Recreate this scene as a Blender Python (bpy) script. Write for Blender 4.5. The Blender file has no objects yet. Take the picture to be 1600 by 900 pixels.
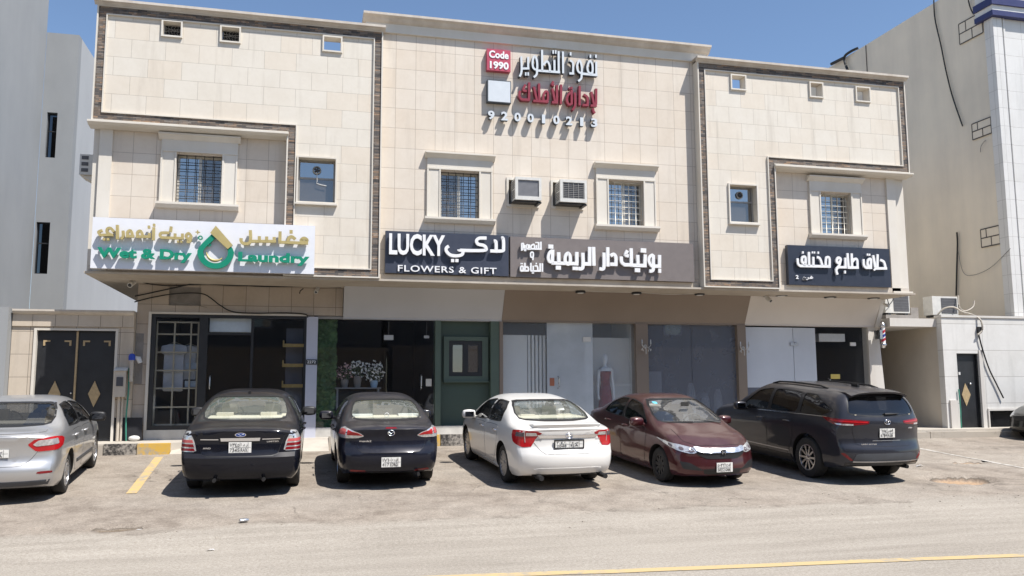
import bpy, bmesh, math, random
from mathutils import Vector, Matrix
from mathutils.bvhtree import BVHTree
R = math.radians
scene = bpy.context.scene
COL = scene.collection
random.seed(7)

# ------------------------------------------------------------------ camera
CAM_Z = 1.90                      # eye height over the road
cam = bpy.data.cameras.new('camera')
camo = bpy.data.objects.new('camera', cam)
COL.objects.link(camo)
cam.sensor_width = 36.0
cam.lens = 36.0 * 1320.0 / 1600.0
cam.clip_start, cam.clip_end = 0.1, 3000.0
yaw, pit, rol = R(13.69), R(6.83), R(0.22)
fw = Vector((math.sin(yaw) * math.cos(pit), math.cos(yaw) * math.cos(pit), math.sin(pit)))
rt = Vector((math.cos(yaw), -math.sin(yaw), 0))
dn = -rt.cross(fw)
r2 = rt * math.cos(rol) + dn * math.sin(rol)
d2 = -rt * math.sin(rol) + dn * math.cos(rol)
mw = Matrix((r2, -d2, -fw)).transposed().to_4x4()
mw.translation = (0, 0, CAM_Z)
camo.matrix_world = mw
scene.camera = camo

# ------------------------------------------------------------------ sky, sun, exposure
SUN = Vector((0.38, -0.45, 1.0)).normalized()
elev = math.asin(SUN.z)
azim = math.atan2(SUN.x, SUN.y)
world = bpy.data.worlds.new('World')
scene.world = world
world.use_nodes = True
wn, wl = world.node_tree.nodes, world.node_tree.links
sky = wn.new('ShaderNodeTexSky')
sky.sky_type = 'NISHITA'
sky.sun_disc = False
sky.sun_elevation = elev
sky.sun_rotation = azim
sky.altitude = 600
sky.air_density = 1.0
sky.dust_density = 0.5
sky.ozone_density = 2.6
bg = wn['Background']
bg.inputs['Strength'].default_value = 0.118
wl.new(sky.outputs['Color'], bg.inputs['Color'])
sun = bpy.data.lights.new('sun', 'SUN')
sun.energy = 5.0
sun.angle = R(0.53)
sun.color = (1.0, 0.96, 0.91)
suno = bpy.data.objects.new('sun', sun)
COL.objects.link(suno)
suno.rotation_euler = SUN.to_track_quat('Z', 'Y').to_euler()
suno.location = SUN * 60
vs = scene.view_settings
vs.view_transform = 'Standard'
vs.look = 'None'
vs.exposure = 0.46
vs.gamma = 1.0
vs.use_curve_mapping = False
scene.cycles.use_denoising = True
scene.cycles.max_bounces = 8
scene.cycles.transparent_max_bounces = 24
scene.cycles.caustics_reflective = False
scene.cycles.caustics_refractive = False

# ------------------------------------------------------------------ materials
MATS = {}


def new_mat(name):
    m = bpy.data.materials.new(name)
    m.use_nodes = True
    nt = m.node_tree
    b = nt.nodes['Principled BSDF']
    return m, nt, b


def lk(nt, a, b):
    nt.links.new(a, b)


def noise(nt, scale, detail=4, rough=0.55, vec=None, dist=0.0):
    n = nt.nodes.new('ShaderNodeTexNoise')
    n.inputs['Scale'].default_value = scale
    n.inputs['Detail'].default_value = detail
    n.inputs['Roughness'].default_value = rough
    n.inputs['Distortion'].default_value = dist
    if vec is not None:
        lk(nt, vec, n.inputs['Vector'])
    return n


def ramp(nt, fac, stops):
    r = nt.nodes.new('ShaderNodeValToRGB')
    e = r.color_ramp.elements
    while len(e) < len(stops):
        e.new(0.5)
    for k, (p, c) in enumerate(stops):
        e[k].position = p
        e[k].color = (*c, 1) if len(c) == 3 else c
    lk(nt, fac, r.inputs['Fac'])
    return r


def mixc(nt, fac, a, b, mode='MIX'):
    n = nt.nodes.new('ShaderNodeMix')
    n.data_type = 'RGBA'
    n.blend_type = mode
    for sock, v in ((n.inputs[0], fac), (n.inputs[6], a), (n.inputs[7], b)):
        if isinstance(v, (int, float)):
            sock.default_value = v
        elif isinstance(v, tuple):
            sock.default_value = (*v, 1) if len(v) == 3 else v
        else:
            lk(nt, v, sock)
    return n.outputs[2]


def math_node(nt, op, a, b=None):
    n = nt.nodes.new('ShaderNodeMath')
    n.operation = op
    for k, v in enumerate((a, b)):
        if v is None:
            continue
        if isinstance(v, (int, float)):
            n.inputs[k].default_value = v
        else:
            lk(nt, v, n.inputs[k])
    return n.outputs[0]


def objco(nt):
    return nt.nodes.new('ShaderNodeTexCoord').outputs['Object']


def bump(nt, b, h, strength=0.3, dist=0.01):
    n = nt.nodes.new('ShaderNodeBump')
    n.inputs['Strength'].default_value = strength
    n.inputs['Distance'].default_value = dist
    lk(nt, h, n.inputs['Height'])
    lk(nt, n.outputs['Normal'], b.inputs['Normal'])


def plain(name, col, rough=0.6, metal=0.0, var=0.06, scale=6.0, spec=0.5, bmp=0.0):
    """a base colour with faint procedural wear"""
    if name in MATS:
        return MATS[name]
    m, nt, b = new_mat(name)
    co = objco(nt)
    n = noise(nt, scale, 5, 0.6, co)
    lo = tuple(max(0, c * (1 - var)) for c in col)
    hi = tuple(min(1, c * (1 + var)) for c in col)
    r = ramp(nt, n.outputs['Fac'], [(0.3, lo), (0.7, hi)])
    lk(nt, r.outputs['Color'], b.inputs['Base Color'])
    rr = ramp(nt, n.outputs['Fac'], [(0.3, (max(0, rough - 0.06),) * 3), (0.7, (min(1, rough + 0.06),) * 3)])
    lk(nt, rr.outputs['Color'], b.inputs['Roughness'])
    b.inputs['Metallic'].default_value = metal
    b.inputs['Specular IOR Level'].default_value = spec
    if bmp:
        bump(nt, b, noise(nt, scale * 8, 3, 0.6, co).outputs['Fac'], bmp, 0.004)
    MATS[name] = m
    return m


def paint(name, col, metal=0.0, rough=0.3, dust=0.15, spec=0.25, coat=0.85, dustcol=(0.36, 0.32, 0.27)):
    """car paint under a clear coat with road dust on the faces that look up"""
    if name in MATS:
        return MATS[name]
    m, nt, b = new_mat(name)
    co = objco(nt)
    geo = nt.nodes.new('ShaderNodeNewGeometry')
    sep = nt.nodes.new('ShaderNodeSeparateXYZ')
    lk(nt, geo.outputs['Normal'], sep.inputs[0])
    n = noise(nt, 3.0, 6, 0.62, co)
    up = math_node(nt, 'MAXIMUM', sep.outputs['Z'], 0.0)
    f = math_node(nt, 'MULTIPLY', up, n.outputs['Fac'])
    f = math_node(nt, 'MULTIPLY', f, dust * 2.2)
    f2 = math_node(nt, "MULTIPLY", n.outputs["Fac"], dust * 0.18)
    f = math_node(nt, 'ADD', f, f2)
    lk(nt, mixc(nt, f, col, dustcol), b.inputs['Base Color'])
    b.inputs['Metallic'].default_value = metal
    r = math_node(nt, 'ADD', math_node(nt, 'MULTIPLY', f, 0.8), rough)
    lk(nt, r, b.inputs['Roughness'])
    b.inputs['Coat Weight'].default_value = coat
    b.inputs['Specular IOR Level'].default_value = spec
    cr = math_node(nt, 'ADD', math_node(nt, 'MULTIPLY', f, 0.7), 0.04)
    lk(nt, cr, b.inputs['Coat Roughness'])
    MATS[name] = m
    return m


def glass(name, tint=(0.75, 0.8, 0.8), base=0.06, gain=1.0, rough=0.0, veil=None, veilw=0.0):
    """sheet glass: tinted see-through plus mirror reflection that grows at grazing angles;
    film: a matt colour share over it, dust or painted-in room light and reflections"""
    if name in MATS:
        return MATS[name]
    m, nt, b = new_mat(name)
    nt.nodes.remove(b)
    out = nt.nodes['Material Output']
    tr = nt.nodes.new('ShaderNodeBsdfTransparent')
    tr.inputs['Color'].default_value = (*tint, 1)
    gl = nt.nodes.new('ShaderNodeBsdfAnisotropic')
    gl.inputs['Roughness'].default_value = rough
    gl.inputs['Color'].default_value = (1, 1, 1, 1)
    fr = nt.nodes.new('ShaderNodeFresnel')
    fr.inputs['IOR'].default_value = 1.5
    f = math_node(nt, 'ADD', math_node(nt, 'MULTIPLY', fr.outputs[0], gain), base)
    f = math_node(nt, 'MINIMUM', f, 1.0)
    mx = nt.nodes.new('ShaderNodeMixShader')
    lk(nt, f, mx.inputs[0])
    if veil is not None:
        df = nt.nodes.new('ShaderNodeBsdfDiffuse')
        co = objco(nt)
        n = noise(nt, 2.5, 5, 0.6, co)
        fw_ = math_node(nt, 'MULTIPLY', ramp(nt, n.outputs['Fac'], [(0.25, (0.82,) * 3), (0.75, (1.0,) * 3)]).outputs['Color'], veilw)
        df.inputs['Color'].default_value = (*veil, 1)
        m2 = nt.nodes.new('ShaderNodeMixShader')
        lk(nt, fw_, m2.inputs[0])
        lk(nt, tr.outputs[0], m2.inputs[1])
        lk(nt, df.outputs[0], m2.inputs[2])
        lk(nt, m2.outputs[0], mx.inputs[1])
    else:
        lk(nt, tr.outputs[0], mx.inputs[1])
    lk(nt, gl.outputs[0], mx.inputs[2])
    # a pane has two faces: tint and mirror once, on the face that is met from outside
    geo = nt.nodes.new('ShaderNodeNewGeometry')
    clear = nt.nodes.new('ShaderNodeBsdfTransparent')
    two = nt.nodes.new('ShaderNodeMixShader')
    lk(nt, geo.outputs['Backfacing'], two.inputs[0])
    lk(nt, mx.outputs[0], two.inputs[1])
    lk(nt, clear.outputs[0], two.inputs[2])
    lk(nt, two.outputs[0], out.inputs['Surface'])
    MATS[name] = m
    return m


# ------------------------------------------------------------------ object helpers
ROOT = {}                                   # root matrix of every object built


def thing(name, label, cat, loc=(0, 0, 0), rot=None, group=None):
    o = bpy.data.objects.new(name, None)
    o.empty_display_size = 0.2
    COL.objects.link(o)
    m = Matrix.Translation(loc)
    if rot is not None:
        m = m @ rot.to_4x4()
    o.matrix_world = m
    ROOT[o] = m
    tag(o, label, cat, group)
    return o


def tag(o, label=None, cat=None, group=None, kind=None):
    for k, v in (('label', label), ('category', cat), ('group', group), ('kind', kind)):
        if v:
            o[k] = v
    return o


class MB:
    """collects shapes into one mesh"""

    def __init__(self):
        self.bm = bmesh.new()

    def box(self, x0, x1, y0, y1, z0, z1, mi=0, skip=''):
        x0, x1 = sorted((x0, x1)); y0, y1 = sorted((y0, y1)); z0, z1 = sorted((z0, z1))
        v = [self.bm.verts.new((x, y, z)) for z in (z0, z1) for y in (y0, y1) for x in (x0, x1)]
        for k, idx in (('b', (0, 2, 3, 1)), ('t', (4, 5, 7, 6)), ('f', (0, 1, 5, 4)), ('k', (2, 6, 7, 3)), ('l', (0, 4, 6, 2)), ('r', (1, 3, 7, 5))):
            if k in skip:
                continue
            fc = self.bm.faces.new([v[i] for i in idx])
            fc.material_index = mi
        return self

    def prism(self, poly, axis, a, b, mi=0):
        """poly extruded along 'x','y' or 'z'; poly in the other two axes in order"""
        def P(u, v, w):
            return {'x': (w, u, v), 'y': (u, w, v), 'z': (u, v, w)}[axis]
        A = [self.bm.verts.new(P(u, v, a)) for u, v in poly]
        B = [self.bm.verts.new(P(u, v, b)) for u, v in poly]
        n = len(poly)
        fs = [self.bm.faces.new(A), self.bm.faces.new(B[::-1])]
        for i in range(n):
            fs.append(self.bm.faces.new((A[i], B[i], B[(i + 1) % n], A[(i + 1) % n])))
        for f in fs:
            f.material_index = mi
        bmesh.ops.recalc_face_normals(self.bm, faces=fs)
        return self

    def ring(self, outer, inner, axis, a, b, mi=0):
        """frame between two loops of equal length, extruded"""
        def P(u, v, w):
            return {'x': (w, u, v), 'y': (u, w, v), 'z': (u, v, w)}[axis]
        L = [[self.bm.verts.new(P(u, v, w)) for u, v in poly] for w in (a, b) for poly in (outer, inner)]
        n = len(outer)
        fs = []
        for i in range(n):
            j = (i + 1) % n
            oa, ia, ob, ib = L
            fs += [self.bm.faces.new((oa[i], oa[j], ia[j], ia[i])), self.bm.faces.new((ob[j], ob[i], ib[i], ib[j])),
                   self.bm.faces.new((oa[j], oa[i], ob[i], ob[j])), self.bm.faces.new((ia[i], ia[j], ib[j], ib[i]))]
        for f in fs:
            f.material_index = mi
        bmesh.ops.recalc_face_normals(self.bm, faces=fs)
        return self

    def tube(self, pts, r, seg=8, mi=0, cap=True, closed=False):
        pts = [Vector(p) for p in pts]
        n = len(pts)
        rings = []
        up = Vector((0, 0, 1))
        for i, p in enumerate(pts):
            if closed:
                t = (pts[(i + 1) % n] - pts[i - 1])
            else:
                t = pts[min(i + 1, n - 1)] - pts[max(i - 1, 0)]
            t.normalize()
            ref = up if abs(t.z) < 0.95 else Vector((1, 0, 0))
            a = t.cross(ref).normalized()
            c = a.cross(t)
            rr = r[i] if isinstance(r, (list, tuple)) else r
            rings.append([self.bm.verts.new(p + a * rr * math.cos(2 * math.pi * k / seg) + c * rr * math.sin(2 * math.pi * k / seg)) for k in range(seg)])
        m = n if closed else n - 1
        for i in range(m):
            A, B = rings[i], rings[(i + 1) % n]
            for k in range(seg):
                f = self.bm.faces.new((A[k], A[(k + 1) % seg], B[(k + 1) % seg], B[k]))
                f.material_index = mi
                f.smooth = True
        if cap and not closed:
            for rg in (rings[0], rings[-1][::-1]):
                f = self.bm.faces.new(rg)
                f.material_index = mi
        return self

    def lathe(self, prof, axis='z', c=(0, 0, 0), seg=20, mi=0, closed=False):
        """prof: (radius, height) pairs turned round an axis through c"""
        rings = []
        for r_, h in prof:
            ring = []
            for k in range(seg):
                t = 2 * math.pi * k / seg
                u, v = r_ * math.cos(t), r_ * math.sin(t)
                p = {'z': (u, v, h), 'y': (u, h, v), 'x': (h, u, v)}[axis]
                ring.append(self.bm.verts.new((p[0] + c[0], p[1] + c[1], p[2] + c[2])))
            rings.append(ring)
        fs = []
        pairs = list(zip(rings, rings[1:]))
        if closed:
            pairs.append((rings[-1], rings[0]))
        for A, B in pairs:
            for k in range(seg):
                f = self.bm.faces.new((A[k], A[(k + 1) % seg], B[(k + 1) % seg], B[k]))
                f.smooth = True
                f.material_index = mi
                fs.append(f)
        if not closed:
            for rg in (rings[0], rings[-1]):
                f = self.bm.faces.new(rg)
                f.material_index = mi
                fs.append(f)
        bmesh.ops.recalc_face_normals(self.bm, faces=fs)
        return self

    def ball(self, c, r, sx=1, sy=1, sz=1, sub=2, mi=0):
        d = bmesh.ops.create_icosphere(self.bm, subdivisions=sub, radius=r, matrix=Matrix.Translation(c) @ Matrix.Diagonal((sx, sy, sz, 1)))
        for v in d['verts']:
            for f in v.link_faces:
                f.smooth = True
                f.material_index = mi
        return self

    def quad(self, a, b, c, d, mi=0):
        f = self.bm.faces.new([self.bm.verts.new(p) for p in (a, b, c, d)])
        f.material_index = mi
        return self

    def bevel(self, w, seg=2):
        bmesh.ops.bevel(self.bm, geom=[e for e in self.bm.edges if len(e.link_faces) == 2 and e.calc_face_angle(0) > 0.6], offset=w, segments=seg, affect='EDGES', profile=0.5)
        return self

    def xf(self, m):
        bmesh.ops.transform(self.bm, matrix=m, verts=self.bm.verts)
        return self

    def mesh(self, name):
        me = bpy.data.meshes.new(name)
        self.bm.to_mesh(me)
        self.bm.free()
        return me

    def build(self, name, mat, parent=None, smooth=None, local=False):
        return link(name, self.mesh(name), mat, parent, smooth, local)


def link(name, me, mat, parent=None, smooth=None, local=False):
    """mesh given in world coordinates unless local; the child keeps an identity transform"""
    mats = mat if isinstance(mat, (list, tuple)) else [mat]
    idx = [p.material_index for p in me.polygons]
    me.materials.clear()
    for m in mats:
        me.materials.append(m)
    me.polygons.foreach_set('material_index', idx)
    o = bpy.data.objects.new(name, me)
    COL.objects.link(o)
    if parent is not None:
        root = ROOT[parent]
        if not local:
            me.transform(root.inverted())
        o.parent = parent
        ROOT[o] = root
    else:
        ROOT[o] = Matrix.Identity(4)
    if smooth is not None:
        for p in me.polygons:
            p.use_smooth = True
        me.set_sharp_from_angle(angle=R(smooth))
    return o


def solo(name, mb, mat, label, cat, group=None, smooth=None):
    """a thing that is a single mesh: origin moved to the foot of its box"""
    me = mb.mesh(name)
    xs = [v.co for v in me.vertices]
    c = Vector(((min(v.x for v in xs) + max(v.x for v in xs)) / 2, (min(v.y for v in xs) + max(v.y for v in xs)) / 2, min(v.z for v in xs)))
    me.transform(Matrix.Translation(-c))
    o = link(name, me, mat, None, smooth)
    o.location = c
    ROOT[o] = Matrix.Translation(c)
    tag(o, label, cat, group)
    return o


def struct(name, mb, mat, smooth=None):
    o = mb.build(name, mat, None, smooth)
    o['kind'] = 'structure'
    return o


# ------------------------------------------------------------------ writing
AR = {'\u0627': 0xFE8D, '\u0623': 0xFE83, '\u0625': 0xFE87, '\u0628': 0xFE8F, '\u0629': 0xFE93, '\u062a': 0xFE95,
      '\u062d': 0xFEA1, '\u062e': 0xFEA5, '\u062f': 0xFEA9, '\u0630': 0xFEAB, '\u0631': 0xFEAD, '\u0633': 0xFEB1,
      '\u0635': 0xFEB9, '\u0637': 0xFEC1, '\u0639': 0xFEC9, '\u063a': 0xFECD, '\u0641': 0xFED1, '\u0642': 0xFED5,
      '\u0643': 0xFED9, '\u0644': 0xFEDD, '\u0645': 0xFEE1, '\u0646': 0xFEE5, '\u0648': 0xFEED, '\u064a': 0xFEF1}
NOJOIN = set('\u0627\u0623\u0625\u0629\u062f\u0630\u0631\u0648')
LAM = {'\u0627': 0xFEFB, '\u0623': 0xFEF7, '\u0625': 0xFEF9}


def arabic(s):
    """joined letter forms in drawing order (right to left)"""
    out = []
    words_ = s.split(' ')
    for w in words_:
        g = []
        i = 0
        prev = False
        while i < len(w):
            c = w[i]
            if c == '\u0644' and i + 1 < len(w) and w[i + 1] in LAM:
                g.append(chr(LAM[w[i + 1]] + (1 if prev else 0)))
                prev = False
                i += 2
                continue
            if c not in AR:
                g.append(c)
                prev = False
                i += 1
                continue
            joins_next = c not in NOJOIN and i + 1 < len(w) and w[i + 1] in AR
            code = AR[c]
            if prev and joins_next:
                code += 3
            elif prev:
                code += 1
            elif joins_next:
                code += 2
            g.append(chr(code))
            prev = joins_next
            i += 1
        out.append(''.join(g[::-1]))
    return ' '.join(out[::-1])


def text_mesh(s, x0, x1, z0, z1, y, depth, bold=0.0, spacing=1.0, mi=0):
    """letters standing in the xz plane, filling the given box, faces towards -y"""
    c = bpy.data.curves.new('lettering', 'FONT')
    c.body = s
    c.offset = bold
    c.extrude = 0.05
    c.space_character = spacing
    c.resolution_u = 3
    t = bpy.data.objects.new('lettering', c)
    COL.objects.link(t)
    dg = bpy.context.evaluated_depsgraph_get()
    me = bpy.data.meshes.new_from_object(t.evaluated_get(dg))
    bpy.data.objects.remove(t)
    bpy.data.curves.remove(c)
    bm = bmesh.new()
    bm.from_mesh(me)
    bpy.data.meshes.remove(me)
    bmesh.ops.remove_doubles(bm, verts=bm.verts, dist=1e-5)
    vx = [v.co.x for v in bm.verts]
    vy = [v.co.y for v in bm.verts]
    ax, bx, ay, by = min(vx), max(vx), min(vy), max(vy)
    # loose letters: overlapping neighbours step forward a hair so that no two faces share a plane
    left = set(bm.verts)
    isl = []
    while left:
        st = [left.pop()]
        comp = [st[0]]
        while st:
            v = st.pop()
            for e in v.link_edges:
                w = e.other_vert(v)
                if w in left:
                    left.discard(w)
                    st.append(w)
                    comp.append(w)
        isl.append(comp)
    isl.sort(key=lambda q: sum(v.co.x for v in q) / len(q))
    for k, comp in enumerate(isl):
        dd = (k % 3) * 0.0012
        for v in comp:
            front = v.co.z > 0
            px = x0 + (v.co.x - ax) / (bx - ax) * (x1 - x0)
            pz = z0 + (v.co.y - ay) / (by - ay) * (z1 - z0)
            v.co = Vector((px, y - depth - dd if front else y + dd, pz))
    for f in bm.faces:
        f.material_index = mi
    bmesh.ops.recalc_face_normals(bm, faces=bm.faces)
    mb = MB()
    mb.bm.free()
    mb.bm = bm
    return mb


def join_mb(list_):
    m = MB()
    for q in list_:
        me = bpy.data.meshes.new('tmp')
        q.bm.to_mesh(me)
        q.bm.free()
        m.bm.from_mesh(me)
        bpy.data.meshes.remove(me)
    return m
# ------------------------------------------------------------------ measuring helper: where a sight line meets a plane of the place
def at(px, py, Y):
    v = rt * 0 + r2 * ((px - 800) / 1320.0) + d2 * ((py - 450) / 1320.0) + fw
    t = Y / v.y
    return Vector((v.x * t, Y, CAM_Z + v.z * t))


def atx(px, py, X):
    v = r2 * ((px - 800) / 1320.0) + d2 * ((py - 450) / 1320.0) + fw
    t = X / v.x
    return Vector((X, v.y * t, CAM_Z + v.z * t))


def ramp_z(y):
    """road flat, then the parking strip climbs to the kerb"""
    if y < 10.3:
        return 0.0
    if y < 11.3:
        t = (y - 10.3)
        return 0.065 * t * t / 2
    return 0.065 * (min(y, 19.45) - 10.8)


POT = [(11.95, 13.72, 0.66, 0.46, 0.12), (13.85, 15.6, 0.40, 0.22, 0.07), (-2.35, 12.36, 0.34, 0.16, 0.06)]
from mathutils import noise as mnoise


def ground_z(x, y):
    z = ramp_z(y)
    if -9 < x < 26 and 4 < y < 19.4:
        z += 0.010 * mnoise.noise((x * 0.45, y * 0.45, 0)) + 0.004 * mnoise.noise((x * 1.7, y * 1.7, 3))
        if y > 11.9:
            z += 0.003 * mnoise.noise((x * 6, y * 6, 7))
        for cx, cy, rx, ry, dp in POT:
            d = math.hypot((x - cx) / rx, (y - cy) / ry) + 0.16 * mnoise.noise((x * 1.9, y * 1.9, 11)) + 0.05 * mnoise.noise((x * 6, y * 6, 2))
            if d < 1.15:
                z -= dp * smooth_((1.12 - d) / 0.22)
    return z


def smooth_(t):
    t = max(0.0, min(1.0, t))
    return t * t * (3 - 2 * t)


def ground_material():
    m, nt, b = new_mat('sandy_asphalt')
    co = objco(nt)
    sep = nt.nodes.new('ShaderNodeSeparateXYZ')
    lk(nt, co, sep.inputs[0])
    # zones: swept carriageway below y = 12, broken parking surface above
    wob = noise(nt, 0.7, 5, 0.6, co)
    yy = math_node(nt, 'ADD', sep.outputs['Y'], math_node(nt, 'MULTIPLY', math_node(nt, 'SUBTRACT', wob.outputs['Fac'], 0.5), 1.3))
    zone = ramp(nt, math_node(nt, 'DIVIDE', yy, 24.0), [(0.497, (0, 0, 0)), (0.512, (1, 1, 1))])
    big = noise(nt, 0.35, 6, 0.6, co)
    mid = noise(nt, 2.2, 6, 0.65, co)
    mp = nt.nodes.new('ShaderNodeMapping')
    mp.inputs['Scale'].default_value = (0.25, 2.2, 1)
    lk(nt, co, mp.inputs['Vector'])
    streak = noise(nt, 1.3, 5, 0.6, mp.outputs[0])
    road = ramp(nt, streak.outputs['Fac'], [(0.25, (0.262, 0.232, 0.194)), (0.55, (0.332, 0.298, 0.252)), (0.8, (0.385, 0.348, 0.296))])
    park = ramp(nt, mid.outputs['Fac'], [(0.25, (0.17, 0.14, 0.112)), (0.5, (0.275, 0.235, 0.193)), (0.75, (0.365, 0.316, 0.26))])
    col = mixc(nt, zone.outputs['Color'], road.outputs['Color'], park.outputs['Color'])
    # drifts of sand
    sand = ramp(nt, big.outputs['Fac'], [(0.45, (0, 0, 0)), (0.68, (1, 1, 1))])
    sf = math_node(nt, 'MULTIPLY', sand.outputs['Color'], 0.55)
    col = mixc(nt, sf, col, (0.385, 0.348, 0.297))
    # exposed stones
    vo = nt.nodes.new('ShaderNodeTexVoronoi')
    vo.inputs['Scale'].default_value = 34.0
    lk(nt, co, vo.inputs['Vector'])
    st = ramp(nt, vo.outputs['Distance'], [(0.18, (1, 1, 1)), (0.34, (0, 0, 0))])
    pm = noise(nt, 1.1, 5, 0.7, co)
    pmask = ramp(nt, pm.outputs['Fac'], [(0.42, (0, 0, 0)), (0.62, (1, 1, 1))])
    sc_ = nt.nodes.new('ShaderNodeSeparateColor')
    lk(nt, vo.outputs['Color'], sc_.inputs[0])
    stf = math_node(nt, 'MULTIPLY', math_node(nt, 'MULTIPLY', st.outputs['Color'], pmask.outputs['Color']), math_node(nt, 'ADD', math_node(nt, 'MULTIPLY', zone.outputs['Color'], 0.55), 0.25))
    stc = ramp(nt, sc_.outputs[0], [(0.0, (0.12, 0.105, 0.09)), (0.55, (0.22, 0.195, 0.165)), (1.0, (0.46, 0.42, 0.36))])
    col = mixc(nt, stf, col, stc.outputs['Color'])
    # wandering cracks
    wv = noise(nt, 1.4, 4, 0.6, co)
    va = nt.nodes.new('ShaderNodeVectorMath')
    va.operation = 'MULTIPLY_ADD'
    lk(nt, wv.outputs['Color'], va.inputs[0])
    va.inputs[1].default_value = (1.5, 1.5, 0)
    lk(nt, co, va.inputs[2])
    v2 = nt.nodes.new('ShaderNodeTexVoronoi')
    v2.feature = 'DISTANCE_TO_EDGE'
    v2.inputs['Scale'].default_value = 0.55
    lk(nt, va.outputs[0], v2.inputs['Vector'])
    cr = ramp(nt, v2.outputs['Distance'], [(0.004, (1, 1, 1)), (0.016, (0, 0, 0))])
    cm = ramp(nt, noise(nt, 0.6, 4, 0.6, co).outputs['Fac'], [(0.5, (0, 0, 0)), (0.62, (1, 1, 1))])
    cf = math_node(nt, 'MULTIPLY', math_node(nt, 'MULTIPLY', cr.outputs['Color'], cm.outputs['Color']), math_node(nt, 'MULTIPLY', zone.outputs['Color'], 0.6))
    col = mixc(nt, cf, col, (0.10, 0.085, 0.07))
    # ragged lip where the parking surface breaks off against the road
    lip = ramp(nt, math_node(nt, 'DIVIDE', yy, 24.0), [(0.500, (0, 0, 0)), (0.5045, (1, 1, 1)), (0.509, (0, 0, 0))])
    lm = ramp(nt, noise(nt, 1.7, 5, 0.7, co).outputs['Fac'], [(0.47, (0, 0, 0)), (0.6, (1, 1, 1))])
    col = mixc(nt, math_node(nt, 'MULTIPLY', math_node(nt, 'MULTIPLY', lip.outputs['Color'], lm.outputs['Color']), 0.62), col, (0.12, 0.098, 0.078))
    # oil and tyre stains where cars stand
    oil = ramp(nt, noise(nt, 0.9, 3, 0.5, co).outputs['Fac'], [(0.58, (0, 0, 0)), (0.72, (1, 1, 1))])
    of = math_node(nt, 'MULTIPLY', oil.outputs['Color'], math_node(nt, 'MULTIPLY', zone.outputs['Color'], 0.28))
    col = mixc(nt, of, col, (0.13, 0.115, 0.10))
    # earth showing in the holes
    for (cx, cy, rx, ry, dp), earth in zip(POT, ((0.40, 0.275, 0.175), (0.34, 0.25, 0.17), (0.17, 0.135, 0.10))):
        vm = nt.nodes.new('ShaderNodeVectorMath')
        vm.operation = 'SUBTRACT'
        lk(nt, co, vm.inputs[0])
        vm.inputs[1].default_value = (cx, cy, 0)
        v3 = nt.nodes.new('ShaderNodeVectorMath')
        v3.operation = 'MULTIPLY'
        lk(nt, vm.outputs[0], v3.inputs[0])
        v3.inputs[1].default_value = (1 / rx, 1 / ry, 0)
        ln = nt.nodes.new('ShaderNodeVectorMath')
        ln.operation = 'LENGTH'
        lk(nt, v3.outputs[0], ln.inputs[0])
        dd = math_node(nt, 'ADD', ln.outputs['Value'], math_node(nt, 'MULTIPLY', math_node(nt, 'SUBTRACT', noise(nt, 2.6, 4, 0.6, co).outputs['Fac'], 0.5), 0.35))
        er = ramp(nt, dd, [(0.80, (1, 1, 1)), (0.98, (0, 0, 0))])
        ed_ = ramp(nt, dd, [(0.84, (0, 0, 0)), (0.95, (1, 1, 1)), (1.05, (1, 1, 1)), (1.2, (0, 0, 0))])
        col = mixc(nt, math_node(nt, 'MULTIPLY', ed_.outputs['Color'], 0.7), col, (0.09, 0.075, 0.06))
        col = mixc(nt, er.outputs['Color'], col, earth)
    fine = noise(nt, 60, 3, 0.7, co)
    grit = noise(nt, 26, 5, 0.75, co)
    col = mixc(nt, 0.8, col, ramp(nt, fine.outputs['Fac'], [(0.3, (0.30,) * 3), (0.7, (0.70,) * 3)]).outputs['Color'], 'SOFT_LIGHT')
    col = mixc(nt, 0.7, col, ramp(nt, grit.outputs['Fac'], [(0.35, (0.30,) * 3), (0.65, (0.66,) * 3)]).outputs['Color'], 'SOFT_LIGHT')
    lk(nt, col, b.inputs['Base Color'])
    b.inputs['Roughness'].default_value = 0.93
    b.inputs['Specular IOR Level'].default_value = 0.2
    h = math_node(nt, 'ADD', math_node(nt, 'MULTIPLY', fine.outputs['Fac'], 0.6), math_node(nt, 'MULTIPLY', st.outputs['Color'], math_node(nt, 'MULTIPLY', zone.outputs['Color'], 0.8)))
    bump(nt, b, h, 0.5, 0.008)
    MATS['ground'] = m
    return m


def span(a, b, st):
    n = max(1, int(round((b - a) / st)))
    return [a + (b - a) * k / n for k in range(n + 1)]


xs = [-600, -200, -80, -30, -16] + span(-9, 16, 0.11) + span(16.2, 25, 0.2) + [40, 90, 200, 600]
ys = [-600, -200, -60, -20, 0, 4] + span(6, 19.6, 0.09) + [20.5, 30, 60, 200, 600]
g = bmesh.new()
rows = []
for y in ys:
    rows.append([g.verts.new((x, y, ground_z(x, y))) for x in xs])
for A, B_ in zip(rows, rows[1:]):
    for k in range(len(xs) - 1):
        f = g.faces.new((A[k], A[k + 1], B_[k + 1], B_[k]))
        f.smooth = True
gm = MB()
gm.bm.free()
gm.bm = g
struct('ground', gm, ground_material())


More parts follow.
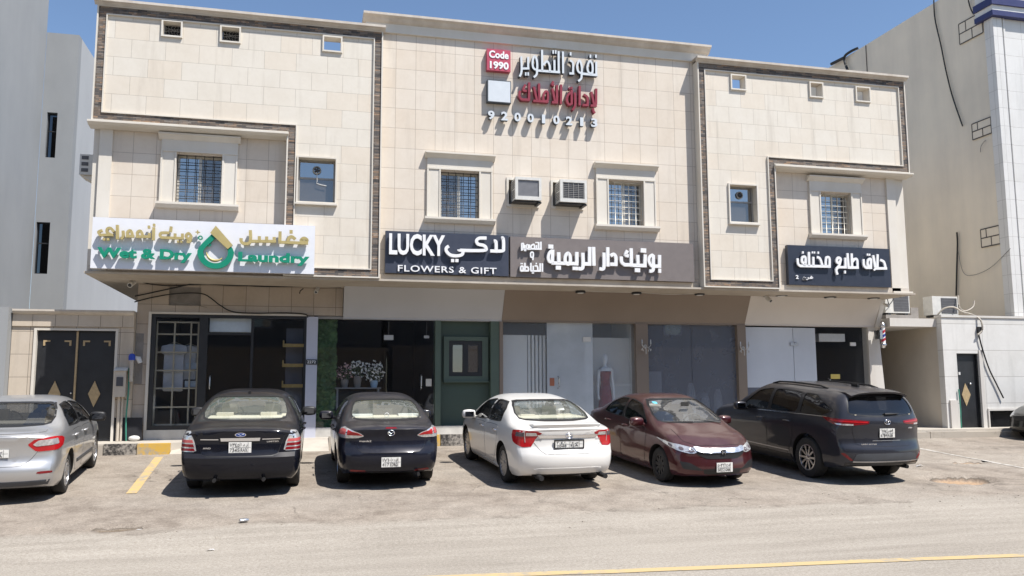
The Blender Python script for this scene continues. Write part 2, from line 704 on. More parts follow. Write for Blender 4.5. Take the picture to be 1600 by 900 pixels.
def worn_paint(name, col, wear=0.5, under=(0.33, 0.30, 0.255), scale=9):
    m, nt, b = new_mat(name)
    co = objco(nt)
    n = noise(nt, scale, 6, 0.68, co)
    n2 = noise(nt, 1.6, 3, 0.5, co)
    f = math_node(nt, 'ADD', math_node(nt, 'MULTIPLY', n.outputs['Fac'], 0.65), math_node(nt, 'MULTIPLY', n2.outputs['Fac'], 0.35))
    r = ramp(nt, f, [(wear - 0.08, under), (wear + 0.06, col)])
    lk(nt, r.outputs['Color'], b.inputs['Base Color'])
    b.inputs['Roughness'].default_value = 0.85
    b.inputs['Specular IOR Level'].default_value = 0.25
    bump(nt, b, noise(nt, 70, 3, 0.6, co).outputs['Fac'], 0.3, 0.004)
    MATS[name] = m
    return m


worn_paint('yellow_line', (0.52, 0.39, 0.20), 0.44)
worn_paint('yellow_stripe', (0.57, 0.40, 0.165), 0.47)
worn_paint('white_line', (0.58, 0.55, 0.50), 0.52)


def strip(name, p, q, w, mat, n=40):
    """painted line laid 4 mm over the ground"""
    p, q = Vector((*p, 0)), Vector((*q, 0))
    d = (q - p).normalized()
    s_ = Vector((-d.y, d.x, 0)) * w / 2
    m = MB()
    prev = None
    for k in range(n + 1):
        c = p.lerp(q, k / n)
        row = []
        for j in range(4):
            v = c + s_ * (1 - 2 * j / 3)
            row.append(m.bm.verts.new((v.x, v.y, ground_z(v.x, v.y) + 0.006)))
        if prev:
            for j in range(3):
                m.bm.faces.new((prev[j], row[j], row[j + 1], prev[j + 1]))
        prev = row
    bmesh.ops.recalc_face_normals(m.bm, faces=m.bm.faces)
    if m.bm.faces and m.bm.faces[0].normal.z < 0:
        bmesh.ops.reverse_faces(m.bm, faces=m.bm.faces)
    return struct(name, m, MATS[mat])


strip('road_marking', (1.0, 8.83), (14.0, 7.72), 0.17, 'yellow_line', 140)
strip('parking_line', (-2.90, 19.0), (-2.66, 14.84), 0.16, 'yellow_stripe', 50)
strip('parking_line', (14.36, 17.7), (14.33, 14.3), 0.10, 'white_line', 40)

# kerbs and pavement
worn_paint('kerb_black', (0.045, 0.042, 0.04), 0.50, (0.34, 0.31, 0.27), 14)
worn_paint('kerb_yellow', (0.62, 0.39, 0.08), 0.49, (0.36, 0.33, 0.28), 12)
worn_paint('kerb_stone', (0.42, 0.375, 0.315), 0.40, (0.30, 0.26, 0.215), 8)
plain('paving', (0.47, 0.43, 0.37), 0.9, var=0.12, scale=3, spec=0.2, bmp=0.3)
plain('plinth', (0.52, 0.50, 0.46), 0.85, var=0.12, scale=4, spec=0.2)


def kerb(x0, x1, y0, mat, zt=0.79, n=1, d=0.17):
    for k in range(n):
        zt_, y_ = zt + random.uniform(-0.018, 0.012) * (n > 1), y0 + random.uniform(-0.02, 0.02) * (n > 1)
        a, b = x0 + (x1 - x0) * k / n, x0 + (x1 - x0) * (k + 1) / n
        m = MB().box(a + 0.006, b - 0.006, y_, y_ + d, 0.40, zt_)
        m.bevel(0.022, 2)
        struct('kerb', m, MATS[mat], 50)


kerb(-9.3, -4.06, 19.38, 'kerb_stone', n=6)
kerb(-4.06, -3.41, 19.38, 'kerb_black')
kerb(-3.41, -2.76, 19.38, 'kerb_yellow')
kerb(0.55, 2.45, 20.22, 'kerb_stone', 0.83, n=3)
kerb(2.45, 3.16, 20.22, 'kerb_yellow', 0.83)
kerb(3.16, 3.9, 20.22, 'kerb_black', 0.83)
kerb(3.9, 4.6, 20.22, 'kerb_yellow', 0.83)
kerb(4.6, 9.4, 20.0, 'kerb_stone', 0.82, n=5)
kerb(9.4, 24.0, 19.45, 'kerb_stone', 0.72, n=13)
pv = MB()
pv.prism([(-9.3, 19.55), (-2.76, 19.55), (-1.9, 20.25), (0.5, 20.25), (0.5, 20.38), (4.6, 20.38), (4.6, 20.16), (9.4, 20.16), (9.4, 19.62), (26, 19.62), (26, 26.0), (-9.3, 26.0)], 'z', 0.35, 0.785)
struct('pavement', pv, MATS['paving'])
# dropped kerb: concrete ramp from the parking strip to the pavement
dr = MB().prism([(19.30, 0.30), (19.30, 0.565), (20.3, 0.79), (20.3, 0.30)], 'x', -2.75, 0.54)
struct('kerb_ramp', dr, MATS['paving'])
# ------------------------------------------------------------------ stone and plaster
def tile_mat(name, w, h, base, alt, offset, mortar=(0.20, 0.165, 0.13), msize=0.006, squash=1.0, rough=0.55, stain=0.10, zoff=0.0, xoff=0.0):
    m, nt, b = new_mat(name)
    co = objco(nt)
    sep = nt.nodes.new('ShaderNodeSeparateXYZ')
    lk(nt, co, sep.inputs[0])
    cmb = nt.nodes.new('ShaderNodeCombineXYZ')
    lk(nt, math_node(nt, 'ADD', math_node(nt, 'ADD', sep.outputs['X'], sep.outputs['Y']), xoff), cmb.inputs[0])
    lk(nt, math_node(nt, 'ADD', sep.outputs['Z'], zoff), cmb.inputs[1])
    br = nt.nodes.new('ShaderNodeTexBrick')
    br.offset = offset
    br.inputs['Scale'].default_value = 1.0
    br.inputs['Brick Width'].default_value = w
    br.inputs['Row Height'].default_value = h
    br.inputs['Mortar Size'].default_value = msize
    br.inputs['Mortar Smooth'].default_value = 0.2
    br.inputs['Bias'].default_value = -0.35
    br.inputs['Color1'].default_value = (*base, 1)
    br.inputs['Color2'].default_value = (*alt, 1)
    br.inputs['Mortar'].default_value = (*mortar, 1)
    lk(nt, cmb.outputs[0], br.inputs['Vector'])
    n = noise(nt, 1.6, 6, 0.62, co)
    n2 = noise(nt, 14, 4, 0.6, co)
    st = ramp(nt, n.outputs['Fac'], [(0.3, (0.5 - stain,) * 3), (0.62, (0.5 + stain * 0.6,) * 3)])
    c = mixc(nt, 0.55, br.outputs['Color'], st.outputs['Color'], 'SOFT_LIGHT')
    s2 = ramp(nt, n2.outputs['Fac'], [(0.3, (0.46,) * 3), (0.7, (0.54,) * 3)])
    c = mixc(nt, 0.6, c, s2.outputs['Color'], 'SOFT_LIGHT')
    mp = nt.nodes.new('ShaderNodeMapping')
    mp.inputs['Scale'].default_value = (3.2, 3.2, 0.28)
    lk(nt, co, mp.inputs['Vector'])
    run = ramp(nt, noise(nt, 1.0, 5, 0.65, mp.outputs[0]).outputs['Fac'], [(0.54, (0, 0, 0)), (0.74, (1, 1, 1))])
    c = mixc(nt, math_node(nt, 'MULTIPLY', run.outputs['Color'], 0.40), c, tuple(v * 0.62 for v in alt))
    lk(nt, c, b.inputs['Base Color'])
    b.inputs['Roughness'].default_value = rough
    b.inputs['Specular IOR Level'].default_value = 0.35
    bump(nt, b, math_node(nt, 'SUBTRACT', 1.0, br.outputs['Fac']), 0.35, 0.006)
    MATS[name] = m
    return m


tile_mat('tile_running', 0.70, 0.42, (0.675, 0.625, 0.54), (0.665, 0.58, 0.47), 0.5, (0.45, 0.40, 0.335), 0.005, zoff=0.05)
tile_mat('tile_stack', 0.475, 0.485, (0.655, 0.585, 0.495), (0.635, 0.545, 0.44), 0.0, (0.37, 0.305, 0.245), 0.005, zoff=0.02, xoff=0.1)
tile_mat('tile_low', 0.52, 0.46, (0.50, 0.43, 0.355), (0.47, 0.385, 0.30), 0.0, zoff=0.12, xoff=0.2)
tile_mat('tile_white', 0.95, 0.56, (0.66, 0.65, 0.625), (0.60, 0.59, 0.56), 0.0, (0.42, 0.405, 0.38), 0.006)
tile_mat('tile_wall', 3.1, 0.74, (0.66, 0.645, 0.61), (0.62, 0.60, 0.555), 0.0, (0.40, 0.38, 0.35), 0.008, stain=0.16)
tile_mat('tile_gate', 0.46, 0.50, (0.55, 0.475, 0.385), (0.53, 0.45, 0.35), 0.0, zoff=0.08)


def slate_mat():
    m, nt, b = new_mat('slate_band')
    co = objco(nt)
    sep = nt.nodes.new('ShaderNodeSeparateXYZ')
    lk(nt, co, sep.inputs[0])
    cmb = nt.nodes.new('ShaderNodeCombineXYZ')
    lk(nt, math_node(nt, 'ADD', sep.outputs['X'], sep.outputs['Y']), cmb.inputs[0])
    lk(nt, sep.outputs['Z'], cmb.inputs[1])
    br = nt.nodes.new('ShaderNodeTexBrick')
    br.offset = 0.37
    for k, v in (('Scale', 1.0), ('Brick Width', 0.19), ('Row Height', 0.038), ('Mortar Size', 0.003), ('Bias', 0.0)):
        br.inputs[k].default_value = v
    br.inputs['Color1'].default_value = (0, 0, 0, 1)
    br.inputs['Color2'].default_value = (1, 1, 1, 1)
    br.inputs['Mortar'].default_value = (0, 0, 0, 1)
    lk(nt, cmb.outputs[0], br.inputs['Vector'])
    n = noise(nt, 5, 5, 0.7, co)
    f = math_node(nt, 'ADD', math_node(nt, 'MULTIPLY', br.outputs['Color'], 0.55), math_node(nt, 'MULTIPLY', n.outputs['Fac'], 0.55))
    c = ramp(nt, f, [(0.18, (0.03, 0.028, 0.027)), (0.36, (0.10, 0.09, 0.085)), (0.5, (0.17, 0.125, 0.09)), (0.66, (0.20, 0.18, 0.16)), (0.82, (0.30, 0.19, 0.115)), (0.95, (0.52, 0.48, 0.43))])
    lk(nt, c.outputs['Color'], b.inputs['Base Color'])
    b.inputs['Roughness'].default_value = 0.85
    bump(nt, b, f, 0.8, 0.02)
    MATS['slate_band'] = m


slate_mat()


def streaked(name, col, col2, rough=0.8, amount=0.5, sx=3.0, sz=0.35):
    """plaster with run-down stains"""
    m, nt, b = new_mat(name)
    co = objco(nt)
    mp = nt.nodes.new('ShaderNodeMapping')
    mp.inputs['Scale'].default_value = (sx, sx, sz)
    lk(nt, co, mp.inputs['Vector'])
    n = noise(nt, 1.0, 6, 0.6, mp.outputs[0])
    n2 = noise(nt, 0.5, 5, 0.6, co)
    f = math_node(nt, 'ADD', math_node(nt, 'MULTIPLY', n.outputs['Fac'], 0.55), math_node(nt, 'MULTIPLY', n2.outputs['Fac'], 0.45))
    r = ramp(nt, f, [(0.5 - 0.22 * amount - 0.04, col2), (0.5 + 0.12, col)])
    lk(nt, r.outputs['Color'], b.inputs['Base Color'])
    b.inputs['Roughness'].default_value = rough
    b.inputs['Specular IOR Level'].default_value = 0.25
    bump(nt, b, noise(nt, 22, 4, 0.6, co).outputs['Fac'], 0.25, 0.006)
    MATS[name] = m
    return m


streaked('trim_stone', (0.68, 0.64, 0.57), (0.61, 0.56, 0.475), 0.6, 0.6, 2.0, 1.0)
streaked('cornice_stone', (0.60, 0.55, 0.48), (0.42, 0.36, 0.30), 0.65, 0.8, 4.0, 0.8)
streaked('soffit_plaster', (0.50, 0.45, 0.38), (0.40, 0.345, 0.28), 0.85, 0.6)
streaked('concrete_wall', (0.80, 0.72, 0.59), (0.60, 0.545, 0.46), 0.9, 1.0, 1.1, 0.16)
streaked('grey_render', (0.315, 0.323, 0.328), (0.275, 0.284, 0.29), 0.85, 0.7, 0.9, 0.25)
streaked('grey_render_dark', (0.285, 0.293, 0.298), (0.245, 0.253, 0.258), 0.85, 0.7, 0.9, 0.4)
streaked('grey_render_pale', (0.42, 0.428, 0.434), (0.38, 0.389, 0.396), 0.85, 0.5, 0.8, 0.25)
streaked('white_render', (0.66, 0.64, 0.60), (0.50, 0.46, 0.41), 0.8, 0.8, 1.4, 0.3)
streaked('alley_plaster', (0.60, 0.54, 0.45), (0.46, 0.40, 0.33), 0.85, 0.7, 1.0, 0.5)
plain('panel_grey', (0.46, 0.46, 0.47), 0.42, var=0.05, scale=0.8)
plain('panel_brown', (0.235, 0.185, 0.145), 0.42, var=0.06, scale=0.8)
plain('panel_white', (0.62, 0.58, 0.54), 0.42, var=0.05, scale=0.8)
plain('pier_white', (0.52, 0.53, 0.60), 0.55, var=0.06, scale=1.5)
plain('green_paint', (0.052, 0.082, 0.062), 0.5, var=0.08, scale=2)
plain('green_paint_pale', (0.088, 0.125, 0.095), 0.5, var=0.08, scale=2)
plain('black_metal', (0.018, 0.019, 0.021), 0.45, var=0.2)
plain('gold_metal', (0.42, 0.30, 0.11), 0.35, metal=0.6, var=0.15)
plain('gold_paint', (0.42, 0.31, 0.17), 0.5, var=0.15, scale=18)
plain('alu_frame', (0.60, 0.57, 0.50), 0.4, metal=0.3)
plain('grey_frame', (0.30, 0.29, 0.27), 0.5, metal=0.2)
plain('steel', (0.62, 0.62, 0.63), 0.28, metal=1.0, var=0.05)
plain('room_dark', (0.02, 0.02, 0.022), 0.9)
plain('room_curtain', (0.16, 0.15, 0.16), 0.9, var=0.3, scale=3)
plain('shop_dark', (0.055, 0.057, 0.062), 0.8, var=0.15, scale=1)
plain('shop_black', (0.016, 0.016, 0.020), 0.8, var=0.2, scale=1)
plain('shop_white', (0.82, 0.82, 0.80), 0.7, var=0.04, scale=1)
plain('shop_pale', (0.70, 0.70, 0.68), 0.8, var=0.06, scale=1)
plain('shop_slate', (0.12, 0.13, 0.16), 0.7, var=0.08, scale=1)
plain('bare_block', (0.26, 0.24, 0.22), 0.9, var=0.2, scale=5, bmp=0.4)
plain('white_plastic', (0.66, 0.65, 0.62), 0.5, var=0.06)
plain('frosted_panel', (0.58, 0.62, 0.68), 0.22, var=0.05, scale=1)
glass('window_glass', (0.30, 0.32, 0.34), 0.30, 1.4, veil=(0.3, 0.29, 0.27), veilw=0.10)
glass('shop_glass_dark', (0.90, 0.92, 0.94), 0.015, 0.8, veil=(0.26, 0.27, 0.30), veilw=0.03)
glass('shop_glass_pale', (0.80, 0.85, 0.88), 0.05, 1.0, veil=(0.66, 0.72, 0.77), veilw=0.78)  # pale matt share paints the bright room and sky reflection into the pane
glass('shop_glass_clear', (0.94, 0.96, 0.97), 0.03, 0.9, veil=(0.60, 0.66, 0.72), veilw=0.18)  # weaker share of the same painted room light and reflection
glass('shop_glass_slate', (0.70, 0.75, 0.82), 0.05, 1.0, veil=(0.22, 0.245, 0.30), veilw=0.6)  # slate matt share paints the dark street reflection into the pane
glass('window_glass_dim', (0.45, 0.46, 0.48), 0.10, 1.2, veil=(0.22, 0.20, 0.18), veilw=0.35)
glass('slit_glass', (0.10, 0.11, 0.12), 0.0, 0.3)
glass('green_glass', (0.2, 0.2, 0.2), 0.30, 1.5)


def wall_holes(m, x0, x1, z0, z1, y0, y1, holes, mi=0):
    """slab in the xz plane with rectangular openings, closed round every edge"""
    X = sorted({x0, x1} | {v for h in holes for v in h[:2] if x0 < v < x1})
    Z = sorted({z0, z1} | {v for h in holes for v in h[2:] if z0 < v < z1})

    def solid(i, k):
        if i < 0 or k < 0 or i >= len(X) - 1 or k >= len(Z) - 1:
            return False
        cx, cz = (X[i] + X[i + 1]) / 2, (Z[k] + Z[k + 1]) / 2
        return not any(h[0] < cx < h[1] and h[2] < cz < h[3] for h in holes)
    for i in range(len(X) - 1):
        for k in range(len(Z) - 1):
            if not solid(i, k):
                continue
            a, b, c, d = X[i], X[i + 1], Z[k], Z[k + 1]
            m.quad((a, y0, c), (b, y0, c), (b, y0, d), (a, y0, d), mi)
            m.quad((b, y1, c), (a, y1, c), (a, y1, d), (b, y1, d), mi)
            if not solid(i - 1, k):
                m.quad((a, y1, c), (a, y0, c), (a, y0, d), (a, y1, d), mi)
            if not solid(i + 1, k):
                m.quad((b, y0, c), (b, y1, c), (b, y1, d), (b, y0, d), mi)
            if not solid(i, k - 1):
                m.quad((a, y1, c), (b, y1, c), (b, y0, c), (a, y0, c), mi)
            if not solid(i, k + 1):
                m.quad((a, y0, d), (b, y0, d), (b, y1, d), (a, y1, d), mi)
    return m


def shrink(poly, d):
    return grow_(poly, -d)


def grow_(poly, d):
    n = len(poly)
    area = sum(poly[i][0] * poly[(i + 1) % n][1] - poly[(i + 1) % n][0] * poly[i][1] for i in range(n))
    sg = 1 if area > 0 else -1
    out = []
    for i in range(n):
        p0, p1, p2 = Vector(poly[i - 1]), Vector(poly[i]), Vector(poly[(i + 1) % n])
        e1, e2 = (p1 - p0).normalized(), (p2 - p1).normalized()
        n1, n2 = Vector((e1.y, -e1.x)) * sg, Vector((e2.y, -e2.x)) * sg
        out.append((p1.x + (n1.x + n2.x) * d, p1.y + (n1.y + n2.y) * d))
    return out


XC = 5.59                               # axis of the symmetrical front


def mir(poly):
    return [(2 * XC - x, z) for x, z in poly][::-1]


YW, YC, YG = 19.20, 19.45, 20.80        # projecting wings, main front, ground floor
shop = thing('shop_building', 'two-storey cream stone building with dark stone bands over a row of shop fronts', 'building', (XC, YW, 0.78))

# main front with two barred windows and two openings for window coolers
up = MB()
wall_holes(up, 1.581, 9.60, 4.43, 10.345, YC, YC + 0.25, [(3.0, 3.93, 5.92, 7.05), (7.21, 8.14, 5.92, 7.05), (4.66, 5.36, 6.33, 6.93), (5.77, 6.50, 6.33, 6.93)])
up.build('upper_wall', MATS['tile_stack'], shop)
pa = MB()
pa.box(1.18, 9.98, YC - 0.06, YC + 0.35, 10.345, 10.56)
pa.build('parapet', MATS['trim_stone'], shop)
co_ = MB()
co_.prism([(YC - 0.06, 10.56), (YC - 0.12, 10.60), (YC - 0.17, 10.66), (YC - 0.24, 10.70), (YC - 0.24, 10.755), (YC + 0.40, 10.755), (YC + 0.40, 10.56)], 'x', 1.12, 10.04)
co_.build('cornice', MATS['cornice_stone'], shop)

L = [(-4.60, 10.27), (-4.60, 7.66), (-0.54, 7.66), (-0.54, 4.41), (1.58, 4.41), (1.58, 10.27)]
VENTS = {0: [(-3.25, -2.88, 9.71, 10.03), (-2.02, -1.64, 9.70, 10.02), (0.23, 0.61, 9.69, 10.01)],
         1: [(10.57, 10.95, 9.63, 9.98), (12.87, 13.22, 9.61, 9.97), (14.27, 14.66, 9.60, 9.96)]}
SMALL = {0: (-0.27, 0.55, 6.11, 7.12), 1: (10.40, 11.16, 6.11, 7.07)}
for k in (0, 1):
    f = (lambda p: p) if k == 0 else mir
    a, b = sorted((f([(-4.6, 0)])[0][0], f([(1.58, 0)])[0][0]))
    r0, r1 = sorted((f([(-4.7, 0)])[0][0], f([(-0.54, 0)])[0][0]))
    m = MB()
    inn = shrink(f(L), 0.215)
    xa_, xb_ = min(p[0] for p in inn), max(p[0] for p in inn)
    za_, zb_ = min(p[1] for p in inn), max(p[1] for p in inn)
    c0, c1 = (xa_ - 1, -0.54 + 0.215) if k == 0 else (2 * XC + 0.54 - 0.215, xb_ + 1)
    wall_holes(m, xa_, xb_, za_, zb_, YW + 0.02, YC - 0.005, VENTS[k] + [SMALL[k], (c0, c1, 0, 7.66 + 0.215)])
    m.build('wing_wall', MATS['tile_running'], shop)
    o = f(L)
    MB().ring(o, shrink(o, 0.03), 'y', YW - 0.035, YC - 0.005).build('band_trim', MATS['trim_stone'], shop)
    MB().ring(shrink(o, 0.03), shrink(o, 0.19), 'y', YW - 0.005, YC - 0.006).build('stone_band', MATS['slate_band'], shop)
    MB().ring(shrink(o, 0.19), shrink(o, 0.215), 'y', YW - 0.03, YC - 0.007).build('band_trim', MATS['trim_stone'], shop)
    # thick parapet behind the front skin, vents cut through both
    back = MB()
    wall_holes(back, a + 0.01, b - 0.01, 7.70, 10.34, YC - 0.004, YC + 0.02, VENTS[k])
    back.build('parapet_back', MATS['soffit_plaster'], shop)
    # crowning cornice and the ledge under the frieze
    cr = MB().prism([(YW - 0.037, 10.25), (YW - 0.07, 10.275), (YW - 0.10, 10.30), (YW - 0.15, 10.315), (YW - 0.15, 10.37), (YC + 0.05, 10.37), (YC + 0.05, 10.346), (YW - 0.037, 10.346)], 'x', a - 0.05 + (0.0 if k == 0 else 0.0), b + 0.05)
    cr.build('cornice', MATS['cornice_stone'], shop)
    q0, q1 = (-4.66, -0.50) if k == 0 else (2 * XC + 0.50, 2 * XC + 4.66)
    MB().prism([(YW - 0.10, 7.66), (YW - 0.10, 7.62), (YW - 0.02, 7.575), (YC + 0.0, 7.55), (YC + 0.0, 7.659), (YW - 0.047, 7.659)], 'x', q0, q1).build('ledge', MATS['trim_stone'], shop)
    # recessed wall under the frieze
    w = MB()
    hole = (-2.88, -1.92, 5.99, 7.10) if k == 0 else (13.16, 14.08, 5.94, 7.05)
    s0, s1 = (-4.45, -0.54) if k == 0 else (2 * XC + 0.54, 2 * XC + 4.25)
    wall_holes(w, s0, s1, 4.43, 7.70, YC, YC + 0.25, [hole])
    w.build('recess_wall', MATS['tile_stack'], shop)
    st = MB().box(*((-4.46, -4.20) if k == 0 else (15.20, 15.46)), YC - 0.05, YC, 4.43, 7.56)
    st.build('corner_pilaster', MATS['trim_stone'], shop)
    # vent openings: raised surround
    for v in VENTS[k] + [SMALL[k]]:
        z_ = (v[0] - 0.035, v[1] + 0.035, v[2] - 0.035, v[3] + 0.035)
        R4 = lambda q: [(q[0], q[2]), (q[1], q[2]), (q[1], q[3]), (q[0], q[3])]
        MB().ring(R4(z_), R4(v), 'y', YW - 0.03, YW + 0.02).build('vent_surround', MATS['trim_stone'], shop)
    if k == 0:
        for v in VENTS[0][:2]:
            gr = MB()
            gr.box(v[0] + 0.01, v[1] - 0.01, YW + 0.21, YW + 0.22, v[2] + 0.01, v[3] - 0.01, 0)
            nx = 6
            for i in range(nx):
                x = v[0] + (v[1] - v[0]) * (i + 0.5) / nx
                zz = [v[2] + 0.02 + (v[3] - v[2] - 0.04) * j / 10 for j in range(11)]
                gr.tube([(x + 0.02 * math.sin(j * 1.9 + i), YW + 0.17, z) for j, z in enumerate(zz)], 0.007, 5, 1)
            for j in range(5):
                z = v[2] + (v[3] - v[2]) * (j + 0.5) / 5
                gr.tube([(v[0] + 0.01, YW + 0.165, z), ((v[0] + v[1]) / 2, YW + 0.165, z + 0.02 * (-1) ** j), (v[1] - 0.01, YW + 0.165, z)], 0.006, 5, 1)
            gr.build('vent_grille', [MATS['room_dark'], MATS['grey_frame']], shop)
    # side walls of the upper floor
    sx0, sx1 = (-4.59, -4.42) if k == 0 else (15.46, 15.77)
    MB().box(sx0, sx1, YC + 0.02, 31, 4.43, 10.33).build('side_wall', MATS['trim_stone'], shop)

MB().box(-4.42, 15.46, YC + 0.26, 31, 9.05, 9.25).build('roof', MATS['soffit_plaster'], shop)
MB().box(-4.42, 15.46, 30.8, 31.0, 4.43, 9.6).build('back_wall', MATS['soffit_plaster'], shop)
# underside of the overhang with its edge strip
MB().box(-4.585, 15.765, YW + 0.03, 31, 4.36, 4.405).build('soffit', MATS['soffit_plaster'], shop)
ed = MB().box(-4.55, -0.56, YC - 0.04, YC - 0.001, 4.41, 4.56)
ed.build('edge_strip', MATS['cornice_stone'], shop)
MB().box(1.60, 9.58, YC - 0.05, YC - 0.001, 4.41, 4.54).build('edge_strip', MATS['soffit_plaster'], shop)
MB().box(11.75, 15.72, YC - 0.05, YC - 0.001, 4.41, 4.55).build('edge_strip', MATS['cornice_stone'], shop)
MB().box(15.2, 15.8, YC - 0.10, YC - 0.052, 4.38, 4.46).build('edge_strip', MATS['trim_stone'], shop)


def barred_window(x0, x1, z0, z1, yw, grille, hood, k, blind):
    """opening with surround, sliding frame, two panes and a bar grille"""
    m = MB()
    fy = yw + 0.14
    m.ring([(x0, z0), (x1, z0), (x1, z1), (x0, z1)], [(x0 + 0.05, z0 + 0.05), (x1 - 0.05, z0 + 0.05), (x1 - 0.05, z1 - 0.05), (x0 + 0.05, z1 - 0.05)], 'y', fy, fy + 0.07)
    xm = (x0 + x1) / 2
    m.box(xm - 0.03, xm + 0.03, fy + 0.005, fy + 0.06, z0 + 0.051, z1 - 0.051)
    w = m.build('window', MATS['alu_frame'], shop)
    for a, b, dy in ((x0 + 0.05, xm - 0.03, 0.02), (xm + 0.03, x1 - 0.05, 0.035)):
        MB().box(a, b, fy + dy, fy + dy + 0.006, z0 + 0.05, z1 - 0.05).build('pane', MATS['window_glass' if (dy < 0.03) == (k != 1) else 'window_glass_dim'], w)
    MB().box(x0 - 0.1, x1 + 0.1, yw + 0.8, yw + 0.82, z0 - 0.1, z1 + 0.1).build('room_back', MATS['room_curtain'], w)
    if blind:
        MB().box(xm + 0.02, x1 - 0.04, fy + 0.12, fy + 0.13, z0 + 0.05, z1 - 0.05).build('curtain', MATS['room_curtain'], w)
    g = MB()
    gy = yw + 0.035
    nv, nh = 5, 7
    for i in range(nv + 1):
        x = x0 + 0.012 + (x1 - x0 - 0.024) * i / nv
        g.tube([(x, gy, z0 + 0.005), (x, gy, z1 - 0.005)], 0.0085, 6)
    for j in range(nh + 1):
        z = z0 + 0.02 + (z1 - z0 - 0.04) * j / nh
        g.tube([(x0 + 0.005, gy + 0.012, z), (x1 - 0.005, gy + 0.012, z)], 0.0085, 6)
    g.build('grille', MATS[grille], w)
    # surround: two pilasters, lintel, hood, sill, each standing proud of the wall
    s = MB()
    p0, p1 = x0 - 0.31, x1 + 0.31
    e = 0.045
    for a, b in ((p0, x0 - 0.015), (x1 + 0.015, p1)):
        s.box(a, b, yw - e, yw - 0.002, z0 + 0.001, z1 + 0.06)
        s.box(a - 0.018, a + 0.022, yw - e - 0.02, yw - 0.002, z0 + 0.001, z1 + 0.08)
        s.box(b - 0.022, b + 0.012, yw - e - 0.02, yw - 0.002, z0 + 0.001, z1 + 0.03)
    s.box(p0 - 0.012, p1 + 0.012, yw - e - 0.008, yw - 0.002, z1 + 0.062, z1 + 0.30)
    s.box(p0 - 0.016, p1 + 0.016, yw - e - 0.022, yw - 0.002, z1 + 0.035, z1 + 0.075)
    s.build('surround', MATS['trim_stone'], w)
    h = MB().prism([(yw - 0.05, z1 + 0.30), (yw - 0.09, z1 + 0.335), (yw - 0.13, z1 + 0.375), (yw - hood, z1 + 0.40), (yw - hood, z1 + 0.435), (yw - 0.002, z1 + 0.435), (yw - 0.002, z1 + 0.30)], 'x', p0 - 0.07, p1 + 0.07)
    h.build('hood', MATS['trim_stone'], w)
    q = MB().prism([(yw - 0.16, z0), (yw - 0.16, z0 - 0.05), (yw - 0.09, z0 - 0.12), (yw - 0.002, z0 - 0.13), (yw - 0.002, z0)], 'x', p0 - 0.07, p1 + 0.07)
    q.build('sill', MATS['trim_stone'], w)


barred_window(-2.88, -1.92, 5.99, 7.10, YC, 'black_metal', 0.17, 0, True)
barred_window(3.0, 3.93, 5.92, 7.05, YC, 'black_metal', 0.17, 1, False)
barred_window(7.21, 8.14, 5.92, 7.05, YC, 'alu_frame', 0.17, 2, False)
barred_window(13.16, 14.08, 5.94, 7.05, YC, 'alu_frame', 0.17, 3, True)

for v in (SMALL[0], SMALL[1]):
    x0, x1, z0, z1 = v
    fy = YW + 0.19
    m = MB().ring([(x0, z0), (x1, z0), (x1, z1), (x0, z1)], [(x0 + 0.04, z0 + 0.04), (x1 - 0.04, z0 + 0.04), (x1 - 0.04, z1 - 0.04), (x0 + 0.04, z1 - 0.04)], 'y', fy, fy + 0.05)
    zm = (z0 + z1) / 2 + 0.08
    m.box(x0 + 0.041, x1 - 0.041, fy + 0.004, fy + 0.046, zm - 0.02, zm + 0.02)
    w = m.build('window', MATS['grey_frame'], shop)
    for a, b in ((z0 + 0.04, zm - 0.02), (zm + 0.02, z1 - 0.04)):
        MB().box(x0 + 0.04, x1 - 0.04, fy + 0.02, fy + 0.026, a, b).build('pane', MATS['window_glass' if a > zm else 'window_glass_dim'], w)
    MB().box(x0 - 0.1, x1 + 0.1, fy + 0.6, fy + 0.62, z0 - 0.1, z1 + 0.1).build('room_back', MATS['room_curtain'], w)
    s = MB().box(x0 - 0.05, x1 + 0.05, YW - 0.08, YW + 0.018, z0 - 0.075, z0 - 0.036)
    s.build('sill', MATS['trim_stone'], w)
    # extractor fan set in the upper pane
    fx, fz = (x0 + x1) / 2, (zm + z1) / 2 - 0.02
    fan = MB().lathe([(0.085, -0.012), (0.098, -0.03), (0.072, -0.045), (0.064, -0.02)], 'y', (fx, fy + 0.018, fz), 20, 0, closed=True)
    fan.lathe([(0.03, -0.045), (0.03, -0.01)], 'y', (fx, fy + 0.018, fz), 12, 1)
    for q in range(5):
        t = q * 2 * math.pi / 5
        fan.tube([(fx + 0.03 * math.cos(t), fy - 0.008, fz + 0.03 * math.sin(t)), (fx + 0.085 * math.cos(t), fy - 0.004, fz + 0.085 * math.sin(t))], 0.018, 5, 1)
    fan.build('extractor_fan', [MATS['grey_frame'], MATS['shop_dark']], w, 50)
    if v is SMALL[0]:
        MB().tube([(fx, fy - 0.02, fz - 0.05), (fx + 0.01, fy - 0.03, fz - 0.25), (fx + 0.0, fy - 0.03, fz - 0.31), (fx + 0.1, fy - 0.03, fz - 0.34), (fx + 0.22, fy - 0.03, fz - 0.36)], 0.007, 5).build('fan_cord', MATS['white_plastic'], w, 60)

